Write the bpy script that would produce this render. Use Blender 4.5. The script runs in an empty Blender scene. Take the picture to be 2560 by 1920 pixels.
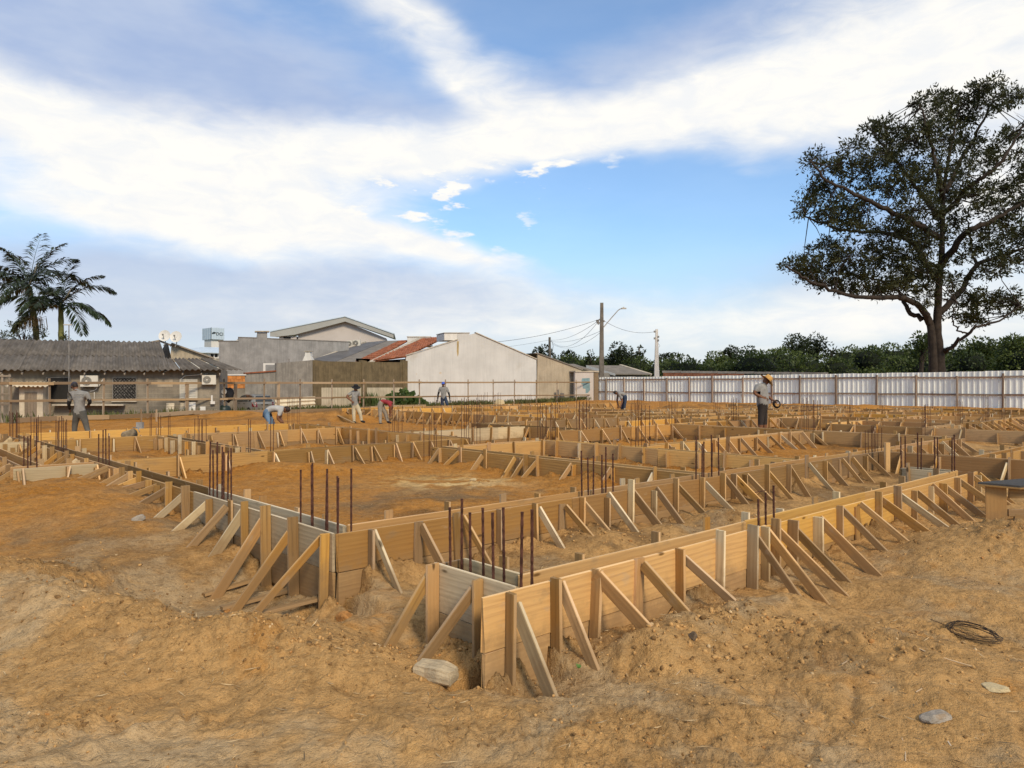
import bpy, bmesh, math, random
import numpy as np
from mathutils import Vector, Matrix

random.seed(7)
RNG = np.random.default_rng(11)
SC = bpy.context.scene
COL = SC.collection
R = math.radians

# ------------------------------------------------------------------ camera
F, CX, HY, HC = 1835.0, 1280.0, 963.0, 1.6
cam_d = bpy.data.cameras.new('camera')
cam = bpy.data.objects.new('camera', cam_d)
COL.objects.link(cam)
cam_d.sensor_width = 36.0
cam_d.lens = F / 2560.0 * 36.0
cam_d.shift_y = (HY - 960.0) / 2560.0
cam_d.clip_start = 0.05
cam_d.clip_end = 4000.0
cam.location = (0, 0, HC)
cam.rotation_euler = (R(90), 0, 0)
SC.camera = cam

# ------------------------------------------------------------------ sun, exposure
SUN_DIR = Vector((0.40, -0.80, 0.62)).normalized()      # towards the sun: right, behind the camera
sun_d = bpy.data.lights.new('sun', 'SUN')
sun = bpy.data.objects.new('sun', sun_d)
COL.objects.link(sun)
sun_d.energy = 2.7
sun_d.angle = R(12)
sun_d.color = (1.0, 0.84, 0.62)
sun.rotation_euler = SUN_DIR.to_track_quat('Z', 'Y').to_euler()
SC.view_settings.view_transform = 'Standard'
SC.view_settings.look = 'None'
SC.view_settings.exposure = 0.22
SC.view_settings.gamma = 1.0
SC.view_settings.use_curve_mapping = False
SC.cycles.max_bounces = 6
SC.cycles.transparent_max_bounces = 8


# ------------------------------------------------------------------ node helpers
class NT:
    def __init__(self, tree):
        self.t = tree

    def n(self, kind, **kw):
        nd = self.t.nodes.new(kind)
        for k, v in kw.items():
            setattr(nd, k, v)
        return nd

    def put(self, sock, v):
        if isinstance(v, bpy.types.NodeSocket):
            self.t.links.new(v, sock)
        elif v is not None:
            sock.default_value = v

    def math(self, op, a, b=None, c=None, clamp=False):
        nd = self.n('ShaderNodeMath', operation=op, use_clamp=clamp)
        self.put(nd.inputs[0], a)
        self.put(nd.inputs[1], b)
        if c is not None:
            self.put(nd.inputs[2], c)
        return nd.outputs[0]

    def mix(self, f, a, b, mode='MIX'):
        nd = self.n('ShaderNodeMix', data_type='RGBA', blend_type=mode)
        self.put(nd.inputs[0], f)
        self.put(nd.inputs[6], a if isinstance(a, bpy.types.NodeSocket) else (*a, 1) if len(a) == 3 else a)
        self.put(nd.inputs[7], b if isinstance(b, bpy.types.NodeSocket) else (*b, 1) if len(b) == 3 else b)
        return nd.outputs[2]

    def ramp(self, f, lo, hi, a=0.0, b=1.0, smooth=True):
        nd = self.n('ShaderNodeMapRange', interpolation_type='SMOOTHSTEP' if smooth else 'LINEAR')
        self.put(nd.inputs[0], f)
        self.put(nd.inputs[1], lo)
        self.put(nd.inputs[2], hi)
        self.put(nd.inputs[3], a)
        self.put(nd.inputs[4], b)
        return nd.outputs[0]

    def noise(self, vec, scale, detail=4.0, rough=0.55, dist=0.0):
        nd = self.n('ShaderNodeTexNoise')
        if vec is not None:
            self.put(nd.inputs['Vector'], vec)
        self.put(nd.inputs['Scale'], scale)
        self.put(nd.inputs['Detail'], detail)
        self.put(nd.inputs['Roughness'], rough)
        self.put(nd.inputs['Distortion'], dist)
        return nd.outputs['Fac']

    def mapping(self, vec, scale=(1, 1, 1), loc=(0, 0, 0), rot=(0, 0, 0)):
        nd = self.n('ShaderNodeMapping')
        self.put(nd.inputs[0], vec)
        self.put(nd.inputs['Location'], loc)
        self.put(nd.inputs['Rotation'], rot)
        self.put(nd.inputs['Scale'], scale)
        return nd.outputs[0]


MATS = {}


def new_mat(name):
    m = bpy.data.materials.new(name)
    m.use_nodes = True
    m.node_tree.nodes.clear()
    t = NT(m.node_tree)
    out = t.n('ShaderNodeOutputMaterial')
    b = t.n('ShaderNodeBsdfPrincipled')
    m.node_tree.links.new(b.outputs[0], out.inputs[0])
    return m, t, b, out


def bump(t, b, h, strength=0.5, dist=0.01):
    bp = t.n('ShaderNodeBump')
    bp.inputs['Strength'].default_value = strength
    bp.inputs['Distance'].default_value = dist
    t.put(bp.inputs['Height'], h)
    t.put(b.inputs['Normal'], bp.outputs[0])


def mat(key, col, rough=0.8, var=0.15, scale=6.0, bmp=0.0, metal=0.0, streak=0.0, stain=None, spec=0.3, obj_var=0.0, fine=0.0, warm=True):
    """plain procedural surface: base colour, cloudy variation, optional vertical streaks and stains"""
    if key in MATS:
        return MATS[key]
    if warm:                                     # warm cast of the light put into the base colours
        col = (col[0], col[1] * 0.97, col[2] * 0.90)
    m, t, b, _ = new_mat(key)
    tc = t.n('ShaderNodeTexCoord')
    oi = t.n('ShaderNodeObjectInfo')
    off = t.n('ShaderNodeVectorMath', operation='ADD')
    t.put(off.inputs[0], tc.outputs['Object'])
    sc = t.n('ShaderNodeVectorMath', operation='SCALE')
    cmb = t.n('ShaderNodeCombineXYZ')
    for i in range(3):
        t.put(cmb.inputs[i], oi.outputs['Random'])
    t.put(sc.inputs[0], cmb.outputs[0])
    sc.inputs[3].default_value = 37.0
    t.put(off.inputs[1], sc.outputs[0])
    v = off.outputs[0]
    nz = t.noise(v, scale, 6, 0.6)
    f = t.ramp(nz, 0.3, 0.7)
    d = [max(0, c * (1 - var)) for c in col]
    l = [min(1, c * (1 + var)) for c in col]
    c = t.mix(f, d, l)
    if streak:
        sv = t.mapping(v, (5, 5, 0.25))
        s = t.ramp(t.noise(sv, 1.6, 5, 0.65), 0.42, 0.72)
        c = t.mix(t.math('MULTIPLY', s, streak), c, [x * 0.35 for x in col])
    if stain:
        s = t.ramp(t.noise(v, stain[0], 5, 0.6), stain[1], stain[1] + 0.14)
        c = t.mix(t.math('MULTIPLY', s, stain[3]), c, stain[2])
    if fine:
        s = t.noise(v, scale * 14, 3, 0.7)
        c = t.mix(t.math('MULTIPLY', t.ramp(s, 0.45, 0.7), fine), c, [x * 0.45 for x in col])
    if obj_var:
        hsv = t.n('ShaderNodeHueSaturation')
        t.put(hsv.inputs['Color'], c)
        t.put(hsv.inputs['Value'], t.ramp(oi.outputs['Random'], 0, 1, 1 - obj_var, 1 + obj_var, False))
        c = hsv.outputs[0]
    t.put(b.inputs['Base Color'], c)
    b.inputs['Roughness'].default_value = rough
    b.inputs['Metallic'].default_value = metal
    b.inputs['Specular IOR Level'].default_value = spec
    if bmp:
        bump(t, b, t.noise(v, scale * 4, 6, 0.65), bmp, 0.02)
    MATS[key] = m
    return m


def wood(key, c1, c2, dark, grain=0.5, knots=True, dirt=0.7):
    """sawn planks, grain along local X; every plank differs through its object's random number"""
    if key in MATS:
        return MATS[key]
    m, t, b, _ = new_mat(key)
    tc = t.n('ShaderNodeTexCoord')
    oi = t.n('ShaderNodeObjectInfo')
    rnd = oi.outputs['Random']
    cmb = t.n('ShaderNodeCombineXYZ')
    t.put(cmb.inputs[0], t.math('MULTIPLY', rnd, 53.0))
    t.put(cmb.inputs[1], t.math('MULTIPLY', rnd, 91.0))
    t.put(cmb.inputs[2], t.math('MULTIPLY', rnd, 17.0))
    off = t.n('ShaderNodeVectorMath', operation='ADD')
    t.put(off.inputs[0], tc.outputs['Object'])
    t.put(off.inputs[1], cmb.outputs[0])
    v = off.outputs[0]
    w = t.n('ShaderNodeTexWave', wave_type='BANDS', bands_direction='Z')
    t.put(w.inputs['Vector'], t.mapping(v, (0.22, 1.0, 1.0)))
    w.inputs['Scale'].default_value = 8.0
    w.inputs['Distortion'].default_value = 6.0
    w.inputs['Detail'].default_value = 2.5
    w.inputs['Detail Scale'].default_value = 0.9
    w.inputs['Detail Roughness'].default_value = 0.6
    fib = t.noise(t.mapping(v, (2.0, 70, 70)), 1.0, 4, 0.65)
    big = t.noise(t.mapping(v, (1.2, 5, 5)), 1.0, 4, 0.6)
    r2 = t.math('FRACT', t.math('MULTIPLY', rnd, 7.31))
    base = t.mix(t.ramp(t.math('ADD', t.math('MULTIPLY', r2, 0.75), t.math('MULTIPLY', big, 0.5)), 0.25, 1.0), c1, c2)
    gm = t.ramp(t.noise(t.mapping(v, (1.0, 6, 6), (3, 1, 2)), 1.0, 3, 0.5), 0.35, 0.65, 0.2, 1.0)
    g = t.math('MULTIPLY', t.math('MULTIPLY', t.ramp(w.outputs['Fac'], 0.5, 1.0), gm), grain * 0.55)
    g = t.math('ADD', g, t.math('MULTIPLY', t.ramp(fib, 0.45, 0.8), grain * 0.75), clamp=True)
    c = t.mix(g, base, dark)
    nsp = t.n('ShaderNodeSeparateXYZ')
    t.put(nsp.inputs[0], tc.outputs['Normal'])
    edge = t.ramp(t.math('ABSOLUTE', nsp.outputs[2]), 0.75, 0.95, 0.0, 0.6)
    c = t.mix(edge, c, [min(1, x * 1.25 + 0.12) for x in c2])          # brightness of lit edges painted in, along with a paler fresh-sawn tone
    hv = t.n('ShaderNodeHueSaturation')
    t.put(hv.inputs['Color'], c)
    t.put(hv.inputs['Value'], t.ramp(t.math('FRACT', t.math('MULTIPLY', rnd, 23.7)), 0, 1, 0.68, 1.14, False))
    t.put(hv.inputs['Saturation'], t.ramp(t.math('FRACT', t.math('MULTIPLY', rnd, 41.9)), 0, 1, 0.80, 0.98, False))
    c = hv.outputs[0]
    if knots:
        vo = t.n('ShaderNodeTexVoronoi')
        t.put(vo.inputs['Vector'], t.mapping(v, (2.2, 3.0, 7.0)))
        vo.inputs['Scale'].default_value = 1.0
        kn = t.ramp(vo.outputs['Distance'], 0.045, 0.11, 1.0, 0.0)
        c = t.mix(t.math('MULTIPLY', kn, 0.85), c, [x * 0.3 for x in dark])
    st = t.ramp(t.noise(t.mapping(v, (3, 6, 6)), 1.0, 5, 0.65), 0.56, 0.74)
    c = t.mix(t.math('MULTIPLY', st, 0.4), c, (0.20, 0.15, 0.09))
    cs = t.ramp(t.noise(t.mapping(v, (4, 9, 9), (7, 3, 5)), 1.0, 4, 0.6), 0.62, 0.72)
    c = t.mix(t.math('MULTIPLY', cs, 0.25), c, (0.40, 0.33, 0.24))
    if dirt:
        geo = t.n('ShaderNodeNewGeometry')
        sp = t.n('ShaderNodeSeparateXYZ')
        t.put(sp.inputs[0], geo.outputs['Position'])
        dn = t.noise(geo.outputs['Position'], 7.0, 5, 0.65)
        hgt = t.math('SUBTRACT', sp.outputs[2], t.math('MULTIPLY', t.math('SUBTRACT', dn, 0.5), 0.55))
        dm = t.ramp(hgt, 0.04, 0.33, dirt, 0.0)
        c = t.mix(dm, c, (0.24, 0.15, 0.07))
    t.put(b.inputs['Base Color'], c)
    b.inputs['Roughness'].default_value = 0.78
    b.inputs['Specular IOR Level'].default_value = 0.25
    bump(t, b, t.math('ADD', fib, t.math('MULTIPLY', w.outputs['Fac'], 0.4)), 0.35, 0.004)
    MATS[key] = m
    return m


# ------------------------------------------------------------------ world: clear sky behind drifting cloud
def build_world():
    w = bpy.data.worlds.new('World')
    SC.world = w
    w.use_nodes = True
    w.node_tree.nodes.clear()
    t = NT(w.node_tree)
    out = t.n('ShaderNodeOutputWorld')
    bg = t.n('ShaderNodeBackground')
    bg.inputs['Strength'].default_value = 0.104
    w.node_tree.links.new(bg.outputs[0], out.inputs[0])
    sky = t.n('ShaderNodeTexSky', sky_type='NISHITA')
    sky.sun_disc = False
    sky.sun_elevation = math.asin(SUN_DIR.z)
    sky.sun_rotation = math.atan2(SUN_DIR.x, SUN_DIR.y)
    sky.air_density = 1.0
    sky.dust_density = 0.6
    sky.ozone_density = 2.0
    tc = t.n('ShaderNodeTexCoord')
    d = t.n('ShaderNodeVectorMath', operation='NORMALIZE')
    t.put(d.inputs[0], tc.outputs['Generated'])
    D = d.outputs[0]
    sp = t.n('ShaderNodeSeparateXYZ')
    t.put(sp.inputs[0], D)
    x, y, z = sp.outputs
    az = t.math('MULTIPLY', t.math('ARCTAN2', x, y), 57.2958)
    el = t.math('MULTIPLY', t.math('ARCSINE', z), 57.2958)
    # cloud-plane coordinates (a layer overhead seen in perspective)
    zz = t.math('ADD', t.math('MAXIMUM', z, 0.0), 0.12)
    pl = t.n('ShaderNodeCombineXYZ')
    t.put(pl.inputs[0], t.math('DIVIDE', x, zz))
    t.put(pl.inputs[1], t.math('DIVIDE', y, zz))
    P = pl.outputs[0]
    ang = t.n('ShaderNodeCombineXYZ')
    t.put(ang.inputs[0], az)
    t.put(ang.inputs[1], el)
    A = ang.outputs[0]
    # domain warp so that nothing has a clean outline
    w1 = t.n('ShaderNodeTexNoise')
    t.put(w1.inputs['Vector'], t.mapping(A, (0.05, 0.11, 1), (3, 7, 0)))
    w1.inputs['Scale'].default_value = 1.0
    w1.inputs['Detail'].default_value = 3.5
    w1.inputs['Roughness'].default_value = 0.62
    wv = t.n('ShaderNodeVectorMath', operation='MULTIPLY_ADD')
    t.put(wv.inputs[0], w1.outputs['Color'])
    wv.inputs[1].default_value = (11.0, 5.0, 0.0)
    sh = t.n('ShaderNodeVectorMath', operation='SUBTRACT')
    t.put(sh.inputs[0], A)
    sh.inputs[1].default_value = (5.5, 2.5, 0.0)
    t.put(wv.inputs[2], sh.outputs[0])
    AW = wv.outputs[0]

    def total(items):
        s = None
        for (px, py, sx, sy, rot, amp) in items:
            k = (px - CX) / F
            a0 = math.degrees(math.atan(k))
            e0 = math.degrees(math.atan((HY - py) / F * math.cos(math.atan(k))))
            mp = t.n('ShaderNodeMapping', vector_type='TEXTURE')
            t.put(mp.inputs[0], AW)
            mp.inputs['Location'].default_value = (a0, e0, 0)
            mp.inputs['Rotation'].default_value = (0, 0, R(rot))
            mp.inputs['Scale'].default_value = (sx * 1.9, sy * 1.9, 1e6)
            gr = t.n('ShaderNodeTexGradient', gradient_type='QUADRATIC_SPHERE')
            t.put(gr.inputs[0], mp.outputs[0])
            s = t.math('MULTIPLY_ADD', gr.outputs['Fac'], amp * 1.15, s if s is not None else 0.0)
        return s

    # thick bright banks
    white = total([
        (60, 300, 13, 3.0, -14, 0.9), (500, 420, 11, 2.8, -13, 0.85), (900, 390, 12, 2.6, -3, 0.9),
        (1350, 350, 13, 2.2, 3, 0.95), (960, 580, 10, 2.0, -16, 0.85), (540, 570, 11, 2.4, -9, 0.8),
        (150, 500, 9, 1.6, -10, 0.45),
        (1180, 190, 8, 1.7, -24, 0.7), (1700, 270, 13, 2.6, 7, 0.75), (2250, 150, 13, 5.0, 14, 1.2),
        (2520, 450, 9, 7.0, 10, 0.8), (1040, 40, 9, 1.8, -25, 0.5), (1130, 650, 9, 1.4, -12, 0.5),
        (1400, 800, 34, 2.6, 0, 0.5), (2200, 820, 12, 3.0, 0, 0.5),
    ])
    # veil: thin lavender-grey sheet
    veil = total([
        (150, 50, 17, 5.5, -8, 1.1), (620, 190, 12, 3.0, -8, 0.45), (1000, 280, 18, 3.2, 0, 0.5), (350, 740, 24, 4.4, 0, 0.95),
        (1750, 90, 15, 3.4, 10, 0.6), (900, 750, 20, 2.6, 0, 0.6), (2150, 560, 9, 7.0, 0, 0.6),
    ])
    # openings of clear blue
    hole = total([
        (1640, 560, 14, 3.4, 3, 1.3), (1440, 475, 9, 1.9, 0, 1.1), (1420, 50, 10, 3.2, 10, 0.6), (820, 230, 10, 2.2, -8, 0.6),
        (1960, 480, 7, 2.4, 0, 0.6),
    ])
    fb = t.noise(t.mapping(A, (0.085, 0.24, 1)), 1.0, 4, 0.6, 0.0)
    fine = t.noise(t.mapping(A, (0.26, 0.70, 1), (5, 2, 0)), 1.0, 6, 0.62, 0.5)
    cov = t.noise(t.mapping(P, (0.5, 0.9, 1)), 1.0, 3, 0.6, 0.0)        # general cover, all round the sky
    # small scattered cumulus in the opening
    cum = t.math('MULTIPLY', t.ramp(t.noise(t.mapping(A, (0.28, 0.75, 1), (11, 4, 0)), 1.0, 5, 0.55, 0.0), 0.53, 0.68),
                 total([(1380, 460, 7, 2.0, -6, 1.3), (1020, 480, 8, 1.8, -4, 1.3), (1240, 580, 7, 2.0, -10, 0.9)]))
    dens = t.math('MULTIPLY', white, t.math('MULTIPLY_ADD', fb, 1.0, 0.5))
    dens = t.math('MULTIPLY_ADD', t.math('SUBTRACT', fine, 0.5), 0.32, dens)
    dens = t.math('MULTIPLY_ADD', hole, -0.7, dens)
    dens = t.math('MULTIPLY_ADD', cum, 1.1, dens)
    dens = t.math('MULTIPLY_ADD', t.math('SUBTRACT', cov, 0.45), 0.5, dens)
    dens = t.math('MULTIPLY_ADD', t.ramp(el, 27.0, 48.0), 0.42, dens)      # unseen cloud added above the view to make the ambient light less blue
    wmask = t.ramp(dens, -0.05, 0.88)
    vm = t.math('MULTIPLY_ADD', t.math('SUBTRACT', fb, 0.5), 0.7, veil)
    vm = t.math('MULTIPLY_ADD', hole, -0.6, vm)
    vmask = t.ramp(vm, -0.15, 0.75, 0.22, 0.92)
    low = t.ramp(el, 1.0, 12.5, 0.85, 0.0)
    base = t.mix(1.0, sky.outputs[0], (SKYGAIN * 0.82, SKYGAIN, SKYGAIN * 1.1), 'MULTIPLY')
    veilc = t.mix(t.ramp(fb, 0.3, 0.7), (3.3, 4.15, 6.1), (4.3, 5.0, 6.5))
    c = t.mix(vmask, base, veilc)
    c = t.mix(low, c, (5.39, 5.94, 6.60))
    warm = t.mix(t.ramp(fine, 0.3, 0.7), (7.6, 7.7, 7.8), (8.7, 8.45, 7.9))
    c = t.mix(wmask, c, warm)
    t.put(bg.inputs['Color'], c)


SKYGAIN = 1.45
build_world()
# ------------------------------------------------------------------ places
UX, UY = 0.7375, 0.6753          # site axis u (to the right and away); v is u turned by 90 degrees


def W(u, v, z=0.0):
    return Vector((UX * u - UY * v, UY * u + UX * v, z))


def at(x, y, Y):
    """point at distance Y in front of the camera that the photograph shows at (x, y)"""
    return Vector(((x - CX) / F * Y, Y, HC + (HY - y) / F * Y))


def on_line(x, p0, p1):
    """ground point of the line p0-p1 met by the vertical plane through image column x"""
    k = (x - CX) / F
    dx, dy = p1[0] - p0[0], p1[1] - p0[1]
    s = (k * p0[1] - p0[0]) / (dx - k * dy)
    return Vector((p0[0] + s * dx, p0[1] + s * dy, 0))


# ------------------------------------------------------------------ object helpers
def tag(o, label=None, cat=None, group=None, kind=None):
    if label:
        o['label'] = label
    if cat:
        o['category'] = cat
    if group:
        o['group'] = group
    if kind:
        o['kind'] = kind
    return o


def thing(name, label, cat, loc=(0, 0, 0), group=None):
    o = bpy.data.objects.new(name, None)
    o.empty_display_size = 0.2
    COL.objects.link(o)
    o.location = loc
    return tag(o, label, cat, group)


def world_loc(o):
    v = Vector((0, 0, 0))
    while o is not None:
        v += o.location
        o = o.parent
    return v


def link(name, me, parent=None, M=None):
    o = bpy.data.objects.new(name, me)
    COL.objects.link(o)
    if parent is not None:
        o.parent = parent
        if M is not None:
            o.matrix_basis = Matrix.Translation(-world_loc(parent)) @ M
    elif M is not None:
        o.matrix_basis = M
    return o


class MB:
    """collects faces given in world coordinates and links them as one mesh"""

    def __init__(self):
        self.v, self.f, self.m = [], [], []
        self.mi = 0

    def add(self, verts, faces):
        o = len(self.v)
        self.v += [tuple(p) for p in verts]
        self.f += [tuple(i + o for i in fc) for fc in faces]
        self.m += [self.mi] * len(faces)
        return self

    def box(self, c, s, M=None):
        x, y, z = s[0] / 2, s[1] / 2, s[2] / 2
        vs = [Vector(p) for p in ((-x, -y, -z), (x, -y, -z), (x, y, -z), (-x, y, -z), (-x, -y, z), (x, -y, z), (x, y, z), (-x, y, z))]
        if M is not None:
            vs = [M @ p for p in vs]
        c = Vector(c)
        return self.add([p + c for p in vs], [(0, 3, 2, 1), (4, 5, 6, 7), (0, 1, 5, 4), (1, 2, 6, 5), (2, 3, 7, 6), (3, 0, 4, 7)])

    def span(self, a, b):
        """axis-aligned box between two corners"""
        a, b = Vector(a), Vector(b)
        return self.box((a + b) / 2, [abs(b[i] - a[i]) for i in range(3)])

    def prism(self, pts, off):
        """polygon pts (3d) swept by the vector off"""
        n = len(pts)
        pts = [Vector(p) for p in pts]
        off = Vector(off)
        vs = pts + [p + off for p in pts]
        fs = [tuple(range(n)), tuple(range(2 * n - 1, n - 1, -1))]
        for i in range(n):
            j = (i + 1) % n
            fs.append((j, i, i + n, j + n))
        return self.add(vs, fs)

    def tube(self, pts, rad, n=8, cap=True):
        pts = [Vector(p) for p in pts]
        if not isinstance(rad, (list, tuple)):
            rad = [rad] * len(pts)
        vs, fs = [], []
        prev = None
        for i, p in enumerate(pts):
            d = (pts[min(i + 1, len(pts) - 1)] - pts[max(i - 1, 0)])
            d = d.normalized() if d.length > 1e-9 else Vector((0, 0, 1))
            if prev is None:
                a = d.orthogonal().normalized()
            else:
                a = (prev - d * prev.dot(d))
                a = a.normalized() if a.length > 1e-6 else d.orthogonal().normalized()
            prev = a
            b = d.cross(a)
            for k in range(n):
                th = 2 * math.pi * k / n
                vs.append(p + (a * math.cos(th) + b * math.sin(th)) * rad[i])
        for i in range(len(pts) - 1):
            for k in range(n):
                k2 = (k + 1) % n
                fs.append((i * n + k, i * n + k2, (i + 1) * n + k2, (i + 1) * n + k))
        if cap:
            fs.append(tuple(range(n - 1, -1, -1)))
            fs.append(tuple(range((len(pts) - 1) * n, len(pts) * n)))
        return self.add(vs, fs)

    def build(self, name, mats, parent=None, loc=None, smooth=False):
        base = Vector(loc) if loc is not None else (world_loc(parent) if parent is not None else Vector((0, 0, 0)))
        me = bpy.data.meshes.new(name)
        me.from_pydata([(p[0] - base.x, p[1] - base.y, p[2] - base.z) for p in self.v], [], self.f)
        for m in (mats if isinstance(mats, (list, tuple)) else [mats]):
            me.materials.append(m)
        if any(self.m):
            me.polygons.foreach_set('material_index', self.m)
        if smooth:
            me.polygons.foreach_set('use_smooth', [True] * len(self.f))
        me.update()
        o = bpy.data.objects.new(name, me)
        COL.objects.link(o)
        if parent is not None:
            o.parent = parent
            o.location = base - world_loc(parent)
        else:
            o.location = base
        return o


def np_mesh(name, verts, faces, mats, smooth=False, mi=None):
    """mesh from numpy arrays; faces is (n, 3) or (n, 4)"""
    me = bpy.data.meshes.new(name)
    nv, nf, k = len(verts), len(faces), faces.shape[1]
    me.vertices.add(nv)
    me.vertices.foreach_set('co', np.ascontiguousarray(verts, dtype=np.float32).ravel())
    me.loops.add(nf * k)
    me.loops.foreach_set('vertex_index', np.ascontiguousarray(faces, dtype=np.int32).ravel())
    me.polygons.add(nf)
    me.polygons.foreach_set('loop_start', np.arange(0, nf * k, k, dtype=np.int32))
    if smooth:
        me.polygons.foreach_set('use_smooth', np.ones(nf, dtype=bool))
    for m in mats:
        me.materials.append(m)
    if mi is not None:
        me.polygons.foreach_set('material_index', mi.astype(np.int32))
    me.update(calc_edges=True)
    return me


PLANKS = {}


def plank_mesh(L, w, t, m, var):
    key = (round(L, 2), round(w, 3), round(t, 3), m.name, var)
    if key not in PLANKS:
        rr = random.Random(hash((round(L, 2), w, t, var)) & 0xffff)
        x, y, z = L / 2, t / 2, w / 2
        j = lambda s: rr.uniform(-s, s)
        c = min(t, w) * 0.14                      # worn arris along the four long edges
        ring = [(-y + c, -z), (y - c, -z), (y, -z + c), (y, z - c), (y - c, z), (-y + c, z), (-y, z - c), (-y, -z + c)]
        nseg = 4 if L > 1.2 else 2
        vs, fs = [], []
        bow = j(0.006) if L > 1.2 else j(0.003)
        for i in range(nseg):
            s = i / (nseg - 1) * 2 - 1
            by, bz = (1 - s * s) * bow, (1 - s * s) * j(0.003)
            e = j(0.006) if abs(s) == 1 else 0
            for (a, b) in ring:
                vs.append((s * x + e + b * j(0.08) * (abs(s) == 1), a + by, b + bz + j(0.0015)))
        for i in range(nseg - 1):
            for k in range(8):
                k2 = (k + 1) % 8
                fs.append((i * 8 + k, (i + 1) * 8 + k, (i + 1) * 8 + k2, i * 8 + k2))
        fs.append(tuple(range(8)))
        fs.append(tuple(range((nseg - 1) * 8 + 7, (nseg - 1) * 8 - 1, -1)))
        me = bpy.data.meshes.new('plank')
        me.from_pydata(vs, [], fs)
        me.materials.append(m)
        PLANKS[key] = me
    return PLANKS[key]


def plank(name, parent, p0, p1, wdir, w, t, m, roll=0.0):
    p0, p1 = Vector(p0), Vector(p1)
    d = p1 - p0
    L = d.length
    L = round(L / 0.02) * 0.02 if L < 1.2 else L
    ax = d.normalized()
    az = Vector(wdir)
    az = (az - ax * az.dot(ax)).normalized()
    ay = az.cross(ax)
    M = Matrix((ax, ay, az)).transposed().to_4x4()
    M.translation = (p0 + p1) / 2
    if roll:
        M = M @ Matrix.Rotation(roll, 4, 'X')
    return link(name, plank_mesh(L, w, t, m, random.randrange(3)), parent, M)


# ------------------------------------------------------------------ noise (numpy)
PERM = np.random.default_rng(5).permutation(1024)


def perlin(x, y, seed=0):
    x = np.asarray(x, dtype=np.float64)
    y = np.asarray(y, dtype=np.float64)
    xi, yi = np.floor(x).astype(np.int64), np.floor(y).astype(np.int64)
    xf, yf = x - xi, y - yi
    u = xf * xf * xf * (xf * (xf * 6 - 15) + 10)
    v = yf * yf * yf * (yf * (yf * 6 - 15) + 10)

    def g(ix, iy, dx, dy):
        h = PERM[(PERM[(ix + seed * 131) & 1023] + iy) & 1023] * (2 * np.pi / 1024.0)
        return np.cos(h) * dx + np.sin(h) * dy
    a = g(xi, yi, xf, yf)
    b = g(xi + 1, yi, xf - 1, yf)
    c = g(xi, yi + 1, xf, yf - 1)
    d = g(xi + 1, yi + 1, xf - 1, yf - 1)
    return ((a + u * (b - a)) * (1 - v) + (c + u * (d - c)) * v) * 1.5


def fbm(x, y, o=4, seed=0, gain=0.5):
    s, a = 0.0, 1.0
    for i in range(o):
        s = s + a * perlin(x, y, seed + i)
        x, y, a = x * 2.03 + 13.1, y * 2.03 + 7.7, a * gain
    return s


def sst(x, a, b):
    t = np.clip((x - a) / (b - a), 0, 1)
    return t * t * (3 - 2 * t)


# ------------------------------------------------------------------ ground
FENCE_U = 56.0
BB0, BB1 = (-20.5, 29.4), (8.3, 73.8)          # line of the rough timber boundary rails
# heaps and hollows: x, y, height, radius along x, radius along y
HEAPS = [
    (-2.2, 4.55, 0.22, 0.6, 0.36), (-1.5, 4.25, 0.16, 0.45, 0.28), (-0.95, 4.0, 0.10, 0.35, 0.2), (-3.1, 4.9, 0.20, 0.8, 0.42), (-4.2, 5.5, 0.20, 0.9, 0.5),
    (-1.5, 5.1, -0.07, 0.6, 0.35), (-2.6, 5.9, -0.06, 0.6, 0.4), (-4.6, 8.2, 0.22, 0.9, 0.8), (-3.9, 7.4, 0.10, 0.7, 0.6), (-5.6, 9.6, 0.12, 1.0, 1.0),
    (0.05, 3.88, -0.13, 0.3, 0.14), (-0.62, 4.6, -0.12, 0.28, 0.26), (0.5, 4.0, -0.07, 0.3, 0.16), (-0.3, 4.15, -0.06, 0.2, 0.15),
    (0.80, 4.10, 0.15, 0.26, 0.2), (1.08, 4.40, 0.14, 0.3, 0.22), (1.45, 4.70, 0.14, 0.32, 0.24), (1.85, 4.98, 0.12, 0.28, 0.2), (1.9, 4.3, 0.09, 0.6, 0.35), (2.45, 5.45, -0.08, 0.3, 0.25), (2.95, 6.0, -0.06, 0.4, 0.3),
    (1.0, 3.6, 0.05, 0.4, 0.25), (4.3, 6.5, 0.20, 0.7, 0.6), (4.9, 6.75, 0.10, 0.7, 0.5), (2.3, 3.9, 0.06, 0.7, 0.4), (-0.6, 3.3, 0.05, 0.7, 0.35),
    (3.3, 5.4, 0.05, 0.5, 0.35), (3.6, 6.25, 0.06, 0.35, 0.3), (3.2, 4.4, -0.06, 0.7, 0.4),
    (0.8, 7.1, 0.12, 0.4, 0.35), (1.6, 7.4, 0.1, 0.35, 0.3), (2.3, 8.0, 0.12, 0.4, 0.3), (-0.9, 6.0, 0.07, 0.4, 0.3),
    (9.0, 37.0, 0.6, 2.0, 1.2), (12.2, 38.0, 0.4, 1.6, 1.0), (17.5, 36.0, 0.5, 2.0, 1.0), (-9.0, 36.5, 0.38, 1.8, 1.1), (-11.0, 33.5, 0.35, 1.2, 0.8),
    (-13.3, 36.0, 0.3, 2.2, 0.7), (10.5, 18.0, 0.10, 1.5, 1.0), (10.8, 14.5, 0.28, 1.4, 0.7), (-7.0, 33.0, 0.3, 1.5, 0.7),
    (-1.5, 12.5, 0.08, 1.0, 0.6), (-3.6, 12.0, 0.10, 0.8, 0.5), (-8.0, 14.0, 0.12, 0.8, 0.6), (-4.5, 16.5, 0.16, 1.0, 0.5), (0.5, 44, 0.3, 3, 1),
]


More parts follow.
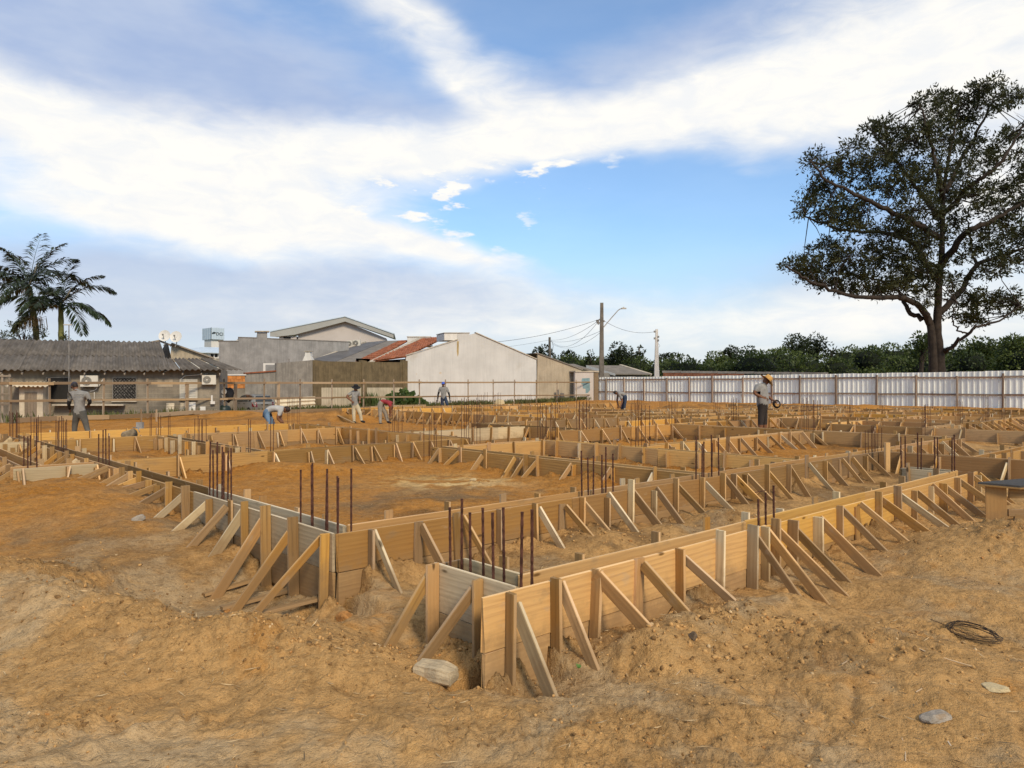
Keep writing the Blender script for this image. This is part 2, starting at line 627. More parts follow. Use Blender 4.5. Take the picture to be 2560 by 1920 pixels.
def base_z(X, Y):
    X = np.asarray(X, dtype=np.float64)
    Y = np.asarray(Y, dtype=np.float64)
    u, v = UX * X + UY * Y, -UY * X + UX * Y
    inside = sst(u, 2.9, 3.6) * sst(v, 5.1, 5.6)
    z = 0.02 + 0.15 * inside * (1 - 0.85 * sst(Y, 13.5, 18.0) * (1 - sst(X, 3.0, 8.0)))
    z = z + 0.07 * sst(u, 3.0, 9.0) * (1 - inside)                    # the ground climbs gently to the right
    z = z - 0.15 * sst(u, 0.9, 1.9) * (1 - sst(u, 2.8, 2.86)) * sst(v, 4.2, 4.75) * (1 - sst(v, 6.0, 6.8))   # dug out beside the corner
    z = z + 0.07 * sst(v, 6.0, 6.9) * (1 - sst(u, 2.4, 3.0)) + 0.12 * sst(v, 8.0, 10.0) * (1 - sst(u, 2.4, 3.0))          # and behind the left-hand forms
    z = z - 0.05 * inside * sst(u, 12.0, 20.0)
    # beyond the rails the old yards lie lower
    dx, dy = BB1[0] - BB0[0], BB1[1] - BB0[1]
    L = math.hypot(dx, dy)
    s = (-(X - BB0[0]) * dy + (Y - BB0[1]) * dx) / L
    z = z - 0.5 * sst(s, 0.5, 3.0) * (1 - sst(X, -9.0, -5.0))
    for (hx, hy, h, rx, ry) in HEAPS:
        ii = (np.abs(X - hx) < 3.2 * rx) & (np.abs(Y - hy) < 3.2 * ry)
        if ii.any():
            z[ii] += h * np.exp(-((X[ii] - hx) / rx) ** 2 - ((Y[ii] - hy) / ry) ** 2)
    r = np.hypot(X, Y)
    z = z + 0.065 * fbm(X * 0.55, Y * 0.55, 3, 3) * sst(r, 1.0, 3.0)
    return z


def gz(x, y):
    return float(base_z(np.array([x]), np.array([y]))[0])


FORM_LINES = []        # (axis, c, a, b) filled from the plan; loose soil is heaped along these


def ground_detail(X, Y):
    r = np.hypot(X, Y)
    u, v = UX * X + UY * Y, -UY * X + UX * Y
    near = 1 - sst(r, 14, 40)
    rough = 0.6 * sst(fbm(X * 0.8 + 4, Y * 0.8, 3, 9), 0.25, 0.75)
    for (hx, hy, rx, ry) in ((-2.2, 4.5, 0.8, 0.35), (-1.4, 4.2, 0.7, 0.25), (-3.1, 5.0, 0.8, 0.4), (-3.7, 6.0, 0.8, 0.35), (1.9, 4.2, 0.6, 0.25), (1.2, 4.5, 0.4, 0.2), (4.4, 6.5, 0.9, 0.6), (5.4, 7.3, 0.9, 0.6), (0.6, 3.3, 0.8, 0.3)):
        rough = rough + 0.6 * np.exp(-((X - hx) / rx) ** 2 - ((Y - hy) / ry) ** 2)
    rough = np.clip(rough, 0, 1.1)
    # soil scraped up along the planks
    heap = np.zeros_like(X)
    trench = np.zeros_like(X)
    for (ax, c, a, b) in FORM_LINES:
        p, q = (v, u) if ax == 'u' else (u, v)
        ii = (np.abs(p - c - 0.12) < 0.95) & (q > a - 0.4) & (q < b + 0.4) & (r < 24)
        if not ii.any():
            continue
        pp, qq = p[ii], q[ii]
        d = np.abs(pp - (c + 0.12)) - 0.14
        along = sst(qq, a - 0.35, a) * (1 - sst(qq, b, b + 0.35))
        n = np.clip(0.35 + fbm(qq * 1.5 + c * 3, pp * 1.5, 3, 21), 0, 1.3)
        heap[ii] = np.maximum(heap[ii], along * n * np.exp(-np.clip(d, 0, 9) / 0.17) * (d > -0.03))
        trench[ii] = np.maximum(trench[ii], along * (1 - sst(d, -0.05, -0.02)))
    z = 0.085 * heap * (1 - trench) * (0.35 + 0.65 * sst(r, 4.0, 5.2)) - 0.13 * trench * (1 - sst(r, 7, 12))
    rough = np.clip(rough + heap * 1.2, 0, 1.2)
    z = z + near * (0.015 * fbm(X * 2.2, Y * 2.2, 4, 31) + 0.010 * (1 - np.abs(fbm(X * 3.1, Y * 6.0, 3, 41))))
    lump = np.abs(perlin(X * 9, Y * 9, 51)) + 0.5 * np.abs(perlin(X * 19, Y * 19, 52))
    lump2 = np.abs(perlin(X * 34, Y * 34, 53))
    z = z + near * (0.05 * lump * rough + 0.007 * lump) + (1 - sst(r, 5, 10)) * lump2 * (0.004 + 0.017 * rough)
    fine = 1 - sst(r, 6, 11)
    z = z + fine * 0.0035 * (np.abs(perlin(X * 63, Y * 63, 54)) + 0.6 * np.abs(perlin(X * 118, Y * 118, 55))) * (0.35 + rough)
    cr = np.abs(fbm(X * 5.5, Y * 5.5, 3, 58))
    z = z - fine * 0.012 * np.exp(-cr * 16) * sst(fbm(X * 1.1, Y * 1.1, 2, 59), -0.2, 0.4)
    # scuffs left by boots and shovels
    if X.size > 1000:
        sr = np.random.default_rng(66)
        for _ in range(420):
            d0 = 2.4 + sr.gamma(1.7, 1.5)
            t0 = np.radians(sr.uniform(-40, 40))
            sx, sy, an = d0 * np.sin(t0), d0 * np.cos(t0), sr.uniform(0, np.pi)
            la, lb, hh = sr.uniform(0.05, 0.2), sr.uniform(0.02, 0.06), sr.choice([-1, 1], p=[0.6, 0.4]) * sr.uniform(0.008, 0.026)
            ii = (np.abs(X - sx) < 0.45) & (np.abs(Y - sy) < 0.45)
            if ii.any():
                a_, b_ = (X[ii] - sx) * np.cos(an) + (Y[ii] - sy) * np.sin(an), -(X[ii] - sx) * np.sin(an) + (Y[ii] - sy) * np.cos(an)
                q = (a_ / la) ** 2 + (b_ / lb) ** 2
                z[ii] += hh * (np.exp(-q) - 0.45 * np.exp(-((a_ / la) ** 2 + ((b_ - 1.5 * lb) / lb) ** 2)))
    # foot and wheel marks
    tr = np.sin((X * 0.35 + Y * 0.94 + 0.5 * fbm(X * 0.5, Y * 0.5, 2, 71)) * 26) * sst(fbm(X * 0.6, Y * 0.9, 2, 75), 0.1, 0.5)
    z = z + 0.006 * tr * (1 - sst(r, 6, 12))
    return z, rough, heap


SOILN = {}


def build_ground():
    rings = [0.0] + [1.0, 1.5, 1.9] + list(np.geomspace(2.2, 13, 420)) + list(np.geomspace(13.15, 95, 210)) + list(np.geomspace(98, 1500, 40))
    rings = np.array(rings)
    th = np.concatenate([np.radians(np.arange(-43, 43.01, 0.1)), np.radians(np.arange(46, 317, 4.0))])
    n, k = len(rings), len(th)
    RR, TT = np.meshgrid(rings, th, indexing='ij')
    X, Y = RR * np.sin(TT), RR * np.cos(TT)
    Z = base_z(X, Y)
    dz, rough, heap = ground_detail(X, Y)
    Z = Z + dz
    far = sst(RR, 80, 200)
    Z = Z * (1 - far) - 0.3 * far
    V = np.stack([X, Y, Z], -1).reshape(-1, 3)
    i, j = np.meshgrid(np.arange(n - 1), np.arange(k), indexing='ij')
    j2 = (j + 1) % k
    faces = np.stack([i * k + j, i * k + j2, (i + 1) * k + j2, (i + 1) * k + j], -1).reshape(-1, 4)[:, ::-1]
    me = np_mesh('ground', V, faces, [ground_material()], smooth=True)
    # soil kinds (what the earth is made of, not how it is lit)
    u, v = UX * X + UY * Y, -UY * X + UX * Y
    n1 = fbm(X * 0.45, Y * 0.45, 4, 81)
    n2 = fbm(X * 1.7, Y * 1.7, 4, 85)
    n3 = fbm(X * 6, Y * 6, 3, 88)
    sand = np.array([0.51, 0.295, 0.112])
    clay = np.array([0.43, 0.175, 0.024])
    mud = np.array([0.14, 0.078, 0.031])
    pale = np.array([0.64, 0.465, 0.26])
    cl = sst(u + 0.35 * n1, 2.6, 4.0) * sst(v + 0.5 * n1, 5.0, 6.4)
    cl = np.maximum(cl, sst(v + 0.8 * n1, 5.6, 9.0) * (1 - sst(u, 2.4, 3.2)) * 0.95)
    cl = np.maximum(cl, 0.55 * sst(n2 + 0.3 * n3, 0.3, 0.8) * sst(RR, 3.0, 4.5))
    cl = np.clip(cl, 0, 1) * (0.8 + 0.2 * sst(n2, -0.5, 0.3))
    col = sand + (clay - sand) * cl[..., None]
    strip = sst(v, 3.2, 3.6) * (1 - sst(v, 4.8, 6.6)) * sst(u, 2.9, 3.4)
    m = np.clip(0.55 * strip * sst(n2, -0.3, 0.4) + 0.6 * sst(n1 + 0.5 * n2, 0.25, 0.75) + 0.85 * heap * sst(n2, -0.5, 0.3), 0, 0.85)
    for (mx, my, rx, ry, am) in ((-3.6, 5.9, 0.7, 0.35, 0.8), (-2.9, 5.75, 0.5, 0.2, 0.7), (-4.4, 6.9, 0.6, 0.3, 0.5), (-1.9, 5.55, 0.5, 0.25, 0.7), (1.9, 4.05, 0.5, 0.2, 0.6), (4.0, 6.6, 0.8, 0.35, 0.5), (9.0, 37.0, 2.4, 1.6, 0.8), (12.2, 38.0, 2, 1.2, 0.8), (-9.0, 36.5, 2.2, 1.4, 0.9), (10.8, 14.5, 1.6, 0.8, 0.8)):
        m = np.clip(m + am * np.exp(-((X - mx) / rx) ** 2 - ((Y - my) / ry) ** 2) * sst(n2, -0.5, 0.25), 0, 0.9)
    damp = sst(u, 0.8, 1.8) * (1 - sst(u, 2.7, 2.9)) * sst(v, 4.3, 5.0) * (1 - sst(v, 7.0, 9.5))
    m = np.clip(m + 0.55 * damp * sst(n2, -0.7, 0.2), 0, 0.85)
    # a patch of dark turned earth inside the nearest room
    dk = np.exp(-(((X + 0.7) / 1.3) ** 2 + ((Y - 8.5) / 0.6) ** 2)) * sst(n2 + 0.4, -0.1, 0.5)
    m = np.clip(m + 0.9 * dk, 0, 0.9)
    col = col + (mud - col) * m[..., None]
    p = sst(n1 * 0.6 + n2 * 0.6 - 0.15 * n3 + 0.3 * sst(-X, -0.5, 2.0), 0.1, 0.75) * (1 - 0.8 * cl) * (1 - sst(RR, 8, 14)) * 0.7
    p = np.maximum(p, 0.95 * np.exp(-(((X + 0.75) / 0.75) ** 2 + ((Y - 10.6) / 0.7) ** 2)) * sst(n2, -0.25, 0.3))
    p = np.clip(p, 0, 1)
    col = col + (pale - col) * p[..., None]
    sp = 0.9 * np.exp(-(((X + 0.95) / 0.85) ** 2 + ((Y - 10.9) / 0.75) ** 2)) * sst(n2 + 0.3 * n3, -0.3, 0.2)
    col = col + (np.array([0.86, 0.58, 0.22]) - col) * sp[..., None]
    gr = sst(RR, 70, 100)
    col = col + (np.array([0.09, 0.11, 0.035]) - col) * gr[..., None]
    col = col * (1 + 0.16 * n3[..., None])
    rgba = np.concatenate([np.clip(col, 0.01, 1), np.ones(col.shape[:2] + (1,))], -1).reshape(-1, 4)
    at_ = me.color_attributes.new('soil', 'FLOAT_COLOR', 'POINT')
    at_.data.foreach_set('color', rgba.astype(np.float32).ravel())
    o = link('ground', me)
    tag(o, kind='structure')
    SOILN['X'], SOILN['Y'], SOILN['Z'] = X, Y, Z
    return o


def ground_material():
    m, t, b, _ = new_mat('soil')
    a = t.n('ShaderNodeAttribute', attribute_name='soil')
    tc = t.n('ShaderNodeTexCoord')
    v = tc.outputs['Object']
    g1 = t.noise(v, 14.0, 6, 0.7)
    g2 = t.noise(v, 90.0, 4, 0.7)
    g3 = t.noise(t.mapping(v, (1, 2.2, 1), (0, 0, 0), (0, 0, R(20))), 4.0, 5, 0.6)
    vo = t.n('ShaderNodeTexVoronoi')
    t.put(vo.inputs['Vector'], v)
    vo.inputs['Scale'].default_value = 34.0
    g4 = t.noise(v, 38.0, 4, 0.7)
    c = t.mix(t.ramp(g1, 0.42, 0.72, 0.0, 0.5), a.outputs['Color'], (0.13, 0.066, 0.02))
    c = t.mix(t.ramp(g3, 0.5, 0.75, 0.0, 0.4), c, (0.54, 0.31, 0.11))
    c = t.mix(t.ramp(g4, 0.52, 0.70, 0.0, 0.38), c, (0.12, 0.06, 0.018))
    c = t.mix(t.ramp(g4, 0.34, 0.46, 0.3, 0.0), c, (0.60, 0.385, 0.165))
    grit = t.ramp(g2, 0.55, 0.72, 0.0, 0.4)
    c = t.mix(grit, c, (0.56, 0.36, 0.155))
    c = t.mix(t.ramp(g2, 0.28, 0.44, 0.42, 0.0), c, (0.10, 0.05, 0.016))
    peb = t.ramp(vo.outputs['Distance'], 0.10, 0.2, 0.45, 0.0)
    sel = t.ramp(t.noise(v, 21.0, 2, 0.5), 0.55, 0.66)
    c = t.mix(t.math('MULTIPLY', peb, sel), c, (0.55, 0.43, 0.28))
    # away from the camera the grain is too fine to see, keep the average
    t.put(b.inputs['Base Color'], c)
    b.inputs['Roughness'].default_value = 0.95
    b.inputs['Specular IOR Level'].default_value = 0.12
    h = t.math('ADD', t.math('MULTIPLY', g1, 1.0), t.math('MULTIPLY', g2, 0.4))
    h = t.math('MULTIPLY_ADD', g4, 0.8, h)
    h = t.math('ADD', h, t.math('MULTIPLY', g3, 1.2))
    bump(t, b, h, 1.0, 0.028)
    return m
# ------------------------------------------------------------------ the foundation plan
ZT = 0.47
BW = 0.23
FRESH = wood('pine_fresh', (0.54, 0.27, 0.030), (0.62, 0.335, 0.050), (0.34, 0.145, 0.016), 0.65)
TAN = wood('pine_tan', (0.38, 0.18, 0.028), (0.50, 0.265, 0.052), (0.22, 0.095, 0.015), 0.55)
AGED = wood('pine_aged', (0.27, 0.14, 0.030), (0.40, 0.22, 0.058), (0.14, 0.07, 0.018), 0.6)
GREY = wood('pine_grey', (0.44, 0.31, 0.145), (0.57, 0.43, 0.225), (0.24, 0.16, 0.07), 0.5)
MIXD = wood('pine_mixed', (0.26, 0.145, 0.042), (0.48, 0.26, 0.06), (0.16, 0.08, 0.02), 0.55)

# axis, near face, start, end, label, options
FAR = 'low plank formwork in the crowded distant rows before the white fence'
LEFTFAR = 'low plank formwork in the distant rows near the standing workers'
PLAN = [
    ('u', 2.97, 2.60, 10.98, 'nearest long yellow plank formwork running right from the front corner', dict(m=FRESH, na=2.52, fa=2.99, st=[2.66, 3.03, 3.35, 3.81, 4.25, 4.74, 5.18, 5.43, 5.59, 5.84, 6.32, 6.78, 7.2, 7.65, 8.16, 8.65, 9.13, 9.53, 10.06, 10.57, 10.9], bn=(0.44, 0.58), bf=None)),
    ('v', 2.77, 3.0, 3.75, 'short grey stub of formwork closing the nearest corner box', dict(m=GREY, fa=3.21, st=[3.28, 3.70], bn=(0.36, 0.42), bf=None, cap=1)),
    ('v', 10.72, 3.22, 3.80, 'grey formwork stub at the far right end of the nearest form', dict(m=GREY, bn=None, bf=None, cap=1, step=0.3)),
    ('u', 5.02, 2.80, 17.70, 'second long plank formwork running right, behind the nearest one', dict(m=TAN, fa=3.02, st=[3.06, 3.52, 3.96, 4.4, 4.88, 5.24, 5.52, 5.93, 6.31, 6.71, 7.15, 7.69, 8.15, 8.39, 8.7, 9.24, 9.83, 10.41, 11.0, 11.53, 11.9, 12.44, 13.4, 13.9, 14.4, 14.9, 15.5, 16.1, 16.7, 17.2], bn=(0.32, 0.45), bf=None)),
    ('v', 2.77, 5.05, 20.1, 'long formwork running back on the left with slanting props', dict(m=GREY, fa=5.29, st=[5.12, 5.61, 6.12, 6.6, 6.99, 7.5, 8.13, 8.73, 9.15, 9.46, 9.86, 10.2, 10.56, 10.84, 11.3, 12.5, 13.0, 13.4, 13.8, 14.3, 14.9, 15.5, 16.1, 16.7, 17.7, 18.4, 19.1, 19.7], bn=(0.30, 0.40), bf=None, long=3)),
    ('u', 11.84, 1.72, 2.74, 'grey two board form standing out left of the long form', dict(m=GREY, bn=(0.22, 0.3), bf=None, st=[1.8, 2.35, 2.7])),
    ('v', 1.86, 12.1, 17.2, 'formwork at the left edge parallel to the long form', dict(m=TAN, bn=(0.4, 0.5), bf=None)),
    ('u', 17.2, 1.9, 2.74, 'short form joining the two left forms beside the rebars', dict(m=GREY, bn=(0.3, 0.35), bf=None)),
    ('u', 20.0, -3.0, 2.74, 'low board form far left near the timber rails', dict(m=MIXD, bn=None, bf=None)),
    ('u', 12.02, 3.04, 9.78, 'brown board form across the back of the nearest room', dict(m=AGED, bn=(0.28, 0.34), bf=None, st=[3.9, 4.65, 5.45, 6.1, 6.45, 7.0, 7.4, 7.9, 8.3, 8.75, 9.2, 9.6])),
    ('v', 5.20, 12.29, 17.4, 'form with many bare stakes running towards the bending worker in jeans', dict(m=MIXD, bn=None, bf=None, step=0.36)),
    ('u', 17.42, 3.04, 9.78, 'form passing below the bending worker in jeans', dict(m=TAN, bn=(0.28, 0.34), bf=None)),
    ('v', 9.80, 12.3, 20.2, 'form running back below the worker in the red shirt', dict(m=TAN, bn=None, bf=0.35, step=0.42)),
    ('u', 20.25, 3.04, 9.78, 'bright form behind the bending worker in jeans', dict(m=FRESH, bn=None, bf=None)),
    ('v', 8.00, 5.29, 10.9, 'wide board form ending free in the middle of the site', dict(m=MIXD, bn=(0.30, 0.36), bf=None, st=[5.9, 6.6, 7.35, 8.1, 8.35, 8.6, 9.4, 10.05, 10.6], cap=1)),
    ('u', 10.60, 8.26, 10.62, 'knotty pinkish board form in the middle of the site', dict(m=FRESH, bn=None, bf=None)),
    ('v', 10.65, 5.29, 10.85, 'orange board form with bare stakes right of the black pipe', dict(m=FRESH, bn=None, bf=None, step=0.5)),
    ('u', 8.35, 10.92, 17.7, 'braced form in front of the worker in the straw hat', dict(m=TAN, bn=(0.36, 0.46), bf=None)),
    ('v', 17.75, 5.29, 12.6, 'plain board form right of the straw hat worker', dict(m=AGED, bn=None, bf=None, step=0.8)),
    ('v', 13.05, -0.5, 5.0, 'tall board form facing the dug out hollow at right', dict(m=TAN, bn=(0.3, 0.4), bf=None, st=[0.6, 1.5, 2.2, 3.1, 4.05, 4.6])),
    ('u', 3.42, 13.32, 24.0, 'form leaving the picture at the right edge', dict(m=TAN, bn=None, bf=0.35)),
    ('u', 12.50, 12.9, 17.7, 'braced form behind the middle pile of rebars', dict(m=TAN, bn=(0.34, 0.42), bf=None)),
    ('v', 13.90, 12.75, 17.0, 'dark weathered board form in the middle distance', dict(m=AGED, bn=(0.3, 0.35), bf=None)),
    ('u', 14.6, 10.05, 13.85, 'low grey form in the middle distance left of the rebars', dict(m=GREY, bn=None, bf=None)),
    ('v', 21.2, 4.5, 9.6, FAR, dict(m=MIXD, bn=(0.3, 0.4), bf=None)),
    ('u', 6.85, 21.5, 36.0, 'long row of leaning props at the far right', dict(m=AGED, bn=(0.5, 0.7), bf=None)),
    ('v', 26.5, 7.1, 12.3, FAR, dict(m=TAN, bn=(0.3, 0.35), bf=None)),
    ('v', 33.1, 7.1, 20.2, FAR, dict(m=TAN, bn=(0.3, 0.4), bf=None)),
    ('v', 39.5, 5.0, 24.0, FAR, dict(m=AGED, bn=(0.3, 0.4), bf=None)),
    ('u', 12.5, 18.0, 39.4, FAR, dict(m=TAN, bn=(0.34, 0.42), bf=None)),
    ('u', 16.5, 14.2, 39.4, FAR, dict(m=MIXD, bn=(0.34, 0.42), bf=None)),
    ('u', 20.4, 18.2, 39.4, FAR, dict(m=TAN, bn=(0.3, 0.4), bf=None)),
    ('u', 14.6, 18.2, 38.0, FAR, dict(m=TAN, bn=(0.34, 0.42), bf=0.35)),
    ('u', 9.7, 21.5, 38.0, FAR, dict(m=TAN, bn=(0.34, 0.42), bf=None)),
    ('u', 18.5, 21.5, 38.0, FAR, dict(m=MIXD, bn=(0.34, 0.42), bf=None)),
    ('v', 24.0, 7.1, 20.2, FAR, dict(m=TAN, bn=(0.3, 0.4), bf=None)),
    ('v', 29.8, 7.1, 20.2, FAR, dict(m=FRESH, bn=(0.3, 0.4), bf=None)),
    ('v', 36.2, 7.1, 20.2, FAR, dict(m=TAN, bn=(0.3, 0.4), bf=None)),
    ('v', 21.2, 12.8, 24.0, FAR, dict(m=TAN, bn=(0.3, 0.4), bf=None)),
    ('v', 26.5, 12.8, 24.0, FAR, dict(m=TAN, bn=(0.3, 0.4), bf=None)),
    ('v', 17.9, 17.0, 31.0, LEFTFAR, dict(m=TAN, bn=(0.3, 0.4), bf=None)),
    ('u', 24.0, 18.2, 29.0, LEFTFAR, dict(m=TAN, bn=(0.34, 0.42), bf=None)),
    ('u', 29.5, 18.2, 36.0, LEFTFAR, dict(m=FRESH, bn=(0.34, 0.42), bf=None)),
    ('v', 23.0, 24.3, 32.0, LEFTFAR, dict(m=FRESH, bn=(0.3, 0.4), bf=None)),
    ('v', 27.5, 24.3, 32.0, LEFTFAR, dict(m=TAN, bn=(0.3, 0.4), bf=None)),
    ('u', 32.0, 18.2, 34.0, LEFTFAR, dict(m=TAN, bn=(0.3, 0.4), bf=None)),
]
for (ax, c, a, b, lab, o) in PLAN:
    FORM_LINES.append((ax, c, a, b))
FORM_LINES = FORM_LINES[:24]


def build_forms():
    BRW = [AGED, AGED, AGED, GREY, TAN, TAN, MIXD]
    for (ax, c, a, b, lab, o) in PLAN:
        al = W(1, 0) if ax == 'u' else W(0, 1)
        out = W(0, -1) if ax == 'u' else W(-1, 0)

        def P(s, p, z):
            return W(s, p, z) if ax == 'u' else W(p, s, z)
        mid = P((a + b) / 2, c + 0.12, 0)
        g0 = gz(mid.x, mid.y)
        far = mid.y > 19
        t = thing('formwork', lab, 'formwork', Vector((mid.x, mid.y, g0)), 'plank forms of the foundation beams')
        m = o['m']
        up = Vector((0, 0, 1))
        for side in (0, 1):
            p = c + 0.0125 if side == 0 else c + BW + 0.0125
            s0 = o.get('na', a) if side == 0 else o.get('fa', a)
            s = s0
            zt0 = ZT + random.uniform(-0.006, 0.006)
            while s < b - 0.05:
                e = min(b, s + random.uniform(2.3, 3.1))
                if b - e < 0.6:
                    e = b
                zt = zt0 + random.uniform(-0.005, 0.005)
                mm = m if random.random() < 0.72 else random.choice([m, TAN, TAN, AGED, FRESH])
                if lab.startswith('nearest long'):
                    mm = FRESH
                if lab.startswith('long formwork running back'):
                    mm = GREY if s < 6.4 else random.choice([AGED, AGED, TAN])
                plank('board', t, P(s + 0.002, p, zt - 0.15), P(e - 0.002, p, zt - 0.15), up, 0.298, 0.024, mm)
                if not far:
                    mm2 = random.choice([m, TAN, AGED, AGED])
                    if lab.startswith('nearest long'):
                        mm2 = random.choice([FRESH, TAN])
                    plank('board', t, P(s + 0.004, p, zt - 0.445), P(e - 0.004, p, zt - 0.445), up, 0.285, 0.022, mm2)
                s = e
        if o.get('cap'):
            e = b if not lab.startswith('wide board') else b
            plank('board', t, P(e + 0.02, c - 0.01, ZT - 0.16), P(e + 0.02, c + BW + 0.02, ZT - 0.16), up, 0.30, 0.024, AGED)
        # stakes and props
        st = o.get('st')
        if st is None:
            step = o.get('step', 0.5 if not far else 0.62)
            n = max(2, int((b - a) / step))
            st = [a + 0.1 + (b - a - 0.2) * i / (n - 1) + random.uniform(-0.07, 0.07) for i in range(n)]
        for k, s in enumerate(st):
            s += random.uniform(-0.015, 0.015)
            pos = P(s, c - 0.036, 0)
            g = gz(pos.x, pos.y)
            top = ZT + random.uniform(-0.05, 0.06) + (0.06 if random.random() < 0.15 else 0)
            lean = al * random.gauss(0, 0.014)
            wd = random.choice([0.06, 0.068, 0.072, 0.076, 0.09])
            mm = random.choice(BRW)
            pw = c - 0.0015 - wd / 2
            flat = random.random() < 0.12
            if flat:
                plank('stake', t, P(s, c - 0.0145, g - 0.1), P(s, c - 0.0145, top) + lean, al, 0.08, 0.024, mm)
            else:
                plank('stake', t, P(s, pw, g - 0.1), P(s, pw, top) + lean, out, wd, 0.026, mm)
            bn = o.get('bn')
            if bn:
                if random.random() < 0.06:
                    continue
                d = random.uniform(*bn)
                if ax == 'u' and lab.startswith('nearest long') and s < 4.0:
                    d = random.uniform(0.30, 0.36) if s < 3.2 else random.uniform(0.38, 0.44)
                if o.get('long') and k < o['long']:
                    d = (0.74, 0.56, 0.50)[k]
                so = s + 0.0275 + random.uniform(0, 0.004)
                zt = ZT - random.uniform(0.02, 0.07)
                f = P(so + random.gauss(0, 0.035), c - d, 0)
                gf = gz(f.x, f.y)
                pt = P(so, c - 0.045, zt)
                f.z = gf - 0.03
                dirn = (f - pt).normalized()
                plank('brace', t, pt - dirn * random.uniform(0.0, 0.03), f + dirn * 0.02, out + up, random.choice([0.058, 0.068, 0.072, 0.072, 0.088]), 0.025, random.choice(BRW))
                if o.get('long') and k < o['long']:      # runner on the ground that the long prop is nailed to
                    q = P(so + 0.03, c - 0.02, 0)
                    q.z = gz(q.x, q.y) + 0.06
                    q2 = P(so + 0.03, c - d - 0.05, 0)
                    q2.z = gz(q2.x, q2.y) + 0.045
                    plank('runner', t, q2, q, al, 0.06, 0.026, AGED)
        # inner stakes, their heads show over the far board
        step = 0.62 if not far else 0.9
        n = max(1, int((b - a) / step))
        for k in range(n):
            s = a + 0.25 + (b - a - 0.4) * (k + random.uniform(0.2, 0.8)) / n
            pw = c + BW + 0.0265 + 0.035
            pos = P(s, pw, 0)
            g = gz(pos.x, pos.y)
            top = ZT + random.uniform(0.0, 0.09)
            mm = random.choice(BRW)
            if random.random() < 0.6:
                plank('stake', t, P(s, pw, g - 0.1), P(s, pw, top), out, 0.07, 0.026, mm)
            else:
                plank('stake', t, P(s, pw - 0.02, g - 0.1), P(s, pw - 0.02, top), al, 0.075, 0.025, mm)
            bf = o.get('bf')
            if bf:
                d = bf * random.uniform(0.9, 1.2)
                f = P(s + 0.03, c + BW + d, 0)
                f.z = gz(f.x, f.y) - 0.03
                plank('brace', t, P(s + 0.028, c + BW + 0.06, ZT - 0.05), f, up - out, 0.07, 0.025, random.choice(BRW))


RUST = mat('rust_bar', (0.075, 0.032, 0.022), 0.85, 0.5, 30, spec=0.2)
# column starter bars: u, v, along u, along v, height above the boards, bars per row
BARS = [
    (2.90, 3.38, 0.10, 0.64, 0.40, 4, 'eight rusty bars standing in the nearest corner box'),
    (2.90, 5.40, 0.10, 0.62, 0.46, 4, 'rusty bars at the corner where the two long forms meet'),
    (2.89, 7.60, 0.09, 0.42, 0.52, 4, 'dense bundle of dark bars on the long left form'),
    (5.95, 5.14, 0.40, 0.10, 0.44, 3, 'rusty bars rising from the second long form, left group'),
    (8.02, 5.14, 0.36, 0.10, 0.47, 3, 'rusty bars with mortar stained feet in the second long form'),
    (5.62, 3.08, 0.30, 0.09, 0.27, 2, 'three short bars joined by a wire in the nearest form'),
    (10.84, 3.52, 0.11, 0.62, 0.48, 4, 'tall bars over the grey stub at the right'),
    (13.18, 5.14, 0.40, 0.10, 0.42, 4, 'row of bars left of the tall post at right'),
    (1.98, 12.25, 0.10, 0.36, 0.44, 2, 'four bars over the grey two board form at left'),
    (2.89, 12.10, 0.09, 0.28, 0.45, 2, 'crossed bars leaning together on the long left form'),
    (2.89, 14.98, 0.10, 0.44, 0.55, 4, 'bundle of bars left of the worker seen from behind'),
    (2.89, 17.25, 0.10, 0.44, 0.5, 3, 'bars near the left edge beyond the short joining form'),
    (2.89, 19.70, 0.10, 0.44, 0.55, 4, 'farthest bars of the left edge below the small shed'),
    (5.31, 17.55, 0.40, 0.10, 0.5, 3, 'bars by the tipped bucket'),
    (5.31, 15.0, 0.10, 0.40, 0.5, 3, 'bars among the bare stakes at centre left'),
    (5.31, 12.15, 0.40, 0.10, 0.6, 2, 'pairs of thin bars behind the brown board form'),
    (9.92, 15.0, 0.10, 0.40, 0.6, 3, 'bars in front of the worker in the red shirt'),
    (9.92, 12.15, 0.42, 0.10, 0.85, 4, 'tall thin bars at the centre of the site'),
    (8.12, 11.05, 0.10, 0.40, 0.6, 3, 'bars behind the free end of the wide board form'),
    (10.78, 10.72, 0.10, 0.42, 0.75, 4, 'bars at the corner of the orange form'),
    (11.0, 8.47, 0.42, 0.10, 0.8, 3, 'bars left of the straw hat worker in the braced form'),
    (17.87, 8.47, 0.10, 0.42, 0.8, 4, 'bars to the right of the straw hat worker'),
    (14.02, 12.62, 0.42, 0.10, 0.75, 4, 'bars in the middle distance right of centre'),
    (17.87, 12.62, 0.42, 0.10, 0.8, 4, 'bars beside the far soil heap'),
]
FARBARS = [(21.3, 6.97), (21.3, 12.6), (26.6, 6.97), (26.6, 12.6), (33.2, 6.97), (33.2, 12.6), (33.2, 16.6), (21.3, 16.6), (21.3, 20.5), (18.0, 20.5), (23.1, 29.6), (27.6, 29.6),
           (18.0, 24.1), (9.9, 20.4), (18.0, 29.6), (23.1, 24.1), (26.6, 16.6), (26.6, 20.5), (14.0, 16.6), (30.0, 12.6), (24.0, 6.97), (33.2, 24.1), (39.5, 12.6), (28.5, 6.97)]


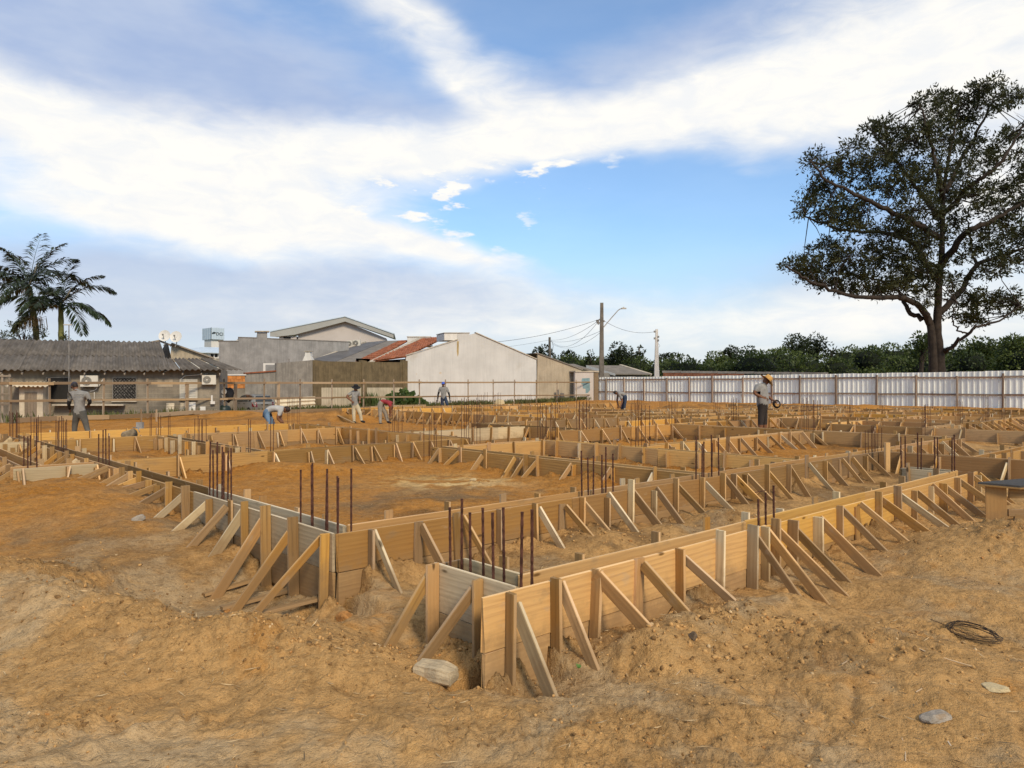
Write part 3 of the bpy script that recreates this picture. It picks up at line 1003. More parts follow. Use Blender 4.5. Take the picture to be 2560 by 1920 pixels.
def build_bars():
    lst = list(BARS) + [(u, v, 0.3, 0.1, random.uniform(0.6, 0.9), 3, 'thin cluster of starter bars in the distant forms') for (u, v) in FARBARS]
    for (u, v, du, dv, h, n, lab) in lst:
        base = W(u, v, 0.02)
        t = thing('rebar_cluster', lab, 'rebar', base, 'starter bars of the columns')
        near = base.y < 12
        for i in range(n):
            for j in range(2):
                if lab.startswith('three short') and (i, j) == (0, 1):
                    continue
                f = i / (n - 1) - 0.5 if n > 1 else 0
                uu, vv = (u + du * f, v + dv * (j - 0.5)) if du > dv else (u + du * (j - 0.5), v + dv * f)
                uu += random.uniform(-0.015, 0.015)
                vv += random.uniform(-0.015, 0.015)
                top = ZT + h + random.uniform(-0.07, 0.03)
                p0, p1 = W(uu, vv, 0.0), W(uu + random.uniform(-0.012, 0.012), vv + random.uniform(-0.012, 0.012), top)
                mb = MB()
                r = 0.0085
                if near:
                    pts, rad = [], []
                    k = 26
                    for q in range(k):
                        pts.append(p0.lerp(p1, q / (k - 1)))
                        rad.append(r * (1.14 if q % 2 else 0.93))
                    mb.tube(pts, rad, 6)
                else:
                    mb.tube([p0, p1], 0.0062 if base.y < 20 else 0.005, 5)
                mb.build('bar', RUST, t)
        if lab.startswith('three short'):
            mb = MB()
            mb.tube([W(u - 0.02, v + 0.05, ZT + 0.24), W(u + 0.15, v + 0.05, ZT + 0.24)], 0.004, 5)
            mb.build('tie_wire', RUST, t)
# ------------------------------------------------------------------ walls and houses beyond the site
def line_at(x0, Y0, x1, Y1):
    return (((x0 - CX) / F * Y0, Y0), ((x1 - CX) / F * Y1, Y1))


def wp(line, x, y, out=0.0):
    """point on the vertical wall over `line` seen at (x, y); out = metres towards the viewer's side"""
    p = on_line(x, *line)
    z = HC + (HY - y) / F * p.y
    dx, dy = line[1][0] - line[0][0], line[1][1] - line[0][1]
    L = math.hypot(dx, dy)
    n = Vector((dy / L, -dx / L, 0))
    return Vector((p.x, p.y, z)) + n * out


def nrm(line):
    dx, dy = line[1][0] - line[0][0], line[1][1] - line[0][1]
    L = math.hypot(dx, dy)
    return Vector((dy / L, -dx / L, 0))


def slab(mb, line, pts, d0, d1):
    """polygon seen at pts (px) on the wall plane, from d0 (front) back to d1"""
    a = [wp(line, x, y) for (x, y) in pts]
    n = nrm(line)
    return mb.prism([p + n * d0 for p in a], n * (d1 - d0))


def rect(mb, line, x0, y0, x1, y1, d0, d1):
    return slab(mb, line, [(x0, y1), (x1, y1), (x1, y0), (x0, y0)], d0, d1)


def wall(name, label, cat, line, pts, m, thick=0.2, depth=None, group=None):
    b = wp(line, *pts[0])
    t = thing(name, label, cat, (b.x, b.y, min(wp(line, *p).z for p in pts)), group)
    t['kind'] = 'thing'
    mb = MB()
    slab(mb, line, pts, 0.0, -(depth or thick))
    mb.build('wall', m, t)
    return t


PLASTER_GREY = mat('render_grey', (0.26, 0.26, 0.265), 0.9, 0.16, 1.3, streak=0.3, fine=0.25)
PLASTER_WHITE = mat('paint_offwhite', (0.52, 0.52, 0.52), 0.85, 0.07, 0.6, streak=0.14, stain=(0.35, 0.62, (0.42, 0.38, 0.31), 0.5))
PLASTER_BEIGE = mat('paint_beige_stained', (0.40, 0.34, 0.26), 0.9, 0.12, 0.8, streak=0.4, stain=(0.5, 0.56, (0.20, 0.16, 0.11), 0.75), fine=0.2)
BROWN_WALL = mat('concrete_brown', (0.155, 0.12, 0.068), 0.95, 0.22, 1.8, streak=0.55, stain=(0.6, 0.6, (0.08, 0.065, 0.04), 0.7), fine=0.4)
CREAM_WALL = mat('limewash_cream', (0.46, 0.41, 0.31), 0.9, 0.12, 1.2, streak=0.45, stain=(1.0, 0.6, (0.3, 0.24, 0.14), 0.6))
GREY_WALL = mat('concrete_grey_wall', (0.235, 0.22, 0.20), 0.95, 0.2, 1.6, streak=0.5, fine=0.3)
HOUSE_WALL = mat('bare_block_wall', (0.21, 0.185, 0.15), 0.95, 0.2, 1.2, streak=0.25, stain=(0.7, 0.6, (0.40, 0.34, 0.25), 0.5), fine=0.25)
PINK_WALL = mat('paint_pale_pink', (0.48, 0.44, 0.42), 0.85, 0.05, 0.5)
FASCIA = mat('paint_grey_fascia', (0.33, 0.335, 0.325), 0.7, 0.05, 0.5)
WHITE_TRIM = mat('paint_white', (0.62, 0.61, 0.59), 0.6, 0.06, 2, streak=0.12)
ORANGE_BLOCK = mat('clay_block', (0.50, 0.20, 0.055), 0.9, 0.22, 2.0, obj_var=0.2, streak=0.15)
BRICKM = mat('clay_brick', (0.42, 0.165, 0.085), 0.9, 0.25, 5.0, obj_var=0.25)
CEMENT = mat('cement_cap', (0.45, 0.40, 0.33), 0.9, 0.2, 2.0, streak=0.2)
FIBRO = mat('fibre_cement', (0.125, 0.112, 0.102), 0.95, 0.28, 1.5, stain=(1.2, 0.58, (0.09, 0.075, 0.065), 0.7), obj_var=0.12, fine=0.35)
FIBRO_PALE = mat('fibre_cement_pale', (0.50, 0.44, 0.35), 0.9, 0.2, 2.0, streak=0.3)
TILE = mat('roof_tile_red', (0.29, 0.10, 0.045), 0.85, 0.25, 3.0, obj_var=0.25, stain=(2.0, 0.6, (0.12, 0.05, 0.03), 0.6))
ROOF_GREY = mat('roof_sheet_grey', (0.19, 0.17, 0.15), 0.85, 0.15, 1.0, streak=0.2)
ROOF_DARK = mat('roof_dark', (0.11, 0.105, 0.105), 0.6, 0.15, 0.8)
METAL_BLUE = mat('tank_panel', (0.44, 0.52, 0.58), warm=False, rough=0.5, var=0.04, scale=0.5)
ROOF_BLUE = mat('roof_pale_blue', (0.48, 0.56, 0.62), warm=False, rough=0.5, var=0.08, scale=1.0)
DARK = mat('dark_interior', (0.012, 0.011, 0.010), 0.7, 0.2, 3)
PLASTIC = mat('cream_plastic', (0.56, 0.54, 0.49), 0.45, 0.04, 2, streak=0.1)
DARK_GRILLE = mat('dark_grille', (0.07, 0.068, 0.062), 0.6, 0.1, 3)
IRON = mat('painted_iron', (0.20, 0.19, 0.18), 0.6, 0.2, 6)
GLASSD = mat('dark_glass', (0.02, 0.024, 0.026), 0.08, 0.1, 1, spec=0.8)
OLDWOOD = wood('old_grey_wood', (0.22, 0.165, 0.11), (0.33, 0.26, 0.18), (0.10, 0.075, 0.05), 0.6, dirt=0)
RAILWOOD = wood('rail_wood', (0.25, 0.155, 0.072), (0.37, 0.245, 0.12), (0.2, 0.12, 0.05), 0.5, dirt=0)
POSTWOOD = wood('post_wood', (0.20, 0.135, 0.075), (0.36, 0.255, 0.15), (0.09, 0.06, 0.03), 0.6, dirt=0)
CONCRETE = mat('concrete_pole', (0.42, 0.41, 0.39), 0.9, 0.12, 2, streak=0.2)
POLEDARK = mat('weathered_pole', (0.14, 0.125, 0.11), 0.9, 0.25, 2, streak=0.4)


def corr_sheet(P, s0, s1, t0, t1, pitch, amp, lift=0.0, along=3):
    """wavy sheet on the quad P(s, t); waves run along t"""
    mb = MB()
    a, b = P(s0, t0), P(s1, t0)
    width = (b - a).length
    nx = max(8, int(width / pitch * 8))
    up = (P(s1, t0) - P(s0, t0)).cross(P(s0, t1) - P(s0, t0)).normalized()
    if up.z < 0:
        up = -up
    top, bot = [], []
    for j in range(along):
        t = t0 + (t1 - t0) * j / (along - 1)
        for i in range(nx + 1):
            s = s0 + (s1 - s0) * i / nx
            h = amp * math.cos(2 * math.pi * (i / 8.0)) + lift
            p = P(s, t) + up * h
            top.append(p)
            bot.append(p - up * 0.008)
    n = len(top)
    fs = []
    for j in range(along - 1):
        for i in range(nx):
            q = j * (nx + 1) + i
            fs.append((q, q + 1, q + nx + 2, q + nx + 1))
            fs.append((n + q + nx + 1, n + q + nx + 2, n + q + 1, n + q))
    for i in range(nx):
        fs.append((n + i, n + i + 1, i + 1, i))
    for j in range(along - 1):
        q, q2 = j * (nx + 1), (j + 1) * (nx + 1)
        fs.append((q, q2, n + q2, n + q))
        q, q2 = q + nx, q2 + nx
        fs.append((q2, q, n + q, n + q2))
    mb.add(top + bot, fs)
    return mb


def bil(a, b, c, d):
    """a eave-left, b eave-right, c top-right, d top-left"""
    a, b, c, d = [Vector(p) for p in (a, b, c, d)]
    return lambda s, t: (a.lerp(b, s)).lerp(d.lerp(c, s), t)


def air_conditioner(line, x0, y0, x1, y1, label, side='l'):
    c = wp(line, (x0 + x1) / 2, y1, 0.2)
    t = thing('air_conditioner', label, 'air conditioner', c, 'outdoor units on the walls')
    mb = MB()
    rect(mb, line, x0, y0, x1, y1, 0.38, 0.06)
    mb.build('casing', PLASTIC, t)
    w = x1 - x0
    cx = x0 + w * (0.36 if side == 'l' else 0.64)
    cy = (y0 + y1) / 2
    r = (y1 - y0) * 0.40
    n = nrm(line)
    ctr = wp(line, cx, cy)
    rr = r / F * ctr.y
    ux = Vector((-n.y, n.x, 0))
    mb = MB()
    mb.prism([ctr + n * 0.395 + ux * rr * math.cos(a * math.pi / 10) + Vector((0, 0, rr * math.sin(a * math.pi / 10))) for a in range(20)], -n * 0.03)
    g = mb.build('fan_grille', DARK_GRILLE, t)
    mb = MB()
    for q in range(1, 5):
        pr = rr * q / 4.6
        mb.tube([ctr + n * 0.402 + ux * pr * math.cos(a * math.pi / 8) + Vector((0, 0, pr * math.sin(a * math.pi / 8))) for a in range(17)], 0.008, 4, False)
    mb.prism([ctr + n * 0.405 + ux * rr * 0.2 * math.cos(a * math.pi / 6) + Vector((0, 0, rr * 0.2 * math.sin(a * math.pi / 6))) for a in range(12)], -n * 0.02)
    mb.build('wire_guard', PLASTIC, g)
    for xx in (x0 + w * 0.15, x1 - w * 0.15):
        mb = MB()
        rect(mb, line, xx - 0.7, y1, xx + 0.7, y1 + 1.6, 0.4, 0.0)
        mb.build('bracket', IRON, t)
    return t


def build_left_house():
    ang = R(18)
    O = Vector((-13.9, 37.2, 0))
    ex, ey = Vector((math.cos(ang), math.sin(ang), 0)), Vector((-math.sin(ang), math.cos(ang), 0))

    def L(x, y, z):
        return O + ex * x + ey * y + Vector((0, 0, z))
    q0, q1 = L(-16, 0.55, 0), L(-0.9, 0.55, 0)
    line = ((q0.x, q0.y), (q1.x, q1.y))
    t = thing('bungalow', 'low bare block bungalow with grey corrugated fibre cement roof at left', 'house', L(-8, 2, -0.5))
    mb = MB()
    mb.prism([L(-16, 0.55, -0.6), L(-0.9, 0.55, -0.6), L(-0.9, 0.55, 2.45), L(-16, 0.55, 2.45)], ey * 7)
    mb.build('wall', HOUSE_WALL, t)
    # courses of blocks show faintly: raised mortar lines
    mb = MB()
    for k in range(9):
        z = 0.15 + k * 0.21
        mb.box(L(-5.0, 0.548, z), (8.0, 0.008, 0.012), Matrix.Rotation(ang, 3, 'Z'))
    mb.build('mortar_joints', PLASTER_BEIGE, t)
    # main roof in two rows of sheets
    Pm = bil(L(-16, -0.05, 2.30), L(-3.2, -0.05, 2.30), L(-4.2, 4.2, 3.93), L(-16, 4.2, 3.93))
    n = 12
    for r in range(2):
        for i in range(n):
            sh = corr_sheet(Pm, i / n, (i + 1) / n + 0.004, 0.0 if r == 0 else 0.47, 0.51 if r == 0 else 1.0, 0.265, 0.045, 0.02 * r + 0.008 * (i % 2))
            sh.build('roof_sheet', FIBRO, t, smooth=True)
    Pl = bil(L(-3.6, -0.1, 2.30), L(0.25, -0.1, 2.33), L(-1.4, 2.0, 2.95), L(-3.9, 2.0, 2.95))
    for i in range(4):
        corr_sheet(Pl, i / 4, (i + 1) / 4 + 0.004, 0, 1, 0.265, 0.04, 0.05 + 0.008 * (i % 2)).build('roof_sheet', FIBRO, t, smooth=True)
    mb = MB()
    Pb = bil(L(-16, 4.2, 3.93), L(-4.2, 4.2, 3.93), L(-4.2, 8.2, 2.5), L(-16, 8.2, 2.5))
    corr_sheet(Pb, 0, 1, 0, 1, 0.265, 0.045).build('rear_roof', FIBRO, t, smooth=True)
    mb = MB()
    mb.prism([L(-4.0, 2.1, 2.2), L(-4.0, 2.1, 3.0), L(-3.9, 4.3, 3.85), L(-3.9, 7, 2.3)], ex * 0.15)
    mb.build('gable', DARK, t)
    # beige gable behind the lower roof
    mb = MB()
    l2 = line_at(420, 41.5, 540, 42.5)
    slab(mb, l2, [(424, 905), (536, 905), (532, 897), (432, 860), (428, 868)], 0, -0.2)
    mb.build('gable_wall', PLASTER_BEIGE, t)
    mb = MB()
    slab(mb, l2, [(424, 864), (430, 857), (536, 894.5), (536, 898), (432, 861), (426, 867)], 0.25, -0.3)
    slab(mb, l2, [(358, 858), (398, 850), (430, 862), (430, 866), (398, 854), (360, 861)], 0.25, -0.3)
    mb.build('barge_board', OLDWOOD, t)
    # rafters under the eave
    mb = MB()
    for i in range(18):
        x = -15.5 + i * 0.86
        mb.prism([L(x, -0.02, 2.16), L(x, 0.56, 2.38), L(x, 0.56, 2.30), L(x, -0.02, 2.10)], ex * 0.06)
    tag(mb.build('rafter_ends', OLDWOOD, t), kind='stuff')
    # windows
    for (x0, y0, x1, y1, kind) in ((117, 945, 176, 1001, 'open'), (283, 945, 340, 1001, 'grille'), (451, 950, 492, 997, 'shutter')):
        mb = MB()
        rect(mb, line, x0, y0, x1, y1, 0.012, -0.01)
        wdw = mb.build('window', DARK if kind != 'shutter' else PLASTIC, t)
        mb = MB()
        fr = 1.6
        for q in ((x0 - fr, y0 - fr, x1 + fr, y0), (x0 - fr, y1, x1 + fr, y1 + fr), (x0 - fr, y0, x0, y1), (x1, y0, x1 + fr, y1)):
            rect(mb, line, *q, 0.06, -0.02)
        if kind == 'shutter':
            xm = (x0 + x1) / 2
            rect(mb, line, xm - 1, y0, xm + 1, y1, 0.055, 0.0)
        mb.build('frame', PLASTIC if kind == 'shutter' else IRON, wdw)
        mb = MB()
        rect(mb, line, x0 - 3, y1 + fr, x1 + 3, y1 + fr + 2, 0.14, -0.02)
        mb.build('sill', CEMENT, wdw)
        if kind == 'grille':
            mb = MB()
            for i in range(-6, 9):
                for sg in (1, -1):
                    a = (x0 + i * 8.0, y0)
                    b = (x0 + i * 8.0 + sg * (y1 - y0), y1)
                    f0, f1 = sorted(((x0 - a[0]) / (b[0] - a[0]), (x1 - a[0]) / (b[0] - a[0])))
                    f0, f1 = max(0, f0), min(1, f1)
                    if f1 - f0 > 0.05:
                        mb.tube([wp(line, a[0] + (b[0] - a[0]) * f, a[1] + (b[1] - a[1]) * f, 0.04) for f in (f0, f1)], 0.006, 4)
            for i in range(5):
                for j in range(6):
                    mb.box(wp(line, x0 + 6 + i * 11.5 + (j % 2) * 5, y0 + 6 + j * 9, 0.045), (0.04, 0.02, 0.05))
            mb.build('grille', IRON, wdw)
        if kind == 'shutter':
            for i in range(11):
                for (a, b) in ((x0 + 1, (x0 + x1) / 2 - 1.5), ((x0 + x1) / 2 + 1.5, x1 - 1)):
                    mb = MB()
                    y = y0 + 1.2 + i * (y1 - y0 - 2) / 11
                    rect(mb, line, a, y, b, y + 2.9, 0.045, 0.013)
                    mb.build('slat', PLASTIC, wdw)
    # pale patch and long ledge of boards under the first window
    mb = MB()
    rect(mb, line, 138, 1010, 314, 1013.5, 0.55, 0.02)
    mb.build('ledge', CEMENT, t)
    mb = MB()
    rect(mb, line, 394, 949, 432, 967, 0.02, -0.02)
    mb.build('patched_plaster', PLASTER_BEIGE, t)
    air_conditioner(line, 205, 939, 249, 966.5, 'cream air conditioner unit left of the grilled window')
    air_conditioner(line, 506.5, 938, 541, 961, 'cream air conditioner unit at the house corner above the bag')
    # drain pipes by the units
    k = thing('pipe_run', 'thin white pipe looping below the left air conditioner', 'pipe', wp(line, 238, 1004, 0.1))
    mb = MB()
    mb.tube([wp(line, x, y, 0.06) for x, y in ((243, 968), (241, 973), (234, 977), (226, 978))], 0.018, 5)
    mb.tube([wp(line, x, y, 0.06) for x, y in ((236.5, 980), (236.5, 1003), (257, 1003), (257, 994))], 0.018, 5)
    mb.tube([wp(line, x, y, 0.12) for x, y in ((250, 964), (254, 955), (259, 948), (261, 946), (260, 952), (255, 958), (250, 962))], 0.02, 5)
    mb.build('pipe', WHITE_TRIM, k)
    # television mast
    m = thing('aerial_mast', 'thin aerial mast rising in front of the corrugated roof', 'mast', wp(line, 182, 1000, 0.4))
    mb = MB()
    mb.tube([wp(line, 182, 1000, 0.7), wp(line, 182, 815, 0.7)], 0.024, 6)
    mb.build('pole', IRON, m)
    mb = MB()
    rect(mb, line, 169, 813.5, 189.5, 816, 0.75, 0.65)
    mb.build('crossbar', CONCRETE, m)
    # dishes
    for (px, py, lab) in ((411, 839, 'left satellite dish, whole, on the bungalow roof'), (439.5, 841.5, 'right satellite dish, mesh showing the sky, on the bungalow roof')):
        Y = 41.0
        c = at(px, py, Y)
        d = thing('satellite_dish', lab, 'satellite dish', at(px, py + 26, Y), 'dishes on the roof')
        mb = MB()
        fwd = Vector((0.12, -0.95, 0.28)).normalized()
        rt = fwd.cross(Vector((0, 0, 1))).normalized()
        upv = rt.cross(fwd)
        rad = 14.0 / F * Y
        vs, fs = [c - fwd * 0.07], []
        for q in range(1, 5):
            for a in range(20):
                th = a * math.pi / 10
                r = rad * q / 4
                vs.append(c - fwd * (0.07 * (1 - (q / 4) ** 2)) + rt * r * math.cos(th) + upv * r * 1.05 * math.sin(th))
        for a in range(20):
            fs.append((0, 1 + a, 1 + (a + 1) % 20))
        for q in range(3):
            for a in range(20):
                fs.append((1 + q * 20 + a, 1 + (q + 1) * 20 + a, 1 + (q + 1) * 20 + (a + 1) % 20, 1 + q * 20 + (a + 1) % 20))
        nv = len(vs)
        vs += [v - fwd * 0.012 for v in vs]
        fs += [tuple(i + nv for i in reversed(f)) for f in fs]
        mb.add(vs, fs)
        mb.build('dish', WHITE_TRIM, d, smooth=True)
        mb = MB()
        mb.tube([c - upv * rad * 0.6, c + fwd * 0.25 - upv * 0.05], 0.018, 5)
        mb.box(c + fwd * 0.26 - upv * 0.04, (0.07, 0.07, 0.09))
        mb.build('feed_arm', IRON, d)
        mb = MB()
        mb.tube([c - fwd * 0.08, at(px + 1, py + 15, Y) - fwd * 0.1, at(px - 2, py + 26, Y)], 0.025, 6)
        mb.build('stand', IRON, d)
    # little shed before the house
    ls = line_at(40, 34.0, 130, 34.3)
    s = thing('shed', 'tiny whitewashed shed with plank door and wavy roof', 'shed', wp(ls, 78, 1056))
    mb = MB()
    slab(mb, ls, [(48, 1070), (107, 1070), (107, 962), (48, 962)], 0, -1.3)
    mb.build('wall', FIBRO_PALE, s)
    for i in range(4):
        mb = MB()
        x = 62 + i * 7.6
        rect(mb, ls, x, 981, x + 7.2, 1052, 0.03, 0.002)
        mb.build('door_board', OLDWOOD, s)
    a, b = wp(ls, 24, 966, 0.5), wp(ls, 128, 966, 0.5)
    c, d = wp(ls, 124, 952, -1.2), wp(ls, 24, 952, -1.2)
    for i in range(3):
        corr_sheet(bil(a, b, c, d), i / 3, (i + 1) / 3 + 0.01, 0, 1, 0.2, 0.035, 0.006 * (i % 2)).build('roof_sheet', FIBRO_PALE, s, smooth=True)
    # leaning things against the wall
    for (x0, y0, x1, y1, nm, lab, m) in (
            (417, 1008, 437, 1036, 'corrugated_offcut', 'wide pale corrugated offcut leaning left of the shutters', FIBRO_PALE),
            (451, 1008, 463, 1037, 'corrugated_offcut', 'narrow corrugated offcut leaning left of the posts', FIBRO_PALE),
            (473, 1006, 490, 1035, 'corrugated_offcut', 'white corrugated offcut leaning right of the posts', WHITE_TRIM)):
        lo = (wp(line, x0, y0, 0.15), wp(line, x1, y0, 0.15), wp(line, x1, y1, 0.45), wp(line, x0, y1, 0.45))
        P = bil(lo[0], lo[3], lo[2], lo[1])
        tag(corr_sheet(P, 0, 1, 0, 1, 0.16, 0.03).build(nm, m, loc=lo[3], smooth=True), lab, 'sheet', 'sheets leaning on the house')
    mb = MB()
    rect(mb, line, 501, 1016, 515, 1040, 0.3, 0.22)
    rect(mb, line, 503, 1018, 513, 1038, 0.31, 0.30)
    tag(mb.build('slab', WHITE_TRIM, loc=wp(line, 508, 1040, 0.25)), 'pale slab leaning on the wall below the meter box', 'slab')
    mb = MB()
    rect(mb, line, 528, 988, 532, 1006, 0.14, 0.0)
    rect(mb, line, 527, 1003, 538, 1010, 0.2, 0.0)
    mb.tube([wp(line, 450, 950, 0.05), wp(line, 462, 940, 0.05), wp(line, 520, 935, 0.05)], 0.02, 5)
    tag(mb.build('meter_box', WHITE_TRIM, loc=wp(line, 530, 1010, 0.1)), 'small white meter box and cable on the bungalow wall', 'meter box')
    # dark bag on a post above a dark drum
    b = thing('bag', 'round black bag with a white emblem hung at the house corner', 'bag', at(568, 1000, 38.6))
    mb = MB()
    bm = bmesh.new()
    bmesh.ops.create_icosphere(bm, subdivisions=3, radius=1.0)
    c = at(571, 986, 38.6)
    for v in bm.verts:
        n = v.co.copy()
        n = Vector((n.x * 0.29, n.y * 0.2, n.z * (0.37 if n.z > 0 else 0.42))) * (1 + 0.08 * math.sin(7 * n.x + 5 * n.z))
        v.co = c + n
    me = bpy.data.meshes.new('sack')
    for v in bm.verts:
        v.co -= b.location
    bm.to_mesh(me)
    bm.free()
    me.materials.append(mat('black_cloth', (0.014, 0.014, 0.017), 0.8, 0.3, 8))
    o = link('sack', me, b)
    for pl in me.polygons:
        pl.use_smooth = True
    mb = MB()
    cc = at(560, 979, 38.35)
    mb.prism([cc + Vector((0.13 * math.cos(a * math.pi / 8), 0, 0.15 * math.sin(a * math.pi / 8))) for a in range(16)], (0, 0.03, 0))
    for q in range(3):
        mb.box(cc + Vector((-0.02, 0.0, -0.22 - q * 0.05)), (0.2 - q * 0.03, 0.03, 0.022), Matrix.Rotation(0.25, 3, 'Y'))
    mb.box(cc + Vector((0.0, 0.0, -0.5)), (0.08, 0.03, 0.28))
    mb.build('emblem', WHITE_TRIM, b)
    dr = thing('drum', 'dark green drum below the black bag at the house corner', 'drum', at(560, 1040, 38.3))
    mb = MB()
    pts, rad = [], []
    for (y, r) in ((1040, 0.3), (1037, 0.33), (1028, 0.34), (1020, 0.33), (1015, 0.27), (1013, 0.1)):
        pts.append(at(560, y, 38.3))
        rad.append(r)
    mb.tube(pts, rad, 16)
    mb.build('barrel', mat('green_black_plastic', (0.018, 0.028, 0.024), 0.4, 0.2, 4), dr, smooth=True)
    # stepladder-like rack at the very left
    r = thing('wooden_rack', 'open wooden rack with crossbars at the left picture edge', 'rack', at(10, 1060, 33.0))
    for (x0, y0, x1, y1) in ((4, 935, 7, 1062), (22, 935, 25, 1062), (-30, 935, -27, 1062)):
        plank('upright', r, at((x0 + x1) / 2, y1, 33.0), at((x0 + x1) / 2, y0, 33.0), (1, 0, 0), 0.07, 0.05, OLDWOOD)
    for y in (940, 960, 985, 1010, 1035):
        plank('crossbar', r, at(-32, y, 32.96), at(27, y, 32.96), (0, 0, 1), 0.08, 0.03, OLDWOOD)
    return line


def wedge_roof(mb, ln, ptsf, d0, d1):
    slab(mb, ln, ptsf, d0, d1)


def block_courses(t, ln, x0, y0, x1, y1, bw, bh, m, name, proud=0.02, gap=0.012):
    """single blocks laid in courses on the wall plane, each its own part; bw, bh in metres"""
    p0 = wp(ln, x0, y1)
    p1 = wp(ln, x1, y1)
    n = nrm(ln)
    d = (p1 - p0)
    d.z = 0
    L = d.length
    d.normalize()
    H = wp(ln, x0, y0).z - p0.z
    rows = max(1, round(H / bh))
    bh = H / rows
    meshes = {}
    rot = Matrix((d, n, Vector((0, 0, 1)))).transposed().to_4x4()
    for r in range(rows):
        s = -bw * 0.5 * (r % 2)
        while s < L - 0.01:
            a, b = max(0, s), min(L, s + bw)
            s += bw
            w = round(b - a, 2)
            if w < 0.05:
                continue
            if w not in meshes:
                mb = MB()
                mb.box((0, 0, 0), (w - gap, 0.05, bh - gap))
                me = bpy.data.meshes.new(name)
                me.from_pydata(mb.v, [], mb.f)
                me.materials.append(m)
                meshes[w] = me
            M = rot.copy()
            M.translation = Vector((p0.x, p0.y, p0.z)) + d * ((a + b) / 2) + Vector((0, 0, (r + 0.5) * bh)) + n * (proud - 0.02 + random.uniform(0, 0.006))
            link(name, meshes[w], t, M)


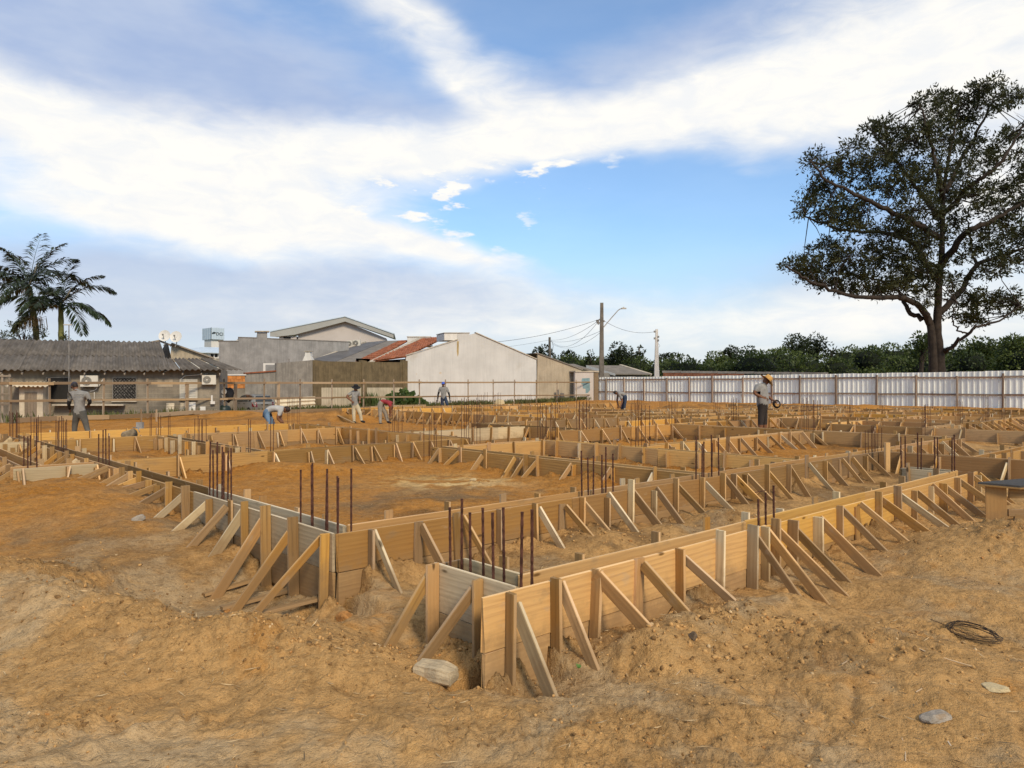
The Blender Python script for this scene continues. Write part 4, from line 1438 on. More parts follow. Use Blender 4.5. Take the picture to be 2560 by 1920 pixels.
def build_background():
    # --- tower with water tank
    t = thing('water_tower', 'white tower topped by a pale blue panelled tank with dark letters', 'tower', at(534, 960, 120))
    Y = 120.0
    mb = MB()
    a, b, c = at(506, 960, Y + 2.5), at(528, 960, Y), at(560, 960, Y + 1.5)
    z0, z1 = at(0, 848, Y).z, at(0, 819, Y).z

    def q(p, z):
        return Vector((p.x, p.y, z))
    bk = a + (c - b)
    mb.prism([q(p, z0) for p in (a, b, c, bk)], (0, 0, z1 - z0))
    mb.build('tank', METAL_BLUE, t)
    mb = MB()
    a2, b2, c2 = at(511, 960, Y + 2.2), at(528, 960, Y + 0.4), at(559, 960, Y + 1.8)
    mb.prism([q(p, -0.5) for p in (a2, b2, c2, a2 + (c2 - b2))], (0, 0, z0 + 0.5 - 0.004))
    mb.build('shaft', WHITE_TRIM, t)
    mb = MB()
    for s in np.linspace(0, 1, 6):
        p = b.lerp(c, s)
        mb.box(q(p, (z0 + z1) / 2), (0.05, 0.05, z1 - z0 + 0.06))
        p = b.lerp(a, s)
        mb.box(q(p, (z0 + z1) / 2), (0.05, 0.05, z1 - z0 + 0.06))
    mb.build('panel_ribs', METAL_BLUE, t)
    fc = bpy.data.curves.new('letters', 'FONT')
    fc.body = 'DCI'
    fc.size = 0.72
    fc.extrude = 0.02
    fo = bpy.data.objects.new('letters', fc)
    COL.objects.link(fo)
    bpy.context.view_layer.update()
    me = bpy.data.meshes.new_from_object(fo)
    bpy.data.objects.remove(fo)
    INK = mat('sign_ink', (0.025, 0.035, 0.04), 0.6, 0.1, 2)
    me.materials.clear()
    me.materials.append(INK)
    dv = (c - b)
    dv.z = 0
    dv.normalize()
    nv = Vector((dv.y, -dv.x, 0))
    M = Matrix((dv, Vector((0, 0, 1)), nv)).transposed().to_4x4()
    M.translation = q(b.lerp(c, 0.36), z0 + (z1 - z0) * 0.36) + nv * 0.06
    link('lettering', me, t, M)
    mb = MB()
    lc = q(b.lerp(c, 0.20), z0 + (z1 - z0) * 0.50) + nv * 0.05
    for k in range(3):
        th = R(150 - k * 50)
        ctr = lc + dv * 0.12 * math.cos(th) + Vector((0, 0, 0.14 * math.sin(th)))
        mb.prism([ctr + dv * (0.24 * math.cos(u)) + Vector((0, 0, 0.13 * math.sin(u) + 0.05 * math.cos(u))) for u in [i * math.pi / 6 for i in range(12)]], nv * (0.02 + 0.006 * k))
    mb.build('leaf_emblem', INK, t)

    # --- white low block with pale blue roof
    ln = line_at(440, 100, 560, 100)
    t = wall('low_block', 'white low building with pale blue sheet roof left of the grey wall', 'building', ln, [(455, 930), (560, 930), (560, 880), (455, 880)], WHITE_TRIM, depth=8)
    mb = MB()
    p = [wp(ln, 440, 881, 0.5), wp(ln, 560, 884, 0.5), wp(ln, 560, 866, -6), wp(ln, 455, 864, -6)]
    mb.prism(p, (0, 0, 0.12))
    mb.build('roof', ROOF_BLUE, t)
    for x in (487, 527, 537):
        mb = MB()
        rect(mb, ln, x, 885, x + 7, 893, 0.03, -0.02)
        mb.build('window', DARK, t)
    mb = MB()
    rect(mb, ln, 530, 896, 548, 910, 0.9, 0.02)
    mb.build('balcony', CEMENT, t)

    # --- big gabled house
    ln = line_at(680, 86, 990, 88)
    t = wall('gabled_house', 'pale pink gabled house with broad grey fascia rising behind the walls', 'house', ln, [(745, 960), (966, 960), (966, 846), (864, 804), (745, 835)], PINK_WALL, depth=10)
    mb = MB()
    slab(mb, ln, [(678, 831), (864, 793.5), (984, 836), (984, 846), (864, 805), (738, 838), (692, 843), (678, 842)], 0.75, 0.45)
    mb.build('fascia', FASCIA, t)
    mb = MB()
    slab(mb, ln, [(676, 829), (864, 791.5), (986, 834.5), (984, 836), (864, 793.5), (678, 831)], 0.85, -10.5)
    mb.build('roof', ROOF_BLUE, t)
    mb = MB()
    slab(mb, ln, [(692, 843), (738, 838), (864, 805), (966, 839), (984, 844), (984, 842), (864, 802), (692, 840)], 0.44, 0.02)
    mb.build('soffit', WHITE_TRIM, t)
    mb = MB()
    rect(mb, ln, 699, 841, 742, 870, 0.3, -8)
    mb.build('side_bay', PINK_WALL, t)
    mb = MB()
    rect(mb, ln, 710, 842.5, 728, 850, 0.34, 0.28)
    mb.build('window', DARK, t)

    # --- long grey rendered building with flat chimney
    ln = line_at(547, 68, 872, 72)
    t = wall('grey_building', 'large blank grey rendered building with a capped chimney', 'building', ln,
             [(547, 960), (872, 960), (872, 855), (668, 846.5), (668, 832), (643, 832), (643, 845), (597, 843.5), (597, 853), (547, 853)], PLASTER_GREY, depth=6)
    mb = MB()
    for (a, b) in (((545, 853), (597, 853)), ((595, 843.5), (643, 845)), ((668, 846.5), (872, 855))):
        slab(mb, ln, [(a[0], a[1]), (b[0], b[1]), (b[0], b[1] - 1.6), (a[0], a[1] - 1.6)], 0.06, -6.1)
    mb.build('coping', IRON, t)
    mb = MB()
    for (x0, x1) in ((643, 646), (654.5, 656.5), (665, 668)):
        rect(mb, ln, x0, 829.5, x1, 832.05, 0.0, -1.0)
    rect(mb, ln, 637, 827.5, 673.5, 829.5, 0.25, -1.2)
    mb.build('chimney_cap', CEMENT, t)
    mb = MB()
    slab(mb, ln, [(588, 853), (597, 843.5), (597, 853)], -0.3, -0.5)
    mb.build('parapet_return', WHITE_TRIM, t)

    # --- white chimney hood beyond the wall
    Y = 62.0
    t = thing('barbecue_chimney', 'small white flared barbecue chimney above the grey boundary wall', 'chimney', at(768, 902, Y))
    mb = MB()
    zz = [(756, 781, 902), (762, 776, 889), (763, 775, 881)]
    for i in range(2):
        (a0, b0, y0), (a1, b1, y1) = zz[i], zz[i + 1]
        f = [at(a0, y0, Y), at(b0, y0, Y), at(b1, y1, Y), at(a1, y1, Y)]
        d0, d1 = 0.8, 0.5
        vs = f + [f[0] + Vector((0, d0, 0)), f[1] + Vector((0, d0, 0)), f[2] + Vector((0, d1, 0)), f[3] + Vector((0, d1, 0))]
        mb.add(vs, [(0, 1, 2, 3), (5, 4, 7, 6), (4, 0, 3, 7), (1, 5, 6, 2), (3, 2, 6, 7), (4, 5, 1, 0)])
    mb.build('hood', WHITE_TRIM, t)
    mb = MB()
    rect(mb, line_at(700, Y, 800, Y), 760.5, 877.5, 777.5, 879, 0.1, -0.7)
    mb.build('cap', CEMENT, t)
    mb = MB()
    rect(mb, line_at(700, Y, 800, Y), 763.5, 879, 767, 881.05, 0.0, -0.5)
    rect(mb, line_at(700, Y, 800, Y), 771, 879, 774.5, 881.05, 0.0, -0.5)
    mb.build('vent_piers', WHITE_TRIM, t)

    # --- roofs between: dark sheet roof, light strip, red tile roofs
    t = thing('red_tiled_house', 'house with two red tiled roof strips beside the white gable wall', 'house', at(920, 960, 80))
    Pr = [at(818, 905, 66), at(878, 905, 66), at(1018, 848, 80), at(985, 852, 80)]

    def roofquad(name, q0, q1, q2, q3, m, th=0.1):
        mbb = MB()
        mbb.prism([q0, q1, q2, q3], (0, 0, -th))
        return mbb.build(name, m, t)
    roofquad('dark_roof', at(782, 898, 66), at(835, 905, 66), at(968, 851, 80), at(905, 857, 80), ROOF_DARK)
    roofquad('roof_flashing', at(780, 899, 65.9), at(786, 900, 65.9), at(915, 853, 79.9), at(908, 853, 79.9), CEMENT, 0.15)
    roofquad('pale_roof', at(832, 906, 66), at(892, 908, 66), at(1002, 851, 80), at(966, 852, 80), ROOF_GREY)
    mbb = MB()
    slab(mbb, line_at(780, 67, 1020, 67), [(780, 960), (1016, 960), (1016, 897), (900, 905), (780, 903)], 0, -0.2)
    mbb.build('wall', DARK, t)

    def tiles(e0, e1, r1, r0, cols, rows):
        P = bil(e0, e1, r1, r0)
        me = None
        w = (e1 - e0).length / cols
        h = (r0 - e0).length / rows
        ex = (e1 - e0).normalized()
        ey = (r0 - e0).normalized()
        en = ex.cross(ey).normalized()
        if en.z < 0:
            en = -en
        mbt = MB()
        vs, fs = [], []
        for j, yy in enumerate((-0.55 * h, 0.6 * h)):
            for i in range(5):
                th = math.pi * i / 4
                vs.append(Vector((-math.cos(th) * w * 0.52, yy, math.sin(th) * w * 0.3 + (0.05 if j == 0 else 0.0))))
        for i in range(4):
            fs.append((i, i + 1, i + 6, i + 5))
        fs.append((0, 1, 2, 3, 4))
        me = bpy.data.meshes.new('tile')
        me.from_pydata([tuple(v) for v in vs], [], fs)
        me.materials.append(TILE)
        for pl in me.polygons:
            pl.use_smooth = False
        M0 = Matrix((ex, ey, en)).transposed().to_4x4()
        for j in range(rows):
            for i in range(cols):
                M = M0.copy()
                M.translation = P((i + 0.5) / cols, (j + 0.5) / rows) + en * (0.02 + random.uniform(0, 0.02))
                link('roof_tile', me, t, M @ Matrix.Rotation(random.uniform(-0.05, 0.05), 4, 'Z'))
    e = [at(888, 905, 66), at(925, 905, 66), at(1022, 852, 80), at(998, 853, 80)]
    roofquad('tile_bed', *e, TILE, 0.05)
    tiles(*e, 8, 13)
    e = [at(930, 904, 65.5), at(1012, 893, 66.0), at(1112, 845, 80), at(1052, 845, 80)]
    roofquad('tile_bed', *e, TILE, 0.05)
    tiles(*e, 12, 15)
    roofquad('ridge_flashing', at(920, 904, 65), at(932, 904, 65), at(1060, 842, 79.5), at(1050, 842, 79.5), CEMENT, 0.12)
    roofquad('gutter', at(890, 896, 64.5), at(925, 897, 64.5), at(924, 901, 64.5), at(890, 900, 64.5), WHITE_TRIM, 0.1)
    for (x0, y0, x1, y1, Yc) in ((1018, 843, 1076, 866, 79),):
        mbb = MB()
        rect(mbb, line_at(x0, Yc, x1, Yc), x0, y0, x1, y1, 0, -2.2)
        cc = mbb.build('tank_box', WHITE_TRIM, t)
        mbb = MB()
        rect(mbb, line_at(x0, Yc, x1, Yc), x0 - 1, y0 - 2, x1 + 1, y0, 0.06, -2.3)
        mbb.build('coping', CEMENT, cc)
    ln2 = line_at(860, 77, 910, 77)
    air_conditioner(ln2, 870, 852, 883, 868, 'left of two outdoor units on the dark sheet roof')
    air_conditioner(ln2, 884.5, 850, 902, 867, 'right of two outdoor units on the dark sheet roof')

    # --- white gable wall house
    ln = line_at(1015, 66.5, 1342, 71.5)
    t = wall('white_house', 'tall plain off-white gable wall of a house behind the rails', 'house', ln,
             [(1014.5, 1012), (1342, 1006), (1341, 899), (1189, 833), (1174, 837), (1174, 832.5), (1144, 834), (1144, 850), (1014.5, 890.5)], PLASTER_WHITE, depth=0.25)
    mb = MB()
    for (a, b) in (((1013, 890), (1144, 849.5)), ((1189, 832.5), (1342, 899))):
        slab(mb, ln, [(a[0], a[1]), (b[0], b[1]), (b[0], b[1] - 2.2), (a[0], a[1] - 2.2)], 0.1, -0.35)
    mb.build('coping', CEMENT, t)
    mb = MB()
    rect(mb, ln, 1111, 833.5, 1143.8, 850.5, -0.02, -2.5)
    bx = mb.build('tank_box', WHITE_TRIM, t)
    mb = MB()
    rect(mb, ln, 1110, 831.3, 1174.6, 832.4, 0.06, -2.6)
    mb.build('coping', CEMENT, bx)
    mb = MB()
    a0, b0 = wp(ln, 1189, 836, -0.3), wp(ln, 1338, 902, -0.3)
    mb.prism([a0, b0, b0 + Vector((-3.2, 8, -0.6)), a0 + Vector((-3.2, 8, -0.6))], (0, 0, -0.1))
    mb.build('rear_roof', ROOF_GREY, t)
    mb = MB()
    slab(mb, ln, [(1142.5, 853), (1147, 853), (1146.5, 885), (1144, 892), (1142, 880)], 0.006, -0.05)
    mb.build('rust_stain', mat('rust_stain', (0.36, 0.27, 0.13), 0.9, 0.2, 3), t)
    for (x, y, r) in ((1101, 932.5, 3.0), (1068, 952, 1.8), (1041, 935, 1.5)):
        mb = MB()
        mb.prism([wp(ln, x + r * math.cos(a), y + r * 0.9 * math.sin(a), 0.008) for a in [i * math.pi / 5 for i in range(10)]], nrm(ln) * -0.05)
        mb.build('wall_patch', CEMENT, t)
    # --- beige stained wall
    ln = line_at(1342, 71.6, 1456, 73.5)
    t = wall('beige_house', 'stained beige wall sloping down right of the white gable', 'house', ln, [(1342, 1008), (1456, 1006), (1454, 925), (1344, 884.5)], PLASTER_BEIGE, depth=0.25)
    mb = MB()
    slab(mb, ln, [(1336, 884), (1344, 884.5), (1456, 925.5), (1456, 923), (1344, 882), (1336, 882)], 0.12, -6)
    mb.build('roof_edge', ROOF_GREY, t)
    for (x, y, w, h) in ((1357, 1005, 11, 3.0), (1381, 1004, 10, 24), (1389, 1004, 0, 0)):
        pass
    for (x0, y0, x1, y1, lab) in ((1386, 974, 1393, 1003, 'dark leaning board at the beige wall'), (1396, 983, 1406, 1004, 'broad dark slab leaning beside the beige wall')):
        mb = MB()
        slab(mb, ln, [(x0, y1), (x1, y1), (x1 - 2, y0), (x0, y0)], 0.5, 0.42)
        tag(mb.build('leaning_slab', ROOF_DARK, loc=wp(ln, (x0 + x1) / 2, y1, 0.46)), lab, 'slab', 'slabs by the beige wall')
    # --- pink and white wall end with teal patch
    ln = line_at(1436, 72.0, 1490, 73.2)
    t = wall('pink_wall', 'pale pink wall end with a ragged teal painted patch', 'wall', ln, [(1437, 1006), (1484, 1006), (1484, 930), (1438, 929)], PINK_WALL, thick=0.25)
    mb = MB()
    slab(mb, ln, [(1455, 946), (1474, 945), (1475, 975), (1470, 982), (1464, 983), (1464, 972), (1457, 971), (1457, 962), (1453, 960)], 0.01, -0.05)
    mb.build('teal_patch', mat('paint_teal', (0.17, 0.26, 0.275), warm=False, rough=0.8, var=0.15, scale=3), t)
    mb = MB()
    rect(mb, ln, 1437, 927, 1496, 930, 0.1, -3)
    mb.build('coping', CEMENT, t)
    mb = MB()
    rect(mb, ln, 1485, 932, 1496, 1004, 0.02, -2.5)
    mb.build('gate_board', POSTWOOD, t)
    # --- grey roofed houses behind
    ln = line_at(1420, 92, 1510, 93)
    t = wall('small_house', 'low white house with grey roof left of the tall pole', 'house', ln, [(1435, 985), (1502, 985), (1502, 931), (1435, 931)], WHITE_TRIM, depth=6)
    mb = MB()
    mb.prism([wp(ln, 1428, 914, 0.5), wp(ln, 1502, 932, 0.6), wp(ln, 1505, 925, -5), wp(ln, 1470, 906, -6), wp(ln, 1422, 907, -6)], (0, 0, -0.15))
    mb.build('roof', ROOF_GREY, t)
    ln = line_at(1480, 96, 1630, 97)
    t = wall('hipped_house', 'house with hipped grey roof right of the tall pole', 'house', ln, [(1500, 985), (1606, 985), (1606, 932), (1500, 932)], IRON, depth=7)
    mb = MB()
    e = [wp(ln, 1534, 934, 0.8), wp(ln, 1622, 935, 0.8), wp(ln, 1566, 912, -3.5), wp(ln, 1482, 911, -3.5)]
    mb.prism(e, (0, 0, -0.15))
    mb.build('roof', ROOF_GREY, t)
    mb = MB()
    mb.prism([wp(ln, 1480, 911, -3.4), wp(ln, 1534, 934, 0.85), wp(ln, 1534, 940, 0.85), wp(ln, 1480, 918, -3.4)], (0, 0.2, 0))
    mb.build('barge_board', WHITE_TRIM, t)
    mb = MB()
    mb.prism([wp(ln, 1566, 909, -3.6), wp(ln, 1572, 909, -3.6), wp(ln, 1626, 934, 0.7), wp(ln, 1622, 936, 0.7)], (0, 0, -0.2))
    mb.build('hip_cap', CEMENT, t)
    # --- unfinished brick wall behind the metal fence
    ln = line_at(1656, 84, 2075, 72)
    t = wall('brick_wall', 'unfinished red brick wall with cement cap showing above the metal fence', 'wall', ln, [(1657, 1000), (2070, 1000), (2070, 938), (1657, 938)], BRICKM, thick=0.15)
    for i in range(9):
        mb = MB()
        x0, x1 = 1656 + i * 46, 1656 + (i + 1) * 46 - 1
        rect(mb, ln, x0, 926.5 + i * 0.55, x1, 932 + i * 0.55, 0.04, -0.2)
        mb.build('cap_beam', CEMENT, t)
    block_courses(t, ln, 1658, 932, 1860, 944, 0.4, 0.19, BRICKM, 'brick')

    # --- boundary walls at left centre
    ln = line_at(553, 50, 616, 51.5)
    t = wall('block_wall', 'orange clay block wall above a beige base beside the car', 'wall', ln, [(548, 1040), (613, 1040), (613, 938), (548, 940)], HOUSE_WALL, thick=0.2)
    block_courses(t, ln, 554, 939, 612, 971, 0.32, 0.2, ORANGE_BLOCK, 'block')
    mb = MB()
    rect(mb, ln, 548, 935.5, 614, 938.5, 0.08, -0.25)
    mb.build('coping', WHITE_TRIM, t)
    ln = line_at(612, 51.5, 694, 53)
    t = wall('grey_boundary_wall', 'low grey rendered wall with terracotta coping behind the car', 'wall', ln, [(612, 1045), (694, 1045), (694, 928), (612, 934)], GREY_WALL, thick=0.2)
    mb = MB()
    slab(mb, ln, [(612, 934.5), (694, 928.5), (694, 925.5), (612, 931.5)], 0.1, -0.3)
    mb.build('coping', TILE, t)
    ln = line_at(690, 52.8, 784, 55)
    t = wall('streaked_wall', 'tall grey streaked wall between the low wall and the brown wall', 'wall', ln, [(691, 1040), (785, 1040), (785, 900), (691, 908)], GREY_WALL, thick=0.25)
    for x in (694, 722, 725):
        mb = MB()
        mb.tube([wp(ln, x, 909, -0.1), wp(ln, x + 0.3, 897, -0.1)], 0.012, 4)
        mb.build('starter_bar', RUST, t)
    # a white window frame over the low wall
    ln3 = line_at(650, 60, 700, 60)
    t = wall('white_annex', 'white framed annex window peeping over the low grey wall', 'house', ln3, [(658, 960), (694, 960), (694, 908), (658, 908)], WHITE_TRIM, depth=2)
    mb = MB()
    rect(mb, ln3, 664, 912, 692, 930, 0.02, -0.02)
    mb.build('pane', PLASTER_GREY, t)
    # brown wall
    ln = line_at(784, 55, 1016, 65)
    t = wall('brown_wall', 'long brown stained concrete wall with cream panels below', 'wall', ln, [(786, 1040), (1014, 1030), (1014, 906), (786, 903)], BROWN_WALL, thick=0.2)
    for (x0, x1) in ((782, 801), (903, 915), (1006, 1017)):
        mb = MB()
        slab(mb, ln, [(x0, 1035), (x1, 1035), (x1, 902.5), (x0, 900)], 0.1, -0.25)
        mb.build('pier', BROWN_WALL, t)
    for (x0, x1) in ((801.5, 902.5), (915.5, 1005.5)):
        mb = MB()
        rect(mb, ln, x0, 969, x1, 1030, 0.03, -0.1)
        mb.build('cream_panel', CREAM_WALL, t)
    # cream corrugated sheeting lying sideways
    ln = line_at(686, 48, 790, 50.5)
    a, b, c, d = wp(ln, 688, 1032), wp(ln, 788, 1022), wp(ln, 787, 991), wp(ln, 688, 995)
    o = corr_sheet(bil(a, d, c, b), 0, 1, 0, 1, 0.27, 0.05, 0, 4).build('sheet_barrier', mat('cream_sheet', (0.60, 0.54, 0.42), 0.6, 0.1, 1, streak=0.2), loc=a, smooth=True)
    tag(o, 'cream corrugated sheets set sideways as a barrier right of the car', 'barrier')


def build_rails():
    """rough boundary of posts and two board rails"""
    t = thing('rail_fence', 'rough timber rail fence running across the back left of the site', 'fence', on_line(700, BB0, BB1))
    xs = [-60, 28, 127, 259.5, 371, 468, 564, 589, 661, 697, 752, 831.5, 910, 986, 1051, 1114, 1172, 1235, 1287, 1342, 1394, 1442, 1484]
    d = Vector((BB1[0] - BB0[0], BB1[1] - BB0[1], 0)).normalized()
    nv = Vector((d.y, -d.x, 0))
    pts = []
    for x in xs:
        p = on_line(x, BB0, BB1)
        f = (p.y - 29) / 45.0
        thick = x in (468, 589, 697)
        g = gz(p.x, p.y)
        top = HC + (HY - (960 if thick else 952)) / F * p.y
        if thick:
            top -= 0.1
        w = 0.15 if thick else 0.075
        q = p + nv * (-0.06)
        plank('post', t, (q.x, q.y, g - 0.2), (q.x + random.uniform(-0.04, 0.04), q.y, top + 0.1), d, w, w * 0.9, POSTWOOD)
        pts.append(p)
    for yL, yR, wd in ((958.5, 955.5, 0.115), (1003, 987, 0.10)):
        for i in range(len(pts) - 1):
            a, b = pts[i], pts[i + 1]
            fa, fb = [max(0, min(1, (xs[k]) / 1480)) for k in (i, i + 1)]
            ya, yb = yL + (yR - yL) * fa, yL + (yR - yL) * fb
            za, zb = HC + (HY - ya) / F * a.y, HC + (HY - yb) / F * b.y
            j = nv * (0.012 + 0.03 * (i % 2))
            plank('rail', t, Vector((a.x, a.y, za)) + j - d * 0.1, Vector((b.x, b.y, zb + random.uniform(-0.02, 0.02))) + j + d * 0.1, (0, 0, 1), wd, 0.025, RAILWOOD)
    # kick board along the ground
    for i in range(1, 14):
        a, b = pts[i], pts[i + 1]
        j = nv * (0.45 + 0.05 * (i % 2))
        plank('ground_board', t, Vector((a.x, a.y, gz(a.x, a.y) + 0.16)) + j, Vector((b.x, b.y, gz(b.x, b.y) + 0.16)) + j, (0, 0, 1), 0.2, 0.03, RAILWOOD)


def build_metal_fence():
    t = thing('metal_fence', 'long white corrugated metal fence on timber posts at right', 'fence', W(FENCE_U, 30, 0.0))
    PANEL = mat('fence_sheet', (0.76, 0.77, 0.71), 0.5, 0.05, 0.8, streak=0.2, obj_var=0.06, warm=False)
    # trapezoid ribs, sheet about a metre wide
    prof = [(0.0, 0.0), (0.03, 0.042), (0.09, 0.042), (0.12, 0.0)]
    n = 3
    pitch = 0.345
    vs = []
    for k in range(n):
        for (s, d) in prof:
            vs.append((k * pitch + s, d))
    vs.append((n * pitch + 0.03, 0.0))
    H = 2.55
    verts, faces = [], []
    for (s, d) in vs:
        verts += [(s, -d, 0), (s, -d, H), (s, -d + 0.004, 0), (s, -d + 0.004, H)]
    for i in range(len(vs) - 1):
        a, b = i * 4, (i + 1) * 4
        faces += [(a, b, b + 1, a + 1), (a + 3, b + 3, b + 2, a + 2), (a + 1, b + 1, b + 3, a + 3)]
    me = bpy.data.meshes.new('panel')
    me.from_pydata(verts, [], faces)
    me.materials.append(PANEL)
    d = -W(0, 1)
    nn = -W(1, 0)
    # local x along -v, local -y towards the site (-u)
    M0 = Matrix((d, -nn, Vector((0, 0, 1)))).transposed().to_4x4()
    v = 48.9
    w = n * pitch
    k = 0
    while v > 4:
        M = M0.copy()
        p = W(FENCE_U, v, 0)
        M.translation = W(FENCE_U + 0.006 * (k % 2), v, -0.02 + random.uniform(-0.015, 0.015) - 0.13 * max(0, min(1, (v - 14) / 24)))
        link('panel', me, t, M)
        v -= w
        k += 1
    PW = wood('fence_post_wood', (0.20, 0.125, 0.085), (0.33, 0.24, 0.165), (0.10, 0.06, 0.035), 0.6, dirt=0)
    RW = wood('fence_rail_wood', (0.27, 0.165, 0.11), (0.40, 0.29, 0.20), (0.14, 0.08, 0.05), 0.6, dirt=0)
    fl = (tuple(W(FENCE_U - 0.16, 48.9)[:2]), tuple(W(FENCE_U - 0.16, 4)[:2]))
    xs = [1488, 1514, 1560, 1610, 1666, 1723, 1780, 1856, 1930, 1999, 2090, 2191, 2290, 2393, 2507, 2640]
    pts = []
    for x in xs:
        p = on_line(x, *fl)
        g = gz(p.x, p.y)
        w = random.uniform(0.11, 0.16)
        plank('post', t, (p.x, p.y, g - 0.3), (p.x + random.uniform(-0.04, 0.04), p.y, 2.28 + random.uniform(-0.05, 0.12)), d, w, 0.12, PW)
        pts.append(p)
    for i in range(len(pts) - 1):
        for z in (2.15, 0.97):
            j = nn * (-0.08 + 0.012 * (i % 2))
            dz = random.uniform(-0.02, 0.02)
            plank('rail', t, pts[i] + j + Vector((0, 0, z + dz)) - d * 0.12, pts[i + 1] + j + Vector((0, 0, z + dz + random.uniform(-0.03, 0.03))) + d * 0.12, (0, 0, 1), 0.11, 0.045, RW)


def wire(mb, a, b, sag, r=0.012, n=14):
    a, b = Vector(a), Vector(b)
    mb.tube([a.lerp(b, i / n) - Vector((0, 0, sag * 4 * (i / n) * (1 - i / n))) for i in range(n + 1)], r, 4)


def build_poles():
    WIREM = mat('cable', (0.03, 0.03, 0.033), 0.6, 0.1, 4)
    # main pole with lamp arm
    Y = 76.0
    t = thing('utility_pole', 'tallest dark utility pole with a street lamp arm', 'utility pole', at(1504, 985, Y))
    mb = MB()
    a, b = at(1503.5, 990, Y), at(1504.5, 757, Y)
    w0, w1 = 0.27, 0.155
    vs = []
    for p, w in ((a, w0), (b, w1)):
        vs += [p + Vector(q) for q in ((-w, -w * 0.8, 0), (w, -w * 0.8, 0), (w, w * 0.8, 0), (-w, w * 0.8, 0))]
    mb.add(vs, [(0, 1, 5, 4), (1, 2, 6, 5), (2, 3, 7, 6), (3, 0, 4, 7), (4, 5, 6, 7)])
    mb.build('shaft', POLEDARK, t)
    mb = MB()
    mb.tube([at(1509, 818, Y), at(1530, 793, Y - 0.3), at(1546, 775, Y - 0.6), at(1551, 772, Y - 0.7), at(1560, 771.5, Y - 0.8)], 0.05, 6)
    arm = mb.build('lamp_arm', CONCRETE, t)
    mb = MB()
    mb.box(at(1559.5, 771, Y - 0.8), (0.5, 0.25, 0.13))
    mb.box(at(1559, 768.6, Y - 0.8), (0.12, 0.12, 0.1))
    mb.build('lamp_head', CONCRETE, arm)
    mb = MB()
    for (x, y, s) in ((1494, 803, 0.3), (1496, 808, 0.22), (1500, 799, 0.18), (1509, 803, 0.2)):
        mb.box(at(x, y, Y), (s, 0.2, s * 0.9))
    mb.tube([at(1492, 806, Y), at(1496, 812, Y), at(1500, 805, Y)], 0.03, 5)
    mb.build('insulators', IRON, t)
    # second pole behind
    Y2 = 112.0
    t2 = thing('utility_pole', 'short dark pole top rising behind the beige wall', 'utility pole', at(1374, 985, Y2), 'poles along the street')
    t['group'] = 'poles along the street'
    mb = MB()
    mb.tube([at(1374.5, 985, Y2), at(1374, 843, Y2)], [0.28, 0.17], 8)
    mb.build('shaft', POLEDARK, t2)
    mb = MB()
    mb.tube([at(1379, 850, Y2), at(1383, 865, Y2), at(1381, 880, Y2), at(1385, 888, Y2)], 0.04, 4)
    mb.build('hanging_cable', WIREM, t2)
    # pale concrete pole
    Y3 = 78.0
    t3 = thing('utility_pole', 'pale tapered concrete pole behind the metal fence', 'utility pole', at(1642, 980, Y3), 'poles along the street')
    mb = MB()
    for (y0, y1, wa, wb) in ((985, 925, 6.6, 5.6), (925, 823, 5.4, 2.8)):
        a, b = at(1641.5, y0, Y3), at(1641.8, y1, Y3)
        wa, wb = wa / F * Y3, wb / F * Y3
        vs = []
        for p, w in ((a, wa), (b, wb)):
            vs += [p + Vector(q) for q in ((-w, -w * 0.7, 0), (w, -w * 0.7, 0), (w, w * 0.7, 0), (-w, w * 0.7, 0))]
        mb.add(vs, [(0, 1, 5, 4), (1, 2, 6, 5), (2, 3, 7, 6), (3, 0, 4, 7), (4, 5, 6, 7)])
    mb.build('shaft', mat('pale_concrete', (0.62, 0.61, 0.60), 0.9, 0.1, 1.5, streak=0.2), t3)
    mb = MB()
    for (x, y) in ((1636.5, 829), (1646, 842), (1636.5, 846), (1645.5, 851)):
        mb.box(at(x, y, Y3 - 0.1), (0.16, 0.15, 0.2))
    mb.tube([at(1645, 858, Y3), at(1650, 864, Y3), at(1647, 869, Y3)], 0.02, 4)
    mb.build('insulators', IRON, t3)
    # far lamp
    Y4 = 135.0
    t4 = thing('street_lamp', 'small distant street lamp before the dark trees', 'street lamp', at(1598, 970, Y4))
    mb = MB()
    mb.tube([at(1598, 970, Y4), at(1598, 868, Y4)], 0.16, 6)
    mb.build('post', IRON, t4)
    mb = MB()
    mb.tube([at(1597, 894, Y4), at(1592, 884, Y4), at(1581, 880, Y4)], 0.07, 5)
    mb.build('arm', CONCRETE, t4)
    # wires, each a thing
    for (a, b, sag, r, lab) in (
            (at(1502, 797, Y), at(1180, 859, 70), 0.5, 0.022, 'thick cable from the tall pole down to the white house'),
            (at(1494, 803, Y), at(1376, 850, Y2), 0.6, 0.018, 'upper wire between the tall pole and the short pole'),
            (at(1494, 806, Y), at(1376, 852, Y2), 1.6, 0.018, 'sagging wire between the tall pole and the short pole'),
            (at(1500, 828, Y), at(1376, 853, Y2), 0.5, 0.018, 'lower wire between the tall pole and the short pole'),
            (at(1500, 832, Y), at(1383, 861, Y2), 1.0, 0.016, 'lowest slack wire between the tall pole and the short pole'),
            (at(1510, 802, Y), at(1638, 829, Y3), 0.55, 0.02, 'slack wire between the tall pole and the pale pole'),
            (at(1372, 850, Y2), at(1100, 878, 110), 0.4, 0.02, 'wire leaving the short pole to the left')):
        mb = MB()
        wire(mb, a, b, sag, r)
        tag(mb.build('overhead_wire', WIREM, loc=a), lab, 'wire', 'overhead wires')
